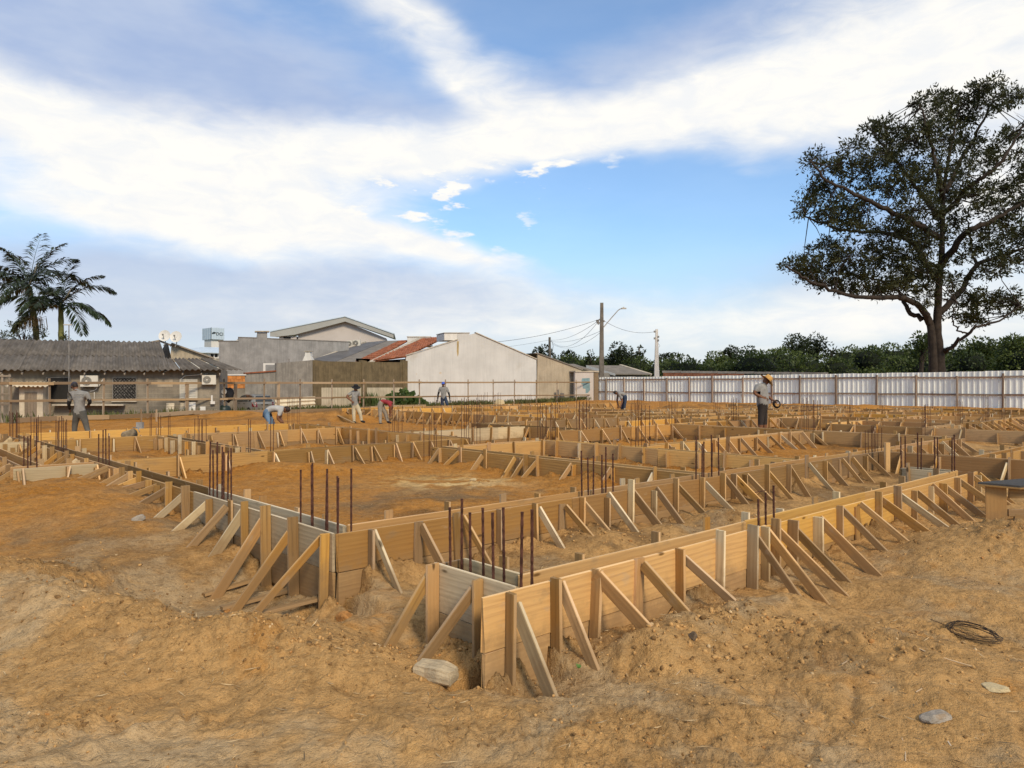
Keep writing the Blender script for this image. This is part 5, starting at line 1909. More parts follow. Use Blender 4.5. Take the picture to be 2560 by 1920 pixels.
# ------------------------------------------------------------------ trees and plants
def leaf_mat(key, c1, c2, trans=0.25, rough=0.55):
    if key in MATS:
        return MATS[key]
    m, t, b, out = new_mat(key)
    geo = t.n('ShaderNodeNewGeometry')
    at_ = t.n('ShaderNodeAttribute', attribute_name='tone')
    c = t.mix(at_.outputs['Fac'], c1, c2)
    t.put(b.inputs['Base Color'], c)
    b.inputs['Roughness'].default_value = rough
    b.inputs['Specular IOR Level'].default_value = 0.3
    tr = t.n('ShaderNodeBsdfTranslucent')
    t.put(tr.inputs['Color'], t.mix(0.5, c, [min(1, x * 1.6) for x in c2]))
    mx = t.n('ShaderNodeMixShader')
    mx.inputs[0].default_value = trans
    t.t.links.new(b.outputs[0], mx.inputs[1])
    t.t.links.new(tr.outputs[0], mx.inputs[2])
    t.t.links.new(mx.outputs[0], out.inputs[0])
    MATS[key] = m
    return m


def leaves_mesh(name, C, D, size, aspect, m, rng, tone=None, droop=0.0):
    """pointed leaves: centres C (n,3), directions D (n,3); each leaf is two triangles folded a little"""
    n = len(C)
    D = D / (np.linalg.norm(D, axis=1, keepdims=True) + 1e-9)
    D[:, 2] -= droop
    D /= (np.linalg.norm(D, axis=1, keepdims=True) + 1e-9)
    r = rng.normal(size=(n, 3))
    S = np.cross(D, r)
    S /= (np.linalg.norm(S, axis=1, keepdims=True) + 1e-9)
    N = np.cross(S, D)
    L = (size * rng.uniform(0.6, 1.25, n))[:, None]
    w = L * aspect * rng.uniform(0.8, 1.2, n)[:, None]
    a = C
    b = C + D * L * 0.5 + S * w * 0.5 + N * L * 0.06
    c = C + D * L
    d = C + D * L * 0.5 - S * w * 0.5 + N * L * 0.06
    V = np.stack([a, b, c, d], 1).reshape(-1, 3)
    i = np.arange(n) * 4
    faces = np.stack([i, i + 1, i + 2, i, i + 2, i + 3], 1).reshape(-1, 3)
    me = np_mesh(name, V, faces, [m])
    tn = rng.uniform(0, 1, n) if tone is None else np.clip(tone + rng.normal(0, 0.18, n), 0, 1)
    a_ = me.attributes.new('tone', 'FLOAT', 'POINT')
    a_.data.foreach_set('value', np.repeat(tn, 4).astype(np.float32))
    return me


BARK = mat('bark', (0.036, 0.027, 0.021), 0.95, 0.35, 3.0, streak=0.5, bmp=0.8)
BARK_PALE = mat('bark_pale', (0.20, 0.17, 0.125), 0.95, 0.3, 3.0, streak=0.3)


def smooth_path(pts, n=6):
    """Catmull-Rom through the points"""
    out = []
    P = [pts[0]] + list(pts) + [pts[-1]]
    for i in range(1, len(P) - 2):
        for k in range(n):
            t = k / n
            p0, p1, p2, p3 = P[i - 1], P[i], P[i + 1], P[i + 2]
            out.append(0.5 * ((2 * p1) + (p2 - p0) * t + (2 * p0 - 5 * p1 + 4 * p2 - p3) * t * t + (3 * p1 - p0 - 3 * p2 + p3) * t ** 3))
    out.append(pts[-1])
    return out


def build_big_tree():
    Y = 62.0
    rng = np.random.default_rng(3)
    rr = random.Random(4)
    s = 640 / 1327.0

    def Z(x, y, dy=0.0):
        return at(1920 + x * s, 160 + y * s, Y + dy)
    t = thing('broad_tree', 'huge dark spreading tree behind the metal fence at right', 'tree', at(2349, 990, Y))
    trunk = [Z(892, 1730), Z(890, 1590), Z(885, 1480), Z(876, 1380), Z(880, 1280), Z(886, 1150), Z(900, 1000), Z(905, 800), Z(912, 650), Z(935, 500), Z(965, 350), Z(1000, 220)]
    mb = MB()
    tp = smooth_path(trunk, 5)
    n = len(tp)
    rad = []
    for i in range(n):
        f = i / (n - 1)
        r = 0.43 * (1 - f) ** 1.05 + 0.05 + (0.16 * math.exp(-f * 18))
        rad.append(r * (1 + 0.05 * math.sin(i * 1.7)))
    mb.tube(tp, rad, 12)
    # a twin stem gives the fluted bole
    mb.tube(smooth_path([Z(858, 1730, -0.1), Z(856, 1560, -0.15), Z(850, 1420, -0.1), Z(838, 1340), Z(800, 1270, -0.4)], 5), [0.38 - 0.006 * q for q in range(21)], 10)
    mb.build('trunk', BARK, t, smooth=True)
    limbs = [
        ([(840, 1350, 0), (780, 1250, -1), (690, 1215, -2), (540, 1210, -3), (380, 1190, -3), (200, 1110, -4), (90, 1050, -4)], 0.27),
        ([(800, 1330, 0), (720, 1270, 1), (690, 1190, 2), (600, 1130, 3), (430, 1090, 4)], 0.2),
        ([(860, 1100, 0), (790, 980, 1), (700, 900, 2), (520, 870, 3), (350, 850, 3), (190, 790, 2)], 0.26),
        ([(880, 900, 0), (760, 820, -2), (620, 760, -3), (480, 690, -4), (300, 600, -4), (220, 500, -4)], 0.26),
        ([(890, 800, 0), (810, 690, 2), (740, 600, 3), (620, 450, 4), (540, 330, 4)], 0.24),
        ([(900, 700, 0), (880, 560, -2), (850, 450, -2), (820, 330, -3), (790, 210, -3)], 0.22),
        ([(900, 1050, 0), (1000, 900, -2), (1150, 820, -3), (1260, 750, -3), (1400, 680, -3)], 0.30),
        ([(890, 1290, 0), (1000, 1180, 1), (1080, 1050, 2), (1200, 1000, 3), (1330, 950, 3), (1420, 900, 3)], 0.26),
        ([(920, 660, 0), (1000, 500, 2), (1100, 320, 2), (1180, 160, 2)], 0.2),
        ([(905, 780, 0), (1040, 640, -3), (1150, 560, -4), (1260, 430, -4), (1330, 300, -4)], 0.22),
        ([(905, 1490, 0), (950, 1470, -1), (1000, 1420, -2), (1090, 1360, -3), (1200, 1330, -3), (1310, 1250, -3)], 0.17),
        ([(1080, 1050, 2), (1060, 960, 4), (1040, 850, 5), (1050, 720, 5)], 0.13),
        ([(1040, 1400, -2), (980, 1380, -2), (960, 1310, -3), (975, 1240, -3)], 0.06),
    ]
    pts = []
    for lst, r0 in limbs:
        P = smooth_path([Z(*p) for p in lst], 6)
        P = [p + Vector((rr.gauss(0, 0.06), rr.gauss(0, 0.1), rr.gauss(0, 0.06))) if 0 < i else p for i, p in enumerate(P)]
        mb = MB()
        mb.tube(P, [r0 * (1 - 0.82 * i / (len(P) - 1)) + 0.02 for i in range(len(P))], 7)
        mb.build('limb', BARK, t, smooth=True)
        pts += [(p, i / (len(P) - 1)) for i, p in enumerate(P)]
    pts += [(p, 0.4) for p in tp[len(tp) // 2:]]
    clumps = [
        (130, 1050, 70, 42), (220, 1035, 80, 55), (300, 950, 90, 70), (330, 1080, 100, 70), (430, 1000, 110, 85), (450, 1115, 100, 55), (560, 1000, 110, 95), (560, 1130, 90, 55), (680, 1050, 110, 100), (690, 1160, 70, 45), (760, 950, 110, 95),
        (185, 740, 48, 42), (240, 690, 60, 42), (300, 755, 70, 52), (380, 785, 80, 45), (330, 640, 70, 45), (420, 700, 80, 55), (500, 750, 80, 65), (225, 620, 45, 24),
        (250, 490, 55, 34), (310, 535, 70, 45), (400, 520, 80, 55), (430, 430, 60, 40), (480, 560, 90, 62), (560, 480, 90, 75), (540, 320, 58, 40), (600, 335, 60, 45), (640, 410, 90, 75), (680, 520, 90, 80), (740, 410, 80, 75), (700, 325, 55, 36),
        (780, 190, 48, 36), (860, 180, 60, 40), (880, 260, 90, 65), (840, 350, 90, 72), (950, 205, 70, 45), (1000, 275, 100, 72), (1080, 140, 70, 46), (1160, 100, 60, 30), (1120, 220, 100, 64), (1230, 170, 90, 46), (1290, 175, 50, 44), (920, 400, 100, 82), (1040, 400, 110, 90),
        (760, 600, 100, 85), (860, 560, 100, 85), (900, 700, 100, 90), (780, 760, 110, 85), (640, 640, 80, 65), (1000, 560, 100, 75), (1060, 680, 110, 82), (960, 820, 80, 82), (1120, 520, 80, 82),
        (1200, 420, 60, 66), (1280, 360, 50, 55), (1300, 500, 60, 60), (1200, 640, 70, 60), (1290, 620, 50, 60), (1180, 760, 90, 55), (1290, 720, 60, 55), (1100, 900, 80, 62), (1220, 850, 100, 64), (1300, 900, 80, 70), (1160, 960, 90, 55), (1260, 1000, 70, 52), (1140, 1080, 70, 42), (1200, 1050, 60, 42),
        (1390, 560, 90, 90), (1390, 720, 90, 80), (1400, 880, 100, 80), (1420, 380, 80, 80), (1380, 1020, 70, 50),
        (1010, 1300, 70, 44), (1080, 1260, 80, 44), (1120, 1200, 70, 34), (1190, 1240, 70, 42), (1270, 1220, 60, 44), (1300, 1270, 50, 24), (1000, 1215, 55, 42), (960, 1130, 55, 52), (1080, 1330, 55, 22),
        (820, 1200, 55, 70), (740, 1120, 70, 60), (860, 1080, 55, 55), (1000, 1000, 45, 40),
        (250, 1115, 50, 26), (330, 1150, 55, 24), (420, 1170, 60, 24), (520, 1175, 60, 26), (610, 1185, 55, 26), (200, 1085, 50, 26), (420, 840, 60, 24), (300, 815, 50, 24), (520, 850, 60, 24),
        (620, 900, 100, 70), (860, 900, 90, 90), (700, 830, 90, 60), (560, 620, 70, 50), (800, 1060, 80, 70),
    ]
    C, D, T = [], [], []
    tw = MB()
    k = s / F * Y
    for (cx, cy, rx, ry) in clumps:
        inner = 1 - min(1, math.hypot((cx - 800) / 650, (cy - 750) / 600))
        for layer in range(2):
            dy = rr.uniform(-1, 1) * (1.8 + 4.5 * inner)
            c = Z(cx + rr.uniform(-12, 12), cy + rr.uniform(-10, 10), dy)
            best = min(pts, key=lambda q: (q[0] - c).length + 2.5 * (1 - q[1]))[0]
            mid = best.lerp(c, 0.55) + Vector((rr.gauss(0, 0.2), rr.gauss(0, 0.2), rr.gauss(0.1, 0.15)))
            tw.tube([best, mid, c], [0.05, 0.03, 0.015], 4, False)
            nt = int(6 + rx * ry / 420)
            for q in range(nt):
                th, r = rr.uniform(0, 2 * math.pi), math.sqrt(rr.random())
                e = c + Vector((math.cos(th) * r * rx * k * 0.92, rr.gauss(0, 0.75), math.sin(th) * r * ry * k * 0.85))
                tw.tube([c.lerp(mid, rr.random() * 0.6), e], [0.018, 0.007], 3, False)
                nl = rr.randint(13, 20)
                base = np.array(e)
                dirn = np.array((e - c).normalized()) * 0.6
                off = rng.normal(0, 0.17, (nl, 3))
                C.append(base + off)
                D.append(dirn + rng.normal(0, 0.55, (nl, 3)) + np.array([0, 0, 0.12]))
                T.append(np.full(nl, 0.5 + 0.35 * math.sin(cx * 0.13 + cy * 0.07) * 0.6 + rr.gauss(0, 0.15)))
    # bare twigs poking out along the left edge and the top
    for (x, y) in ((225, 545), (165, 620), (150, 720), (180, 960), (505, 310), (770, 230), (985, 180), (1290, 250)):
        p = Z(x + 60, y + 60, -3)
        for q in range(3):
            tw.tube([p, Z(x + 25 + rr.uniform(-15, 15), y + 25, -3), Z(x + rr.uniform(-25, 25), y + rr.uniform(-20, 20), -3)], [0.02, 0.012, 0.006], 3, False)
    tw.build('twigs', BARK, t)
    m = leaf_mat('leaf_dark', (0.013, 0.019, 0.006), (0.058, 0.060, 0.017), 0.25)
    me = leaves_mesh('crown', np.concatenate(C), np.concatenate(D), 0.37, 0.33, m, rng, np.concatenate(T))
    link('crown', me, t, Matrix.Identity(4))


def ellipsoid_leaves(ells, per_m2, rng):
    C, N, T = [], [], []
    for (c, r) in ells:
        area = 4 * math.pi * ((r[0] * r[1]) ** 1.6 / 3 + (r[0] * r[2]) ** 1.6 / 3 + (r[1] * r[2]) ** 1.6 / 3) ** (1 / 1.6)
        n = int(area * per_m2)
        d = rng.normal(size=(n, 3))
        d /= np.linalg.norm(d, axis=1, keepdims=True)
        d = d[d[:, 1] < 0.55]
        n = len(d)
        rad = 1 - 0.35 * rng.random(n) ** 1.5 + 0.12 * np.sin(5 * d[:, 0] + c[0]) * np.sin(6 * d[:, 2] + c[2])
        C.append(np.array(c) + d * np.array(r) * rad[:, None])
        N.append(d + rng.normal(0, 0.6, (n, 3)))
        T.append(np.full(n, rng.uniform(0.15, 0.85)))
    return np.concatenate(C), np.concatenate(N), np.concatenate(T)


def build_woods():
    rng = np.random.default_rng(21)
    rr = random.Random(22)
    DG = leaf_mat('leaf_wood_dark', (0.010, 0.017, 0.006), (0.040, 0.052, 0.015), 0.15)
    MG = leaf_mat('leaf_wood_mid', (0.022, 0.038, 0.010), (0.092, 0.118, 0.026), 0.22)
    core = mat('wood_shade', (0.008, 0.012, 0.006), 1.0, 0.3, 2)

    def crown(name, label, x, ytop, w, Y, m, lumps=9, ybase=975, per=7.0, size=0.5, group='trees beyond the fence', gap=1.0):
        base = at(x, ybase, Y)
        top = at(x, ytop, Y).z
        hw = w / 2 / F * Y
        H = top - base.z
        t = thing(name, label, 'tree', base, group)
        mb = MB()
        mb.tube([base, base + Vector((rr.uniform(-0.3, 0.3), 0, H * 0.5)), base + Vector((rr.uniform(-0.4, 0.4), 0, H * 0.85))], [0.35, 0.25, 0.08], 7)
        for q in range(5):
            a = base + Vector((0, 0, H * rr.uniform(0.4, 0.7)))
            mb.tube([a, a + Vector((rr.uniform(-1, 1) * hw * 0.7, rr.uniform(-1, 0.5) * hw * 0.5, H * rr.uniform(0.1, 0.28)))], [0.12, 0.04], 5)
        mb.build('trunk', BARK, t)
        ells = []
        for q in range(lumps):
            a = rr.uniform(0, 2 * math.pi)
            f = math.sqrt(rr.random())
            zc = H * rr.uniform(0.5, 0.86)
            shrink = 1 - 0.45 * max(0, (zc / H - 0.6)) / 0.3
            r = hw * rr.uniform(0.32, 0.5) * gap
            zc = min(zc, H - r * 0.8)
            ells.append(((base.x + math.cos(a) * f * hw * 0.62 * shrink, base.y + math.sin(a) * f * hw * 0.5, base.z + zc), (r, r, r * 0.78)))
        ells.append(((base.x, base.y, base.z + H - hw * 0.36 * gap), (hw * 0.42 * gap, hw * 0.42, hw * 0.36 * gap)))
        C, N, T = ellipsoid_leaves(ells, per, rng)
        link('crown', leaves_mesh('crown', C, N, size, 0.55, m, rng, T), t, Matrix.Identity(4))

    for (x, yt, w, Y, m, lab, g) in (
            (1358, 862, 78, 128, DG, 'pair of pine crowns just right of the short pole', 0.85),
            (1424, 876, 62, 130, DG, 'rounded dark tree left of the gap beside the tall pole', 1.0),
            (1476, 876, 42, 120, DG, 'thin airy tree left of the tall pole', 0.75),
            (1545, 856, 96, 126, DG, 'tallest dark pine crown right of the tall pole', 1.0),
            (1602, 866, 64, 130, DG, 'layered pine beside the distant street lamp', 0.85),
            (1668, 884, 90, 130, DG, 'dark tree right of the pale concrete pole', 1.0),
            (1790, 878, 100, 118, MG, 'bushy tree at the left end of the thick wood', 1.0),
            (1830, 864, 70, 125, DG, 'upper bump of the thick wood left of the straw hat', 1.0),
            (1873, 864, 70, 125, DG, 'dark round crown above the straw hat worker', 1.0),
            (1985, 834, 110, 112, DG, 'large domed tree standing above the wood', 1.1),
            (2040, 833, 80, 114, DG, 'right half of the domed pair above the wood', 1.0),
            (2078, 856, 34, 110, DG, 'little spindly tree right of the domed pair', 0.7),
            (2300, 830, 90, 86, MG, 'leafy tree directly behind the huge trunk', 0.95),
            (2450, 842, 130, 98, MG, 'broad green tree right of the huge trunk', 1.0),
            (2535, 836, 110, 92, MG, 'green tree at the right picture edge', 1.0)):
        crown('woodland_tree', lab, x, yt, w, Y, m, lumps=11, gap=g, per=13.0, size=0.4)
    # the rest reads as one mass
    ells = []
    prof = [(1180, 905), (1290, 900), (1390, 892), (1460, 896), (1520, 890), (1640, 900), (1720, 900), (1780, 893), (1850, 884), (1930, 880), (2010, 878), (2080, 876), (2160, 872), (2240, 868), (2330, 866), (2420, 858), (2500, 852), (2580, 846), (2700, 846)]
    for i in range(150):
        x = rr.uniform(1190, 2700)
        yt = np.interp(x, [p[0] for p in prof], [p[1] for p in prof])
        Y = rr.uniform(88, 118) if x > 1700 else rr.uniform(120, 135)
        y = yt + rr.random() ** 1.2 * (965 - yt)
        r = rr.uniform(1.6, 3.0)
        c = at(x, y, Y)
        c.z -= r * 0.8
        ells.append((tuple(c), (r * 1.25, r, r)))
    C, N, T = ellipsoid_leaves(ells, 14.0, rng)
    o = link('woodland', leaves_mesh('woodland', C, N, 0.4, 0.55, MG, rng, T))
    tag(o, 'dense green undergrowth and trees behind the metal fence', 'woodland', kind='stuff')
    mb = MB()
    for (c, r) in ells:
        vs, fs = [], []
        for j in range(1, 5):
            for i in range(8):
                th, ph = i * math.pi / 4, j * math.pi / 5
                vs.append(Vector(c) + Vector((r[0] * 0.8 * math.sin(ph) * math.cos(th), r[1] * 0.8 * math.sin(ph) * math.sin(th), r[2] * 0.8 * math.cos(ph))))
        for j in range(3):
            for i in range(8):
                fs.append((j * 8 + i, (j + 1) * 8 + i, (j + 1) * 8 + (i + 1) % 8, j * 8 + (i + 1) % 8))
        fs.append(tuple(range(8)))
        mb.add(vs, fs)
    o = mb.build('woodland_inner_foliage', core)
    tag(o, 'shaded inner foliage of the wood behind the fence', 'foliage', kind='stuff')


def frond(parent, base, az, el, L, droop, m, rr, sweep=0.0):
    d = Vector((math.cos(az) * math.cos(el), math.sin(az) * math.cos(el), math.sin(el)))
    pts = [Vector(base)]
    n = 16
    for i in range(n):
        d = (d + Vector((sweep * 0.06, 0, -droop * (0.4 + i / n) / n * 2.2))).normalized()
        pts.append(pts[-1] + d * L / n)
    mb = MB()
    mb.tube(pts, [0.028 * (1 - 0.85 * i / n) for i in range(n + 1)], 4, False)
    for i in range(2, n + 1):
        for half in (0, 0.25, 0.5, 0.75):
            f = (i - half) / n
            p = pts[i].lerp(pts[i - 1], half)
            ax = (pts[i] - pts[i - 1]).normalized()
            side = ax.cross(Vector((0, 0, 1)))
            side = side.normalized() if side.length > 1e-3 else Vector((1, 0, 0))
            ll = L * 0.27 * math.sin(math.pi * min(1, 0.12 + f * 0.84)) ** 0.6
            for sg in (-1, 1):
                q = (side * sg * rr.uniform(0.7, 1.0) + ax * rr.uniform(0.5, 0.9) + Vector((0, 0, rr.uniform(-0.55, 0.15)))).normalized()
                tip = p + q * ll + Vector((0, 0, -0.22 * ll))
                midp = p + q * ll * 0.5
                wv = q.cross(Vector((rr.gauss(0, 0.3), rr.gauss(0, 0.3), 1))).normalized() * 0.052
                mb.add([p, midp + wv, tip, midp - wv], [(0, 1, 2, 3)])
    return mb.build('frond', m, parent)


def build_palms():
    rr = random.Random(9)
    PF = mat('palm_leaf', (0.022, 0.036, 0.014), 0.45, 0.35, 2.0, obj_var=0.35, spec=0.45)
    GT = mat('palm_shaft_green', (0.16, 0.17, 0.05), 0.6, 0.15, 3)
    Y = 50.0
    for (crown, trunk, L, lab, fr) in (
            ((72, 716), [(98, 960), (94, 880), (90, 832), (88, 805), (82, 770), (76, 735), (73, 716)], 4.3, 'left palm leaning, cut by the picture edge, behind the bungalow',
             [(185, 55), (170, 32), (150, 62), (200, 14), (215, 40), (20, 58), (40, 40), (-30, 30), (90, 74), (250, 35), (280, 20), (175, -5), (320, 10), (60, 70), (190, 70)]),
            ((152, 762), [(154, 960), (154, 900), (153, 850), (152.5, 800), (152, 762)], 3.5, 'right palm upright, one frond reaching right over the roof',
             [(0, 24), (12, 8), (170, 20), (195, 0), (150, 45), (85, 80), (100, 68), (40, 60), (20, 52), (250, 30), (280, 15), (215, 25), (330, -8), (300, 45), (180, 60)])):
        t = thing('palm_tree', lab, 'palm tree', at(trunk[0][0], 985, Y), 'palms behind the bungalow')
        mb = MB()
        P = smooth_path([at(x, y, Y) for x, y in trunk], 4)
        mb.tube(P, [0.2 - 0.05 * i / len(P) + (0.02 if i % 3 == 0 else 0) for i in range(len(P))], 10)
        mb.build('trunk', GT, t, smooth=True)
        c = at(crown[0], crown[1], Y)
        mb = MB()
        mb.tube([c - Vector((0, 0, 0.7)), c - Vector((0, 0, 0.3)), c + Vector((0, 0, 0.15))], [0.14, 0.17, 0.07], 8)
        mb.build('crownshaft', GT, t, smooth=True)
        for (a, e) in fr:
            frond(t, c + Vector((0, 0, rr.uniform(-0.1, 0.1))), R(a + rr.uniform(-8, 8)), R(e), L * rr.uniform(0.8, 1.1), rr.uniform(0.45, 1.0), PF, rr)
        # a dry spear standing up
        mb = MB()
        q = c + Vector((0.55, 0, 1.5)) if crown[0] < 100 else c + Vector((0.75, 0, 1.2))
        mb.tube([c, c.lerp(q, 0.6) + Vector((0.06, 0, 0)), q], [0.05, 0.06, 0.012], 5)
        mb.build('dry_spear', BARK_PALE, t)
        if crown[0] < 100:
            FL = mat('palm_flower', (0.33, 0.225, 0.10), 0.8, 0.3, 4)
            for (fx, fy, n, ln) in ((82, 800, 70, 0.85), (66, 724, 26, 0.7)):
                mb = MB()
                o = at(fx, fy, Y - 0.2)
                for q in range(n):
                    a = rr.uniform(0, 2 * math.pi)
                    r = rr.uniform(0.1, 0.95) * (1 if fx > 70 else 0.3)
                    e = o + Vector((math.cos(a) * r, math.sin(a) * r * 0.5, rr.uniform(-0.1, 0.3)))
                    mb.tube([o, e, e + Vector((math.cos(a) * 0.1, 0, -ln * rr.uniform(0.6, 1)))], 0.016, 3, False)
                mb.build('flower_sprays', FL, t)
    # shrub beside the left palm, and one more at the edge
    rng = np.random.default_rng(31)
    SM = leaf_mat('leaf_shrub', (0.025, 0.038, 0.014), (0.075, 0.085, 0.03), 0.25)
    for (x, y, rx, ry, lab) in ((60, 835, 52, 36, 'dark leafy shrub under the left palm behind the roof'), (-6, 842, 20, 24, 'bit of shrub at the left edge above the roof'), (160, 848, 9, 10, 'tuft of leaves at the foot of the right palm')):
        Yb = 49.0
        t = thing('shrub', lab, 'shrub', at(x, 985, Yb), 'shrubs behind the bungalow')
        mb = MB()
        C, D = [], []
        c = at(x, y, Yb)
        for q in range(int(8 + rx * ry / 60)):
            a, r = rr.uniform(0, 6.28), math.sqrt(rr.random())
            e = at(x + rx * r * math.cos(a), y + ry * r * math.sin(a), Yb + rr.uniform(-0.5, 0.5))
            mb.tube([at(x, 985, Yb), c.lerp(e, 0.3) - Vector((0, 0, 0.4)), e], [0.05, 0.02, 0.006], 4, False)
            C.append(np.array(e) + rng.normal(0, 0.13, (20, 3)))
            D.append(rng.normal(0, 0.7, (20, 3)) + np.array([0, 0, 0.35]))
        mb.build('stems', BARK, t)
        link('foliage', leaves_mesh('foliage', np.concatenate(C), np.concatenate(D), 0.17, 0.42, SM, rng), t, Matrix.Identity(4))


def build_plants():
    rng = np.random.default_rng(41)
    rr = random.Random(42)
    GM = leaf_mat('leaf_bush', (0.035, 0.060, 0.016), (0.10, 0.15, 0.04), 0.3)
    # broad-leaved bush by the brown wall
    Y = 59.0
    for (x, y, rx, ry, sz, n, lab) in ((1008, 1003, 36, 19, 0.55, 260, 'broad leaved green bush at the foot of the white wall'),
                                       (1046, 1010, 14, 10, 0.4, 70, 'small leafy tuft right of the broad leaved bush'),
                                       (868, 1022, 26, 10, 0.35, 120, 'low weeds behind the worker in the black hat')):
        t = thing('bush', lab, 'bush', at(x, 1024, Y), 'bushes along the wall')
        a = rng.uniform(0, 2 * np.pi, n)
        r = np.sqrt(rng.random(n))
        px, py = x + rx * r * np.cos(a), y + ry * r * np.sin(a)
        dep = Y + rng.uniform(-0.9, 0.9, n)
        C = np.stack([(px - CX) / F * dep, dep, HC + (HY - py) / F * dep], 1)
        D = np.stack([np.cos(a) * 0.5, rng.normal(-0.5, 0.4, n), rng.normal(0.25, 0.4, n)], 1)
        mb = MB()
        for q in range(12):
            mb.tube([at(x + rr.uniform(-6, 6), 1026, Y), at(x + rr.uniform(-1, 1) * rx * 0.8, y + rr.uniform(-0.6, 0.6) * ry, Y)], [0.03, 0.012], 4, False)
        mb.build('stems', GM, t)
        link('foliage', leaves_mesh('foliage', C, D, sz, 0.85, GM, rng), t, Matrix.Identity(4))
    # clump of blades
    for (x, y0, y1, w, lab) in ((930, 1020, 984, 20, 'clump of tall grass blades by the worker in red'), (903, 1018, 990, 12, 'clump of grass blades right of the black hat worker')):
        Y = 57.0
        n = 130
        px = x + rng.normal(0, w * 0.35, n)
        dep = Y + rng.uniform(-0.5, 0.5, n)
        C = np.stack([(px - CX) / F * dep, dep, np.full(n, HC + (HY - y0) / F * Y)], 1)
        D = np.stack([rng.normal(0, 0.22, n), rng.normal(0, 0.22, n), np.ones(n)], 1)
        o = link('grass_clump', leaves_mesh('grass_clump', C, D, (y0 - y1) / F * Y, 0.06, GM, rng))
        tag(o, lab, 'grass', 'grass clumps by the wall')
    # weeds all along the rails and the foot of the walls
    C, D, S = [], [], []
    d = Vector((BB1[0] - BB0[0], BB1[1] - BB0[1], 0))
    nv = np.array([d.y, -d.x]) / d.length
    n = 9000
    s = rng.uniform(0.0, 1.0, n) ** 0.8
    clump = np.array([float(perlin(np.array([q * 30]), np.array([0.5]), 7)[0]) for q in s])
    off = -rng.gamma(2.0, 0.55, n) + 0.25
    keep = (clump > -0.12) | (rng.random(n) < 0.25)
    s, off = s[keep], off[keep]
    x = BB0[0] + d.x * s + nv[0] * off
    y = BB0[1] + d.y * s + nv[1] * off
    z = base_z(x, y)
    C = np.stack([x, y, z], 1)
    D = np.stack([rng.normal(0, 0.4, len(x)), rng.normal(0, 0.4, len(x)), np.ones(len(x))], 1)
    o = link('weeds', leaves_mesh('weeds', C, D, 0.42, 0.13, leaf_mat('leaf_weed', (0.05, 0.065, 0.018), (0.16, 0.16, 0.05), 0.3), rng))
    tag(o, 'rough weeds and grass along the timber rails', 'weeds', kind='stuff')
    # a seedling by the nearest form
    t = thing('seedling', 'tiny green seedling at the foot of the nearest form', 'plant', at(1452, 1672, 3.95))
    c = np.array(at(1450, 1670, 3.96))
    k = 9
    a = rng.uniform(0, 6.28, k)
    D = np.stack([np.cos(a), np.sin(a), np.full(k, 0.5)], 1)
    link('foliage', leaves_mesh('foliage', np.repeat(c[None], k, 0), D, 0.03, 0.5, leaf_mat('leaf_seedling', (0.10, 0.22, 0.05), (0.2, 0.36, 0.1), 0.3), rng), t, Matrix.Identity(4))
# ------------------------------------------------------------------ people
SKIN = mat('skin', (0.17, 0.078, 0.042), 0.55, 0.12, 12)
HAIR = mat('hair', (0.018, 0.013, 0.010), 0.6, 0.3, 40)


def skinned(name, verts, edges, radii, root, levels=2):
    me = bpy.data.meshes.new(name)
    me.from_pydata([tuple(v) for v in verts], edges, [])
    o = bpy.data.objects.new(name, me)
    COL.objects.link(o)
    o.modifiers.new('skin', 'SKIN')
    o.modifiers['skin'].use_smooth_shade = True
    sk = me.skin_vertices[0].data
    for i, r in enumerate(radii):
        sk[i].radius = r if isinstance(r, tuple) else (r, r)
        sk[i].use_root = (i == root)
    sb = o.modifiers.new('sub', 'SUBSURF')
    sb.levels = levels
    sb.render_levels = levels
    bpy.context.view_layer.update()
    dg = bpy.context.evaluated_depsgraph_get()
    res = bpy.data.meshes.new_from_object(o.evaluated_get(dg))
    bpy.data.objects.remove(o)
    return res


def ellipsoid(mb, c, r, M=None, n=12, m=8):
    vs, fs = [], []
    for j in range(m + 1):
        ph = math.pi * j / m
        for i in range(n):
            th = 2 * math.pi * i / n
            p = Vector((r[0] * math.sin(ph) * math.cos(th), r[1] * math.sin(ph) * math.sin(th), r[2] * math.cos(ph)))
            vs.append(Vector(c) + (M @ p if M is not None else p))
    for j in range(m):
        for i in range(n):
            fs.append((j * n + i, (j + 1) * n + i, (j + 1) * n + (i + 1) % n, j * n + (i + 1) % n))
    mb.add(vs, fs)


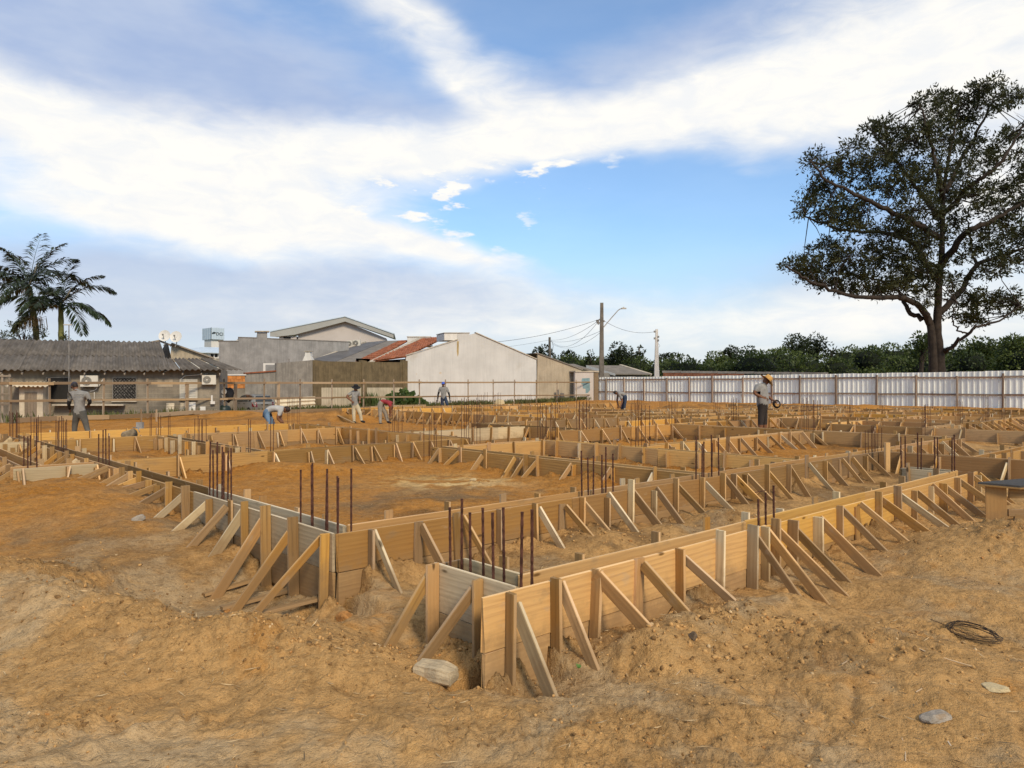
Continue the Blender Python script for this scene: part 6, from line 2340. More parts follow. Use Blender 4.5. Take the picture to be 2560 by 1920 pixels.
def person(label, Y, J, shirt, trousers, shoes, sleeve=None, face=(0, -1, 0), headgear=None, shorts=False, belly=0.0, foot=None, s=1.0):
    """J: joint -> (px, py, depth offset). The body is one skinned surface; materials follow the clothes."""
    P = {k: at(v[0], v[1], Y + (v[2] if len(v) > 2 else 0)) for k, v in J.items()}
    loc = Vector((P['ankL'].x, P['ankL'].y, min(P['ankL'].z, P['ankR'].z) - 0.06))
    t = thing('person', label, 'person', loc, 'workers on the site')
    fv = Vector(face)
    fv.z = 0
    fv.normalize()
    for sd in ('L', 'R'):
        a = P['ank' + sd]
        k = P['toe' + sd] if 'toe' + sd in P else a + (Vector(foot).normalized() if foot else fv) * 0.2 + Vector((0, 0, -0.05))
        P['toe' + sd] = k
        P['heel' + sd] = a - (k - a).normalized() * 0.05 + Vector((0, 0, -0.04))
        e, h = P['elb' + sd], P['han' + sd]
        P['wri' + sd] = e.lerp(h, 0.78)
    names = ['pel', 'waist', 'chest', 'neck', 'headbase']
    P['pel'] = (P['hipL'] + P['hipR']) / 2 + Vector((0, 0, 0.02))
    P['neckt'] = P['neck'].lerp(P['head'], 0.45)
    order = ['pel', 'waist', 'chest', 'neck', 'neckt', 'hipL', 'kneL', 'ankL', 'toeL', 'hipR', 'kneR', 'ankR', 'toeR',
             'shoL', 'elbL', 'wriL', 'shoR', 'elbR', 'wriR']
    ix = {k: i for i, k in enumerate(order)}
    E = [('pel', 'waist'), ('waist', 'chest'), ('chest', 'neck'), ('neck', 'neckt'), ('pel', 'hipL'), ('hipL', 'kneL'), ('kneL', 'ankL'), ('ankL', 'toeL'),
         ('pel', 'hipR'), ('hipR', 'kneR'), ('kneR', 'ankR'), ('ankR', 'toeR'), ('chest', 'shoL'), ('shoL', 'elbL'), ('elbL', 'wriL'), ('chest', 'shoR'), ('shoR', 'elbR'), ('elbR', 'wriR')]
    rad = dict(pel=(0.165, 0.14), waist=(0.165 + belly, 0.135 + belly), chest=(0.185 + belly * 0.4, 0.14), neck=0.085, neckt=0.06, hipL=0.115, hipR=0.115, kneL=0.08, kneR=0.08, ankL=0.062, ankR=0.062,
               toeL=0.045, toeR=0.045, shoL=0.088, shoR=0.088, elbL=0.053, elbR=0.053, wriL=0.036, wriR=0.036)
    if shorts:
        rad.update(kneL=0.085, kneR=0.085, ankL=0.045, ankR=0.045)
    V = [P[k] - loc for k in order]
    ed = [(ix[a], ix[b]) for a, b in E]
    me = skinned('body', V, ed, [tuple(x * s for x in rad[k]) if isinstance(rad[k], tuple) else rad[k] * s for k in order], 0)
    mats = [shirt, trousers, shoes, SKIN, sleeve or SKIN]
    me.materials.clear()
    for m in mats:
        me.materials.append(m)
    # clothing by nearest bone
    def seg(p, a, b):
        d = b - a
        f = max(0, min(1, (p - a).dot(d) / max(1e-9, d.length_squared)))
        return (p - a - d * f).length, f
    mi = []
    for pl in me.polygons:
        c = pl.center + loc
        best = None
        for (a, b) in E:
            dd, f = seg(c, P[a], P[b])
            dd /= max(0.05, (rad[a][0] if isinstance(rad[a], tuple) else rad[a]))
            if best is None or dd < best[0]:
                best = (dd, a, b, f)
        _, a, b, f = best
        k = 0
        if b in ('hipL', 'hipR'):
            k = 1
        elif b in ('kneL', 'kneR'):
            k = 1
        elif b in ('ankL', 'ankR'):
            k = (3 if f > 0.06 else 1) if shorts else (1 if f < 0.9 else 2)
        elif b in ('toeL', 'toeR'):
            k = 2
        elif b == 'neckt':
            k = 3 if f > 0.35 else 0
        elif b in ('elbL', 'elbR'):
            k = 0 if f < 0.62 else 4
        elif b in ('wriL', 'wriR'):
            k = 4
        elif a == 'pel' and b == 'waist':
            k = 1 if f < 0.12 else 0
        mi.append(k)
    me.polygons.foreach_set('material_index', mi)
    body = link('body', me, t, Matrix.Translation(loc))
    for pl in me.polygons:
        pl.use_smooth = True
    # head with a face
    h = P['head']
    upv = (h - P['neck']).normalized()
    fwd = Vector(face).normalized()
    fwd = (fwd - upv * fwd.dot(upv)).normalized()
    rt = fwd.cross(upv)
    M = Matrix((rt, fwd, upv)).transposed()
    mb = MB()
    ellipsoid(mb, h, (0.076, 0.095, 0.118), M, 16, 12)
    ellipsoid(mb, h + M @ Vector((0, 0.045, -0.06)), (0.055, 0.055, 0.055), M, 12, 8)
    ellipsoid(mb, h + M @ Vector((0, 0.10, -0.015)), (0.016, 0.024, 0.028), M, 8, 6)
    for sg in (-1, 1):
        ellipsoid(mb, h + M @ Vector((0.078 * sg, 0.0, -0.01)), (0.012, 0.024, 0.034), M, 8, 6)
    mb.tube([h - M @ Vector((0, 0.01, 0.06)), P['neckt'], P['neck']], [0.056, 0.055, 0.06], 10)
    mb.build('head', SKIN, t, smooth=True)
    mb = MB()
    for sg in (-1, 1):
        ellipsoid(mb, h + M @ Vector((0.03 * sg, 0.086, 0.012)), (0.011, 0.008, 0.007), M, 8, 6)
        mb.box(h + M @ Vector((0.031 * sg, 0.092, 0.03)), (0.032, 0.008, 0.007), M)
    mb.box(h + M @ Vector((0, 0.097, -0.064)), (0.04, 0.006, 0.007), M)
    mb.build('features', HAIR, t)
    if headgear is None or headgear[0] != 'straw':
        mb = MB()
        ellipsoid(mb, h + M @ Vector((0, -0.014, 0.018)), (0.083, 0.095, 0.118), M, 16, 10)
        mb.build('hair', HAIR, t, smooth=True)
    if headgear:
        kind, hm = headgear
        g = MB()
        if kind == 'cap':
            ellipsoid(g, h + M @ Vector((0, -0.002, 0.052)), (0.09, 0.107, 0.088), M, 16, 10)
            vis = []
            for i in range(9):
                a = math.pi * (0.12 + 0.76 * i / 8)
                vis.append(h + M @ Vector((0.085 * math.cos(a), 0.075 + 0.095 * math.sin(a), 0.045 - 0.02 * math.sin(a))))
            vis += [h + M @ Vector((-0.08, 0.05, 0.055)), h + M @ Vector((0.08, 0.05, 0.055))]
            g.prism(vis, (M @ Vector((0, 0, 0.012))))
            g.build('cap', hm, t, smooth=False)
        else:
            wide = 0.235 if kind == 'straw' else 0.20
            tilt = Matrix.Rotation(R(-14 if kind == 'straw' else -4), 3, 'X')
            MM = M @ tilt
            prof = [(wide, 0.035), (wide * 0.8, 0.052), (0.115, 0.062), (0.112, 0.10), (0.105, 0.165), (0.085, 0.195), (0.0, 0.20)]
            if kind != 'straw':
                prof = [(wide, 0.05), (wide * 0.8, 0.058), (0.105, 0.06), (0.10, 0.11), (0.09, 0.15), (0.06, 0.17), (0.0, 0.172)]
            vs, fs = [], []
            N = 24
            for (r, z) in prof:
                for i in range(N):
                    a = 2 * math.pi * i / N
                    wv = 0.012 * math.sin(2 * a + 1) if r > 0.15 else 0
                    vs.append(h + MM @ Vector((r * math.cos(a), r * math.sin(a) * 1.08, z + wv)))
            for j in range(len(prof) - 1):
                for i in range(N):
                    fs.append((j * N + i, j * N + (i + 1) % N, (j + 1) * N + (i + 1) % N, (j + 1) * N + i))
            nv = len(vs)
            vs += [v - MM @ Vector((0, 0, 0.008)) for v in vs]
            fs += [tuple(i + nv for i in reversed(f)) for f in fs]
            g.add(vs, fs)
            hat = g.build('straw_hat' if kind == 'straw' else 'brimmed_hat', hm, t, smooth=True)
            if kind == 'straw':
                g = MB()
                g.tube([h + MM @ Vector((0.117 * math.cos(a), 0.117 * 1.08 * math.sin(a), 0.078)) for a in [i * math.pi / 10 for i in range(21)]], 0.011, 5, False)
                g.build('hat_band', mat('hat_band', (0.42, 0.22, 0.06), 0.8, 0.1, 10), hat)
    # hands: palm and five bent fingers
    for sd in ('L', 'R'):
        w, hd = P['wri' + sd], P['han' + sd]
        d = (hd - w).normalized()
        sdv = d.cross(fwd)
        sdv = sdv.normalized() if sdv.length > 0.05 else d.orthogonal().normalized()
        nrml = sdv.cross(d).normalized()
        MH = Matrix((sdv, nrml, d)).transposed()
        g = MB()
        ellipsoid(g, w + d * 0.045, (0.042, 0.018, 0.055), MH, 10, 8)
        for f, (ox, ln) in enumerate(((-0.03, 0.06), (-0.01, 0.072), (0.01, 0.068), (0.03, 0.052))):
            p0 = w + MH @ Vector((ox, 0, 0.075))
            p1 = p0 + MH @ Vector((ox * 0.1, 0.012, ln * 0.5))
            p2 = p1 + MH @ Vector((0, 0.03, ln * 0.4))
            g.tube([p0, p1, p2], [0.0095, 0.009, 0.007], 6)
        sg = 1 if sd == 'L' else -1
        g.tube([w + MH @ Vector((0.035 * sg, 0.005, 0.03)), w + MH @ Vector((0.06 * sg, 0.015, 0.06)), w + MH @ Vector((0.055 * sg, 0.03, 0.085))], [0.012, 0.011, 0.008], 6)
        g.build('hand', (sleeve if sleeve is not None and sleeve.name.startswith('black_glove') else SKIN), t, smooth=True)
    return t, P


def build_people():
    GREY_T = mat('grey_tshirt', (0.23, 0.225, 0.22), 0.9, 0.18, 7, bmp=0.3)
    PALE_T = mat('pale_tshirt', (0.36, 0.36, 0.36), 0.9, 0.1, 5, bmp=0.3)
    RED_T = mat('red_tshirt', (0.24, 0.028, 0.035), 0.9, 0.2, 5, bmp=0.3)
    TR_GREY = mat('grey_trousers', (0.085, 0.082, 0.075), 0.9, 0.25, 5, bmp=0.3)
    TR_STONE = mat('stone_trousers', (0.26, 0.235, 0.20), 0.9, 0.2, 5, bmp=0.3)
    JEANS = mat('blue_jeans', (0.10, 0.16, 0.235), 0.9, 0.4, 4, bmp=0.3, warm=False)
    JEANS_D = mat('dark_jeans', (0.03, 0.045, 0.075), 0.9, 0.35, 4, bmp=0.3, warm=False)
    CREAM = mat('cream_trousers', (0.48, 0.42, 0.30), 0.9, 0.15, 4, bmp=0.3)
    SHORT = mat('charcoal_shorts', (0.030, 0.024, 0.022), 0.9, 0.2, 5)
    SHOE = mat('black_boots', (0.014, 0.012, 0.011), 0.6, 0.2, 8)
    SLV = mat('black_sleeve', (0.012, 0.012, 0.013), 0.8, 0.2, 8)
    GLV = mat('black_glove_sleeve', (0.013, 0.013, 0.014), 0.8, 0.2, 8)
    CAPD = mat('navy_cap', (0.035, 0.035, 0.05), 0.8, 0.2, 8)
    CAPB = mat('blue_cap', (0.05, 0.10, 0.42), 0.7, 0.15, 8, warm=False)
    HATB = mat('black_felt', (0.012, 0.012, 0.014), 0.9, 0.2, 8)
    STRAW = mat('straw', (0.52, 0.31, 0.10), 0.8, 0.15, 30, fine=0.3)
    t, P = person('worker seen from behind in grey tshirt, dark cap and black arm sleeves', 21.7, dict(
        head=(187, 965.5, 0.05), neck=(192, 978, 0), chest=(198.5, 990), waist=(199.5, 1021), shoL=(179, 985), shoR=(217, 985), elbL=(171.5, 1010, 0.05), elbR=(225.5, 1006, 0.05),
        hanL=(176, 1028, 0.25), hanR=(220, 1013, 0.35), hipL=(191, 1037), hipR=(209, 1037), kneL=(186.5, 1067, 0.05), kneR=(216.5, 1067), ankL=(186.5, 1097), ankR=(225, 1096, -0.1)),
        GREY_T, TR_GREY, SHOE, SLV, face=(-0.75, 0.65, -0.1), headgear=('cap', CAPD), foot=(-0.2, 1, 0))
    # faint print across the shoulders
    fc = bpy.data.curves.new('print', 'FONT')
    fc.body = 'compros'
    fc.size = 0.085
    fc.extrude = 0.002
    fc.align_x = 'CENTER'
    fo = bpy.data.objects.new('print', fc)
    COL.objects.link(fo)
    bpy.context.view_layer.update()
    me = bpy.data.meshes.new_from_object(fo)
    bpy.data.objects.remove(fo)
    me.materials.clear()
    me.materials.append(TR_GREY)
    M = Matrix.Translation(at(197.5, 989, 21.7 - 0.205)) @ Matrix.Rotation(R(84), 4, 'X')
    link('shirt_print', me, t, M)
    person('worker in pale tshirt and faded jeans bending right over the forms', 24.0, dict(
        head=(716, 1023.5, -0.02), neck=(708, 1020.5), chest=(694, 1021), waist=(676, 1021.5), shoL=(703, 1026, -0.16), shoR=(702, 1023, 0.17), elbL=(693.5, 1045, -0.2), elbR=(700, 1046, 0.2),
        hanL=(708, 1061, -0.1), hanR=(711, 1060, 0.1), hipL=(664, 1033, -0.1), hipR=(665, 1032, 0.1), kneL=(674, 1054, -0.13), kneR=(681, 1055, 0.15), ankL=(673, 1079, -0.13), ankR=(689, 1081, 0.2)),
        PALE_T, JEANS, SHOE, face=(0.75, -0.2, -0.65), foot=(1, 0, 0))
    person('worker in black brimmed hat and cream trousers, hand on hip', 30.9, dict(
        head=(889.5, 971, -0.02), neck=(889, 977.5), chest=(887.5, 985), waist=(886, 1004), shoL=(879.5, 981, 0), shoR=(896, 981), elbL=(866.5, 992, -0.1), elbR=(899.5, 994.5, 0.05),
        hanL=(883.5, 1006.5, -0.22), hanR=(899, 1005, -0.05), hipL=(884.5, 1017), hipR=(893.5, 1017), kneL=(884.5, 1037, -0.03), kneR=(901, 1035), ankL=(885.5, 1055), ankR=(904, 1053, 0.0), toeL=(889, 1058, -0.2), toeR=(913, 1055.5, -0.08)),
        GREY_T, CREAM, SHOE, face=(0.15, -0.9, -0.4), headgear=('hat', HATB))
    person('worker in dark red tshirt and stone trousers doubled over', 29.7, dict(
        head=(978, 1016, 0.12), neck=(976.5, 1010, 0.05), chest=(970, 1003.5), waist=(957, 1003), shoL=(974, 1009, -0.17), shoR=(977, 1006, 0.18), elbL=(976.5, 1019, -0.15), elbR=(978, 1020, 0.2),
        hanL=(974.5, 1037, -0.05), hanR=(977, 1038, 0.15), hipL=(950, 1012, -0.1), hipR=(951.5, 1011, 0.1), kneL=(950.5, 1034, -0.1), kneR=(963, 1032, 0.12), ankL=(951, 1060, -0.1), ankR=(970, 1055, 0.12), toeL=(958, 1062, -0.15), toeR=(978.5, 1058, 0.0)),
        RED_T, TR_STONE, SHOE, face=(0.3, -0.2, -0.92))
    person('worker in blue cap with black sleeves stepping forward by the white wall', 40.8, dict(
        head=(1108, 960.5, -0.02), neck=(1108.2, 967.5), chest=(1108.8, 975), waist=(1109.4, 989), shoL=(1100, 971), shoR=(1117.5, 971), elbL=(1095.8, 985, 0), elbR=(1123, 986),
        hanL=(1092.8, 1004, -0.05), hanR=(1125.2, 1004, -0.05), hipL=(1105.2, 998), hipR=(1113.5, 997), kneL=(1105.8, 1015.5, -0.05), kneR=(1118, 1010.5, -0.25), ankL=(1106.8, 1033), ankR=(1123, 1026, 0.05)),
        GREY_T, JEANS_D, SHOE, GLV, face=(-0.1, -0.95, -0.25), headgear=('cap', CAPB), foot=(0.1, -1, 0))
    person('worker in grey tshirt bending left before the metal fence', 40.8, dict(
        head=(1539, 981.5, -0.02), neck=(1543.5, 981), chest=(1549.5, 982.5), waist=(1559.5, 985), shoL=(1548.5, 986, -0.17), shoR=(1545, 985, 0.17), elbL=(1556, 1002, -0.15), elbR=(1542.5, 1002, 0.2),
        hanL=(1551, 1018, -0.2), hanR=(1547.5, 1019, 0.1), hipL=(1564, 994, -0.1), hipR=(1563, 993, 0.1), kneL=(1561.5, 1013.5, -0.1), kneR=(1555, 1013.5, 0.1), ankL=(1560, 1034, -0.1), ankR=(1554, 1033.5, 0.12)),
        GREY_T, JEANS_D, SHOE, face=(-0.7, -0.15, -0.7), foot=(-1, -0.2, 0))
    t, P = person('stout worker in wide straw hat and dark shorts holding a coil', 23.0, dict(
        head=(1915, 951.5, 0), neck=(1909.5, 960.5), chest=(1906.5, 974), waist=(1907.5, 1001), shoL=(1897, 967, -0.17), shoR=(1909, 967, 0.2), elbL=(1884, 983, -0.2), elbR=(1916, 989, 0.28),
        hanL=(1917, 998.5, -0.2), hanR=(1938, 1004.5, 0.1), hipL=(1904.5, 1022, -0.1), hipR=(1909.5, 1022, 0.1), kneL=(1902, 1055, -0.1), kneR=(1911.5, 1055.5, 0.1), ankL=(1900.5, 1088, -0.1), ankR=(1912, 1089, 0.12)),
        GREY_T, SHORT, SHOE, face=(0.75, -0.35, -0.5), headgear=('straw', STRAW), shorts=True, belly=0.05, foot=(1, -0.3, 0), s=1.08)
    # the coil of black cable in his hand
    c = at(1942.5, 1010, 23.05)
    k = thing('cable_coil', 'small black cable coil in the straw hat worker hand', 'cable', c)
    mb = MB()
    for q in range(4):
        r = 0.085 + 0.012 * q
        mb.tube([c + Vector((r * math.cos(a), 0.03 * math.sin(a) + 0.012 * q, r * 1.05 * math.sin(a))) for a in [i * math.pi / 10 for i in range(21)]], 0.011, 5, False)
    mb.tube([c + Vector((0.09, 0, -0.03)), c + Vector((0.18, 0, -0.03)), c + Vector((0.27, 0.02, 0.03))], 0.01, 5)
    mb.build('loops', SHOE, k)
# ------------------------------------------------------------------ car, bench, stones and loose things
def build_car():
    PAINT = mat('car_silver', (0.26, 0.26, 0.25), 0.32, 0.05, 2, metal=0.55, spec=0.5)
    TYRE = mat('tyre', (0.02, 0.02, 0.02), 0.85, 0.1, 8)
    LAMP = mat('tail_lamp', (0.10, 0.006, 0.006), 0.25, 0.1, 5, spec=0.6)
    Y = 49.5
    head = Vector((-0.72, 0.69, 0)).normalized()           # car points away to the left
    left = Vector((-head.y, head.x, 0))
    rear = at(662, 1031, Y)
    g = -0.48
    O = Vector((rear.x, rear.y, g))                        # middle of the rear bumper on the ground
    M = Matrix((head, left, Vector((0, 0, 1)))).transposed()

    def C(x, y, z):
        return O + M @ Vector((x, y, z))
    t = thing('parked_car', 'silver hatchback parked beside the grey wall, rear towards the site', 'car', C(1.9, 0, 0))
    # body shell lofted along the length: x, floor, belt height, half width, roof height, roof half width
    st = [(0.0, 0.32, 0.80, 0.72, 0.82, 0.70), (0.10, 0.24, 0.94, 0.80, 0.97, 0.66), (0.35, 0.20, 0.97, 0.83, 1.38, 0.54), (0.75, 0.18, 0.97, 0.84, 1.46, 0.57), (1.4, 0.18, 0.95, 0.84, 1.48, 0.58),
          (2.0, 0.18, 0.93, 0.84, 1.45, 0.58), (2.45, 0.18, 0.92, 0.84, 1.26, 0.58), (2.95, 0.2, 0.91, 0.82, 0.94, 0.66), (3.5, 0.22, 0.82, 0.78, 0.84, 0.6), (3.85, 0.28, 0.66, 0.68, 0.68, 0.5)]
    vs, fs = [], []
    for (x, z0, zb, w, zr, wr) in st:
        ring = [(-w * 0.94, z0), (-w, z0 + 0.12), (-w, (z0 + zb) / 2), (-w * 0.985, zb), (-wr - 0.02, zr - 0.05), (-wr * 0.8, zr), (wr * 0.8, zr), (wr + 0.02, zr - 0.05), (w * 0.985, zb), (w, (z0 + zb) / 2), (w, z0 + 0.12), (w * 0.94, z0)]
        vs += [C(x, y, z) for (y, z) in ring]
    k = 12
    for i in range(len(st) - 1):
        for j in range(k):
            j2 = (j + 1) % k
            fs.append((i * k + j, i * k + j2, (i + 1) * k + j2, (i + 1) * k + j))
    fs.append(tuple(range(k)))
    fs.append(tuple(range(len(st) * k - 1, (len(st) - 1) * k - 1, -1)))
    mb = MB()
    mb.add(vs, fs)
    body = mb.build('body', PAINT, t)
    bv = body.modifiers.new('bevel', 'BEVEL')
    bv.width = 0.03
    bv.segments = 2
    # glass set slightly proud of the shell
    mb = MB()
    mb.prism([C(0.085, -0.60, 1.0), C(0.085, 0.60, 1.0), C(0.315, 0.50, 1.35), C(0.315, -0.50, 1.35)], M @ Vector((-0.02, 0, 0.01)))
    mb.build('rear_window', GLASSD, t)
    for sg in (1, -1):
        for (a, b, c, d) in (((0.42, 0.99), (0.72, 0.99), (0.78, 1.38), (0.52, 1.36)), ((0.78, 0.98), (1.42, 0.965), (1.42, 1.41), (0.84, 1.40)), ((1.48, 0.965), (2.42, 0.94), (2.05, 1.34), (1.48, 1.41))):
            mb = MB()
            pts = []
            for (x, z) in (a, b, c, d):
                f = (z - 0.95) / 0.46
                pts.append(C(x, sg * (0.828 - f * 0.235 + 0.012), z))
            mb.prism(pts, M @ Vector((0, 0.015 * sg, 0)))
            mb.build('side_window', GLASSD, t)
        mb = MB()
        pts = [C(-0.012, sg * 0.70, 0.62), C(-0.012, sg * 0.52, 0.62), C(0.06, sg * 0.54, 0.93), C(0.12, sg * 0.72, 0.96), C(0.2, sg * 0.835, 0.92), C(0.16, sg * 0.845, 0.66)]
        mb.prism(pts, M @ Vector((-0.03, 0.012 * sg, 0)))
        mb.build('tail_light', LAMP, t)
        for x in (0.62, 3.05):
            mb = MB()
            c = C(x, sg * 0.76, 0.30)
            mb.tube([c - left * 0.095, c - left * 0.08, c + left * 0.08, c + left * 0.095], [0.26, 0.30, 0.30, 0.26], 20)
            w = mb.build('wheel', TYRE, t)
            mb = MB()
            mb.tube([c + left * sg * 0.06, c + left * sg * 0.10], [0.18, 0.17], 14)
            mb.build('rim', PAINT, w)
        mb = MB()
        for x in (1.25, 2.0):
            mb.box(C(x, sg * 0.85, 0.84), (0.16, 0.02, 0.03), M)
        mb.build('door_handle', TYRE, t)
    mb = MB()
    mb.box(C(-0.03, 0, 0.48), (0.12, 1.5, 0.26), M)
    mb.build('bumper', PAINT, t)
    mb = MB()
    mb.box(C(-0.095, 0, 0.46), (0.02, 0.42, 0.12), M)
    mb.build('number_plate', DARK_GRILLE, t)
    mb = MB()
    mb.box(C(0.005, 0, 0.76), (0.02, 0.5, 0.06), M)
    mb.build('tailgate_grip', TYRE, t)
    # blue tarpaulin lying in front of it
    tp = thing('tarpaulin', 'crumpled blue tarpaulin left of the bending worker in jeans', 'tarpaulin', at(640, 1036, 40))
    n, m = 16, 9
    vs, fs = [], []
    for i in range(n + 1):
        for j in range(m + 1):
            f, h = i / n, j / m
            yy = 1036 - 10.5 * (f ** 0.8) * (1 - abs(h * 2 - 1) ** 2)
            p = at(618 + f * 44, 1036, 40.5 + h * 1.6)
            p.z = at(0, yy, 40).z + 0.06 * math.sin(f * 9 + h * 5) * f
            vs.append(p)
    for i in range(n):
        for j in range(m):
            a = i * (m + 1) + j
            fs.append((a, a + m + 1, a + m + 2, a + 1))
    mb = MB()
    mb.add(vs, fs)
    o = mb.build('sheet', mat('blue_tarp', (0.12, 0.21, 0.32), 0.45, 0.25, 3, warm=False), tp, smooth=True)
    o.modifiers.new('solid', 'SOLIDIFY').thickness = 0.01


def rock(name, label, c, r, m, seed, cat='stone', sub=3, sharp=0.25, rotz=0.0, group=None):
    rr = random.Random(seed)
    bm = bmesh.new()
    bmesh.ops.create_icosphere(bm, subdivisions=sub, radius=1.0)
    planes = [(Vector((rr.gauss(0, 1), rr.gauss(0, 1), rr.gauss(0, 1))).normalized(), rr.uniform(0.55, 0.85)) for _ in range(9)]
    for v in bm.verts:
        n = v.co.normalized()
        d = 1.0
        for (pn, pd) in planes:
            q = n.dot(pn)
            if q > 0.05:
                d = min(d, pd / q)
        d *= 1 + 0.04 * math.sin(9 * n.x + seed) * math.sin(8 * n.y) + 0.03 * math.sin(17 * n.z + 3 * n.x)
        v.co = Vector((n.x * r[0], n.y * r[1], n.z * r[2])) * d
    bmesh.ops.rotate(bm, verts=bm.verts, cent=(0, 0, 0), matrix=Matrix.Rotation(rotz, 3, 'Z'))
    me = bpy.data.meshes.new(name)
    bm.to_mesh(me)
    bm.free()
    me.materials.append(m)
    o = link(name, me, None, Matrix.Translation(c))
    return tag(o, label, cat, group)


def build_small():
    STONE = mat('pale_concrete_lump', (0.42, 0.34, 0.23), 0.95, 0.15, 14, bmp=0.5, stain=(12, 0.55, (0.42, 0.30, 0.17), 0.6))
    GREYST = mat('grey_concrete_lump', (0.30, 0.265, 0.225), 0.9, 0.2, 25, bmp=0.5, stain=(16, 0.55, (0.3, 0.2, 0.11), 0.6))
    TANST = mat('tan_stone', (0.46, 0.37, 0.22), 0.9, 0.15, 20, bmp=0.4)
    CLOD = mat('dark_clod', (0.12, 0.085, 0.055), 0.95, 0.3, 30, bmp=0.5)
    ORNG = mat('orange_clod', (0.36, 0.18, 0.06), 0.95, 0.3, 30, bmp=0.5)
    # broken kerb block by the nearest corner
    c = at(1090, 1680, 3.98)
    bm = bmesh.new()
    bmesh.ops.create_cube(bm, size=2.0)
    bmesh.ops.subdivide_edges(bm, edges=bm.edges[:], cuts=5, use_grid_fill=True)
    for v in bm.verts:
        x, y, z = v.co
        rd = 1 - 0.05 * (x * x * y * y + y * y * z * z + x * x * z * z)
        v.co = Vector((x * 0.115, y * 0.065, z * 0.042)) * rd
        v.co.z += 0.004 * math.sin(5 * x) + 0.003 * math.sin(7 * y + 3 * x) - 0.012 * max(0, -x) ** 2
        v.co.y += 0.005 * math.sin(5 * x + 3) + 0.002 * math.sin(11 * z)
        v.co.x += 0.006 * math.sin(4 * y + 2 * z)
    me = bpy.data.meshes.new('stone_block')
    bm.to_mesh(me)
    bm.free()
    me.materials.append(STONE)
    M = Matrix.Translation((c.x, c.y, gz(c.x, c.y) + 0.03)) @ Matrix.Rotation(R(-24), 4, 'Z') @ Matrix.Rotation(R(6), 4, 'Y')
    tag(link('stone_block', me, None, M), 'pale broken stone block lying before the nearest corner box', 'stone')

    def place(x, y, zoff=0.0):
        Yd = F * (HC - 0.03) / (y - HY)
        for _ in range(4):
            p = at(x, y, Yd)
            g = gz(p.x, p.y)
            Yd = F * (HC - g) / (y - HY)
        p = at(x, y, Yd)
        return Vector((p.x, p.y, gz(p.x, p.y) + zoff))
    rock('stone', 'grey concrete fragment lying flat at lower right', place(2338, 1805, 0.02), (0.085, 0.06, 0.03), GREYST, 3, rotz=0.4, group='loose stones')
    rock('stone', 'yellowish flat stone near the right edge', place(2490, 1722, 0.006), (0.085, 0.05, 0.02), TANST, 5, group='loose stones')
    rock('stone', 'small dark clod right of the block before the form', place(1733, 1642, 0.02), (0.03, 0.03, 0.035), CLOD, 7, group='loose stones')
    rock('stone', 'round pebble beside the left slanting props', place(346, 1312, 0.03), (0.07, 0.06, 0.05), GREYST, 9, group='loose stones')
    rock('stone', 'orange lump of clay at the lower middle', place(1620, 1868, 0.01), (0.025, 0.022, 0.018), ORNG, 11, group='loose stones')
    rock('stone', 'brown lump of clay by the corner runners', place(568, 1535, 0.02), (0.03, 0.03, 0.03), ORNG, 13, group='loose stones')
    rock('stone', 'clay lump beside the big corner post', place(862, 1490, 0.03), (0.07, 0.06, 0.05), ORNG, 15, group='loose stones')
    rock('stone', 'pale lump on the far soil of the site centre', place(1248, 1017, 0.2), (0.5, 0.4, 0.35), TANST, 17, group='loose stones')
    rock('stone', 'white block lying behind the orange form', place(1544, 1105, 0.05), (0.12, 0.08, 0.05), WHITE_TRIM, 19, group='loose stones')
    rock('stone', 'small pale stone in the nearest room', place(1182, 1206, 0.03), (0.055, 0.05, 0.04), TANST, 21, group='loose stones')
    # coil of tie wire
    c = place(2435, 1598, 0.0)
    k = thing('wire_coil', 'tangled loop of thin dark wire lying at right', 'wire', c)
    rr = random.Random(5)
    mb = MB()
    for q in range(11):
        r = rr.uniform(0.7, 1.0)
        ph = rr.uniform(-0.4, 0.4)
        pts = []
        n = rr.randint(16, 24)
        for i in range(n):
            a = ph + i * 2 * math.pi / 20
            pts.append(c + Vector((0.135 * r * math.cos(a) + 0.02 * rr.gauss(0, 0.4), 0.13 * r * math.sin(a) + 0.1 * math.cos(a) * -0.6, 0.012 + 0.012 * q * 0.3 + 0.035 * max(0, math.sin(a)) + rr.uniform(0, 0.006))))
        mb.tube(pts, 0.0017, 4, False)
    mb.tube([c + Vector((-0.1, 0.05, 0.02)), c + Vector((-0.18, 0.12, 0.04))], 0.0022, 4)
    mb.tube([c + Vector((-0.08, 0.09, 0.04)), c + Vector((-0.14, 0.25, 0.05))], 0.0022, 4)
    mb.build('loops', mat('black_wire', (0.045, 0.032, 0.022), 0.7, 0.3, 20), k)
    # loose twigs and splinters one can pick out
    TW = wood('twig', (0.42, 0.28, 0.14), (0.58, 0.42, 0.24), (0.25, 0.15, 0.07), 0.4, knots=False, dirt=0)
    for (pts, r, lab) in (
            ([(2278, 1618), (2330, 1642), (2390, 1660), (2438, 1674)], 0.0035, 'long thin stalk lying below the wire coil'),
            ([(2290, 1738), (2310, 1728), (2350, 1726)], 0.003, 'short crooked twig above the grey fragment'),
            ([(2255, 1852), (2264, 1880), (2264, 1915)], 0.003, 'bent stalk at the lower right edge of the picture'),
            ([(2104, 1668), (2118, 1660), (2124, 1657)], 0.0035, 'short broken straw right of the middle mound'),
            ([(1690, 1700), (1740, 1668), (1775, 1640)], 0.002, 'thin dry stalk left of the orange soil patch'),
            ([(2370, 1860), (2384, 1882), (2395, 1888)], 0.004, 'splinter lying at the lower right')):
        mb = MB()
        mb.tube([place(x, y, 0.012) for (x, y) in pts], r, 5)
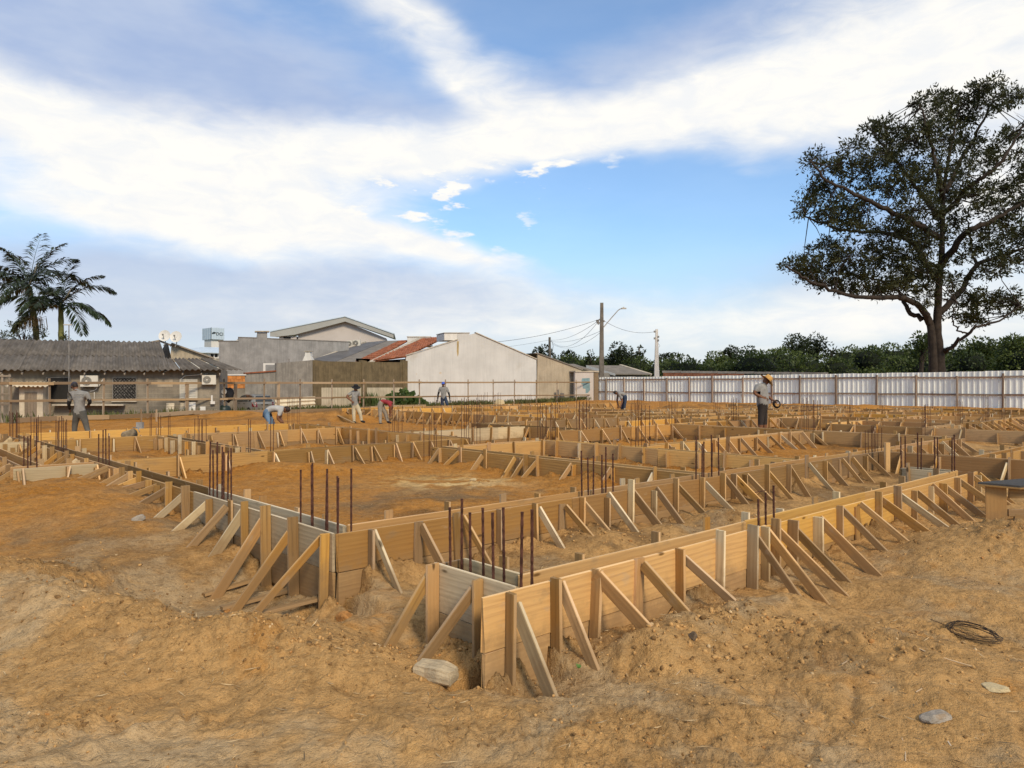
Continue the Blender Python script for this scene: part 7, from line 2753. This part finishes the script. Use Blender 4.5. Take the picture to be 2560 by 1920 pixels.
        tag(mb.build('twig', TW, loc=place(*pts[0])), lab, 'twig', 'twigs on the ground')
    # loose planks
    for (a, b, w, lab, m) in (
            ((1455, 1332), (1560, 1344), 0.05, 'split pale lath lying between the two long forms', FRESH),
            ((690, 1062), (760, 1068), 0.12, 'loose board lying in front of the worker in jeans', FRESH),
            ((1460, 1128), (1640, 1162), 0.0, '', None),
            ((860, 1040), (895, 1048), 0.12, 'first of the loose boards at the feet of the black hat worker', TAN),
            ((845, 1050), (885, 1054), 0.10, 'second of the loose boards at the feet of the black hat worker', FRESH),
            ((1180, 1117), (1240, 1122), 0.09, 'grey board lying across the middle forms', GREY),
            ((1850, 1312), (1960, 1330), 0.0, '', None),
            ((352, 1410), (470, 1425), 0.0, '', None)):
        if m is None:
            continue
        p, q = place(*a, 0.03), place(*b, 0.035)
        tag(plank('loose_board', None, p, q, (q - p).cross(Vector((0, 0, 1))), w, 0.02, m), lab, 'board', 'loose boards on the ground')
    # scrap block under the middle runner
    p = place(678, 1502, 0.02)
    tag(plank('wood_block', None, p - Vector((0.06, 0, 0)), p + Vector((0.06, 0.01, 0)), (0, 1, 0.1), 0.05, 0.03, AGED), 'short wooden block under the middle corner prop', 'wood block')
    # black pipe
    k = thing('pipe', 'black pipe lying behind the grey board form', 'pipe', place(1560, 1158))
    mb = MB()
    mb.tube([place(1490, 1142, 0.16), place(1560, 1150, 0.14), place(1632, 1161, 0.12)], 0.03, 8)
    mb.tube([place(1510, 1150, 0.12), place(1570, 1157, 0.1)], 0.028, 8)
    mb.build('tube', mat('black_pvc', (0.015, 0.014, 0.015), 0.5, 0.1, 4), k, smooth=True)
    # tipped bucket at left
    c = at(321, 1087, 16.6)
    k = thing('bucket', 'dusty tipped bucket behind the left forms', 'bucket', c)
    ax = Vector((0.9, -0.35, 0.12)).normalized()
    mb = MB()
    mb.tube([c - ax * 0.13, c - ax * 0.1, c + ax * 0.14, c + ax * 0.145, c + ax * 0.13, c - ax * 0.08], [0.085, 0.09, 0.12, 0.125, 0.11, 0.08], 16)
    mb.build('pail', mat('dusty_black', (0.24, 0.185, 0.12), 0.8, 0.4, 8), k, smooth=True)
    mb = MB()
    mb.tube([c + ax * 0.14 + Vector((0, 0, 0.15)), c + ax * 0.28 + Vector((0, 0, 0.14)), c + ax * 0.34 + Vector((0, 0, 0.03))], 0.012, 5)
    mb.build('handle', IRON, k)
    # grey block on edge behind it
    mb = MB()
    mb.box(at(350, 1064, 24.0), (0.2, 0.12, 0.22))
    tag(mb.build('concrete_block', PLASTER_GREY, loc=at(350, 1072, 24.0)), 'grey concrete block standing behind the bucket', 'block')
    # layout pegs left of the car
    for x, lab in ((353, 'left of two bare layout pegs before the bungalow'), (391, 'right of two bare layout pegs before the bungalow')):
        p = at(x, 1058, 31.0)
        tag(plank('peg', None, (p.x, p.y, gz(p.x, p.y) - 0.1), (p.x, p.y, at(x, 1023, 31.0).z), (1, 0, 0), 0.06, 0.05, RAILWOOD), lab, 'peg', 'layout pegs')
    # low trestle with dark plywood top at the right edge
    c = place(2512, 1308)
    k = thing('trestle', 'low wooden trestle with dark plywood top at the right edge', 'trestle', c)
    ex, ey = W(1, 0) * 0.35 + W(0, -1) * 0.94, W(1, 0) * 0.94 + W(0, 1) * 0.35
    ex.normalize()
    ey = Vector((-ex.y, ex.x, 0))
    zt = 0.505
    O2 = Vector((c.x - 0.16, c.y + 0.05, 0))

    def T(x, y, z):
        return O2 + ex * x + ey * y + Vector((0, 0, z))
    g = c.z
    mb = MB()
    mb.prism([T(-0.10, -0.10, zt), T(0.28, -0.16, zt - 0.01), T(0.85, 0.2, zt + 0.02), T(0.40, 0.36, zt + 0.02)], (0, 0, 0.02))
    mb.build('top', mat('film_plywood', (0.06, 0.057, 0.055), 0.85, 0.2, 6, streak=0.2, fine=0.3), k)
    mb = MB()
    mb.prism([T(-0.105, -0.105, zt - 0.018), T(0.282, -0.165, zt - 0.028), T(0.855, 0.2, zt), T(0.40, 0.365, zt)], (0, 0, 0.017))
    mb.build('ply_edge', AGED, k)
    plank('leg', k, T(0.08, -0.05, g - 0.03), T(0.07, -0.05, zt - 0.02), ex, 0.20, 0.025, TAN)
    plank('leg', k, T(0.72, 0.24, g - 0.03), T(0.72, 0.24, zt - 0.02), ex, 0.20, 0.025, TAN)
    plank('apron', k, T(0.2, 0.0, zt - 0.09), T(0.8, 0.26, zt - 0.08), (0, 0, 1), 0.12, 0.025, AGED)
    plank('stretcher', k, T(0.2, 0.01, g + 0.12), T(0.8, 0.27, g + 0.12), (0, 0, 1), 0.08, 0.025, AGED)
    plank('strut', k, T(0.25, 0.03, g + 0.08), T(0.62, 0.2, g - 0.02), (0, 0, 1), 0.07, 0.025, AGED)
    # tall post standing in the hollow at right
    p = on_line(2218, (W(12.75, 4)[:2]), (W(12.75, 2)[:2]))
    tag(plank('tall_post', None, (p.x, p.y, gz(p.x, p.y) - 0.1), (p.x, p.y, at(0, 1106, p.y).z), (1, 0, 0), 0.08, 0.06, TAN), 'single tall post before the board form at right', 'post')


def build_clods():
    """loose crumbs of soil and grit, too many to count"""
    rng = np.random.default_rng(77)
    bm = bmesh.new()
    bmesh.ops.create_icosphere(bm, subdivisions=1, radius=1.0)
    bv = np.array([v.co[:] for v in bm.verts])
    bf = np.array([[v.index for v in f.verts] for f in bm.faces])
    bm.free()
    n = 13000
    r = 2.5 + rng.gamma(1.5, 1.9, n)
    th = np.radians(rng.uniform(-40, 40, n))
    X, Y = r * np.sin(th), r * np.cos(th)
    big = np.zeros(n)
    # spoil: coarser clods round the heaps
    cx = [(-1.95, 4.6, 0.5, 0.3), (-1.3, 4.2, 0.45, 0.25), (-2.8, 5.2, 0.6, 0.35), (-3.6, 5.9, 0.6, 0.3), (1.8, 4.1, 0.5, 0.25), (0.95, 4.1, 0.25, 0.15), (1.35, 4.5, 0.25, 0.15), (4.2, 6.4, 0.6, 0.5), (5.2, 7.2, 0.6, 0.5), (0.9, 7.1, 0.4, 0.25), (2.3, 8.0, 0.4, 0.25), (-0.6, 4.2, 0.3, 0.15)]
    for (qx, qy, sx, sy) in cx:
        k = 120
        X = np.concatenate([X, rng.normal(qx, sx, k)])
        Y = np.concatenate([Y, rng.normal(qy, sy, k)])
        big = np.concatenate([big, np.ones(k)])
    r = np.hypot(X, Y)
    dz, rough, heap = ground_detail(X, Y)
    keep = ((rng.random(len(X)) < 0.08 + 0.7 * np.clip(rough + heap, 0, 1)) | (big > 0)) & (r < 15) & (r > 2.3)
    X, Y, dz, r, big = X[keep], Y[keep], dz[keep], r[keep], big[keep]
    n = len(X)
    Z = base_z(X, Y) + dz
    s = 0.005 + rng.gamma(1.5, 0.0038, n) * (1 + r * 0.05)
    s = np.clip(s * 0.45, 0.0018, 0.008) * (1 + 1.1 * big * rng.random(n))
    J = rng.normal(1, 0.32, (n, len(bv), 1))
    V = bv[None] * J * s[:, None, None] * rng.uniform(0.7, 1.3, (n, 1, 3))
    V = V + np.stack([X, Y, Z + s * 0.25], 1)[:, None, :]
    faces = (bf[None] + (np.arange(n) * len(bv))[:, None, None]).reshape(-1, 3)
    k = rng.choice(4, n, p=[0.4, 0.5, 0.05, 0.05])
    ms = [mat('crumb_brown', (0.20, 0.115, 0.045), 0.95, 0.3, 40), mat('crumb_sand', (0.42, 0.25, 0.10), 0.95, 0.3, 40), mat('crumb_pale', (0.50, 0.36, 0.20), 0.95, 0.2, 40), mat('crumb_clay', (0.36, 0.18, 0.06), 0.95, 0.3, 40)]
    me = np_mesh('soil_crumbs', V.reshape(-1, 3), faces, ms, mi=np.repeat(k, len(bf)))
    tag(link('soil_crumbs', me), 'crumbs of loose soil scattered over the ground', 'soil', kind='stuff')
    # short straws and splinters
    n = 900
    r = 2.7 + rng.gamma(1.6, 1.7, n)
    th = np.radians(rng.uniform(-40, 40, n))
    X, Y = r * np.sin(th), r * np.cos(th)
    dz, _, _ = ground_detail(X, Y)
    Z = base_z(X, Y) + dz + 0.006
    a = rng.uniform(0, 6.28, n)
    C = np.stack([X, Y, Z], 1)
    D = np.stack([np.cos(a), np.sin(a), rng.normal(0.05, 0.12, n)], 1)
    me = leaves_mesh('straws', C, D, 0.07, 0.07, leaf_mat('straw_bits', (0.22, 0.14, 0.07), (0.6, 0.44, 0.24), 0.0, 0.9), rng)
    tag(link('straw_litter', me), 'dry straws and splinters littering the ground', 'straw', kind='stuff')
# ------------------------------------------------------------------ assemble
build_ground()
build_left_house()
build_background()
build_rails()
build_metal_fence()
build_poles()
build_forms()
build_bars()
build_big_tree()
build_woods()
build_palms()
build_plants()
build_people()
build_car()
build_small()
build_clods()
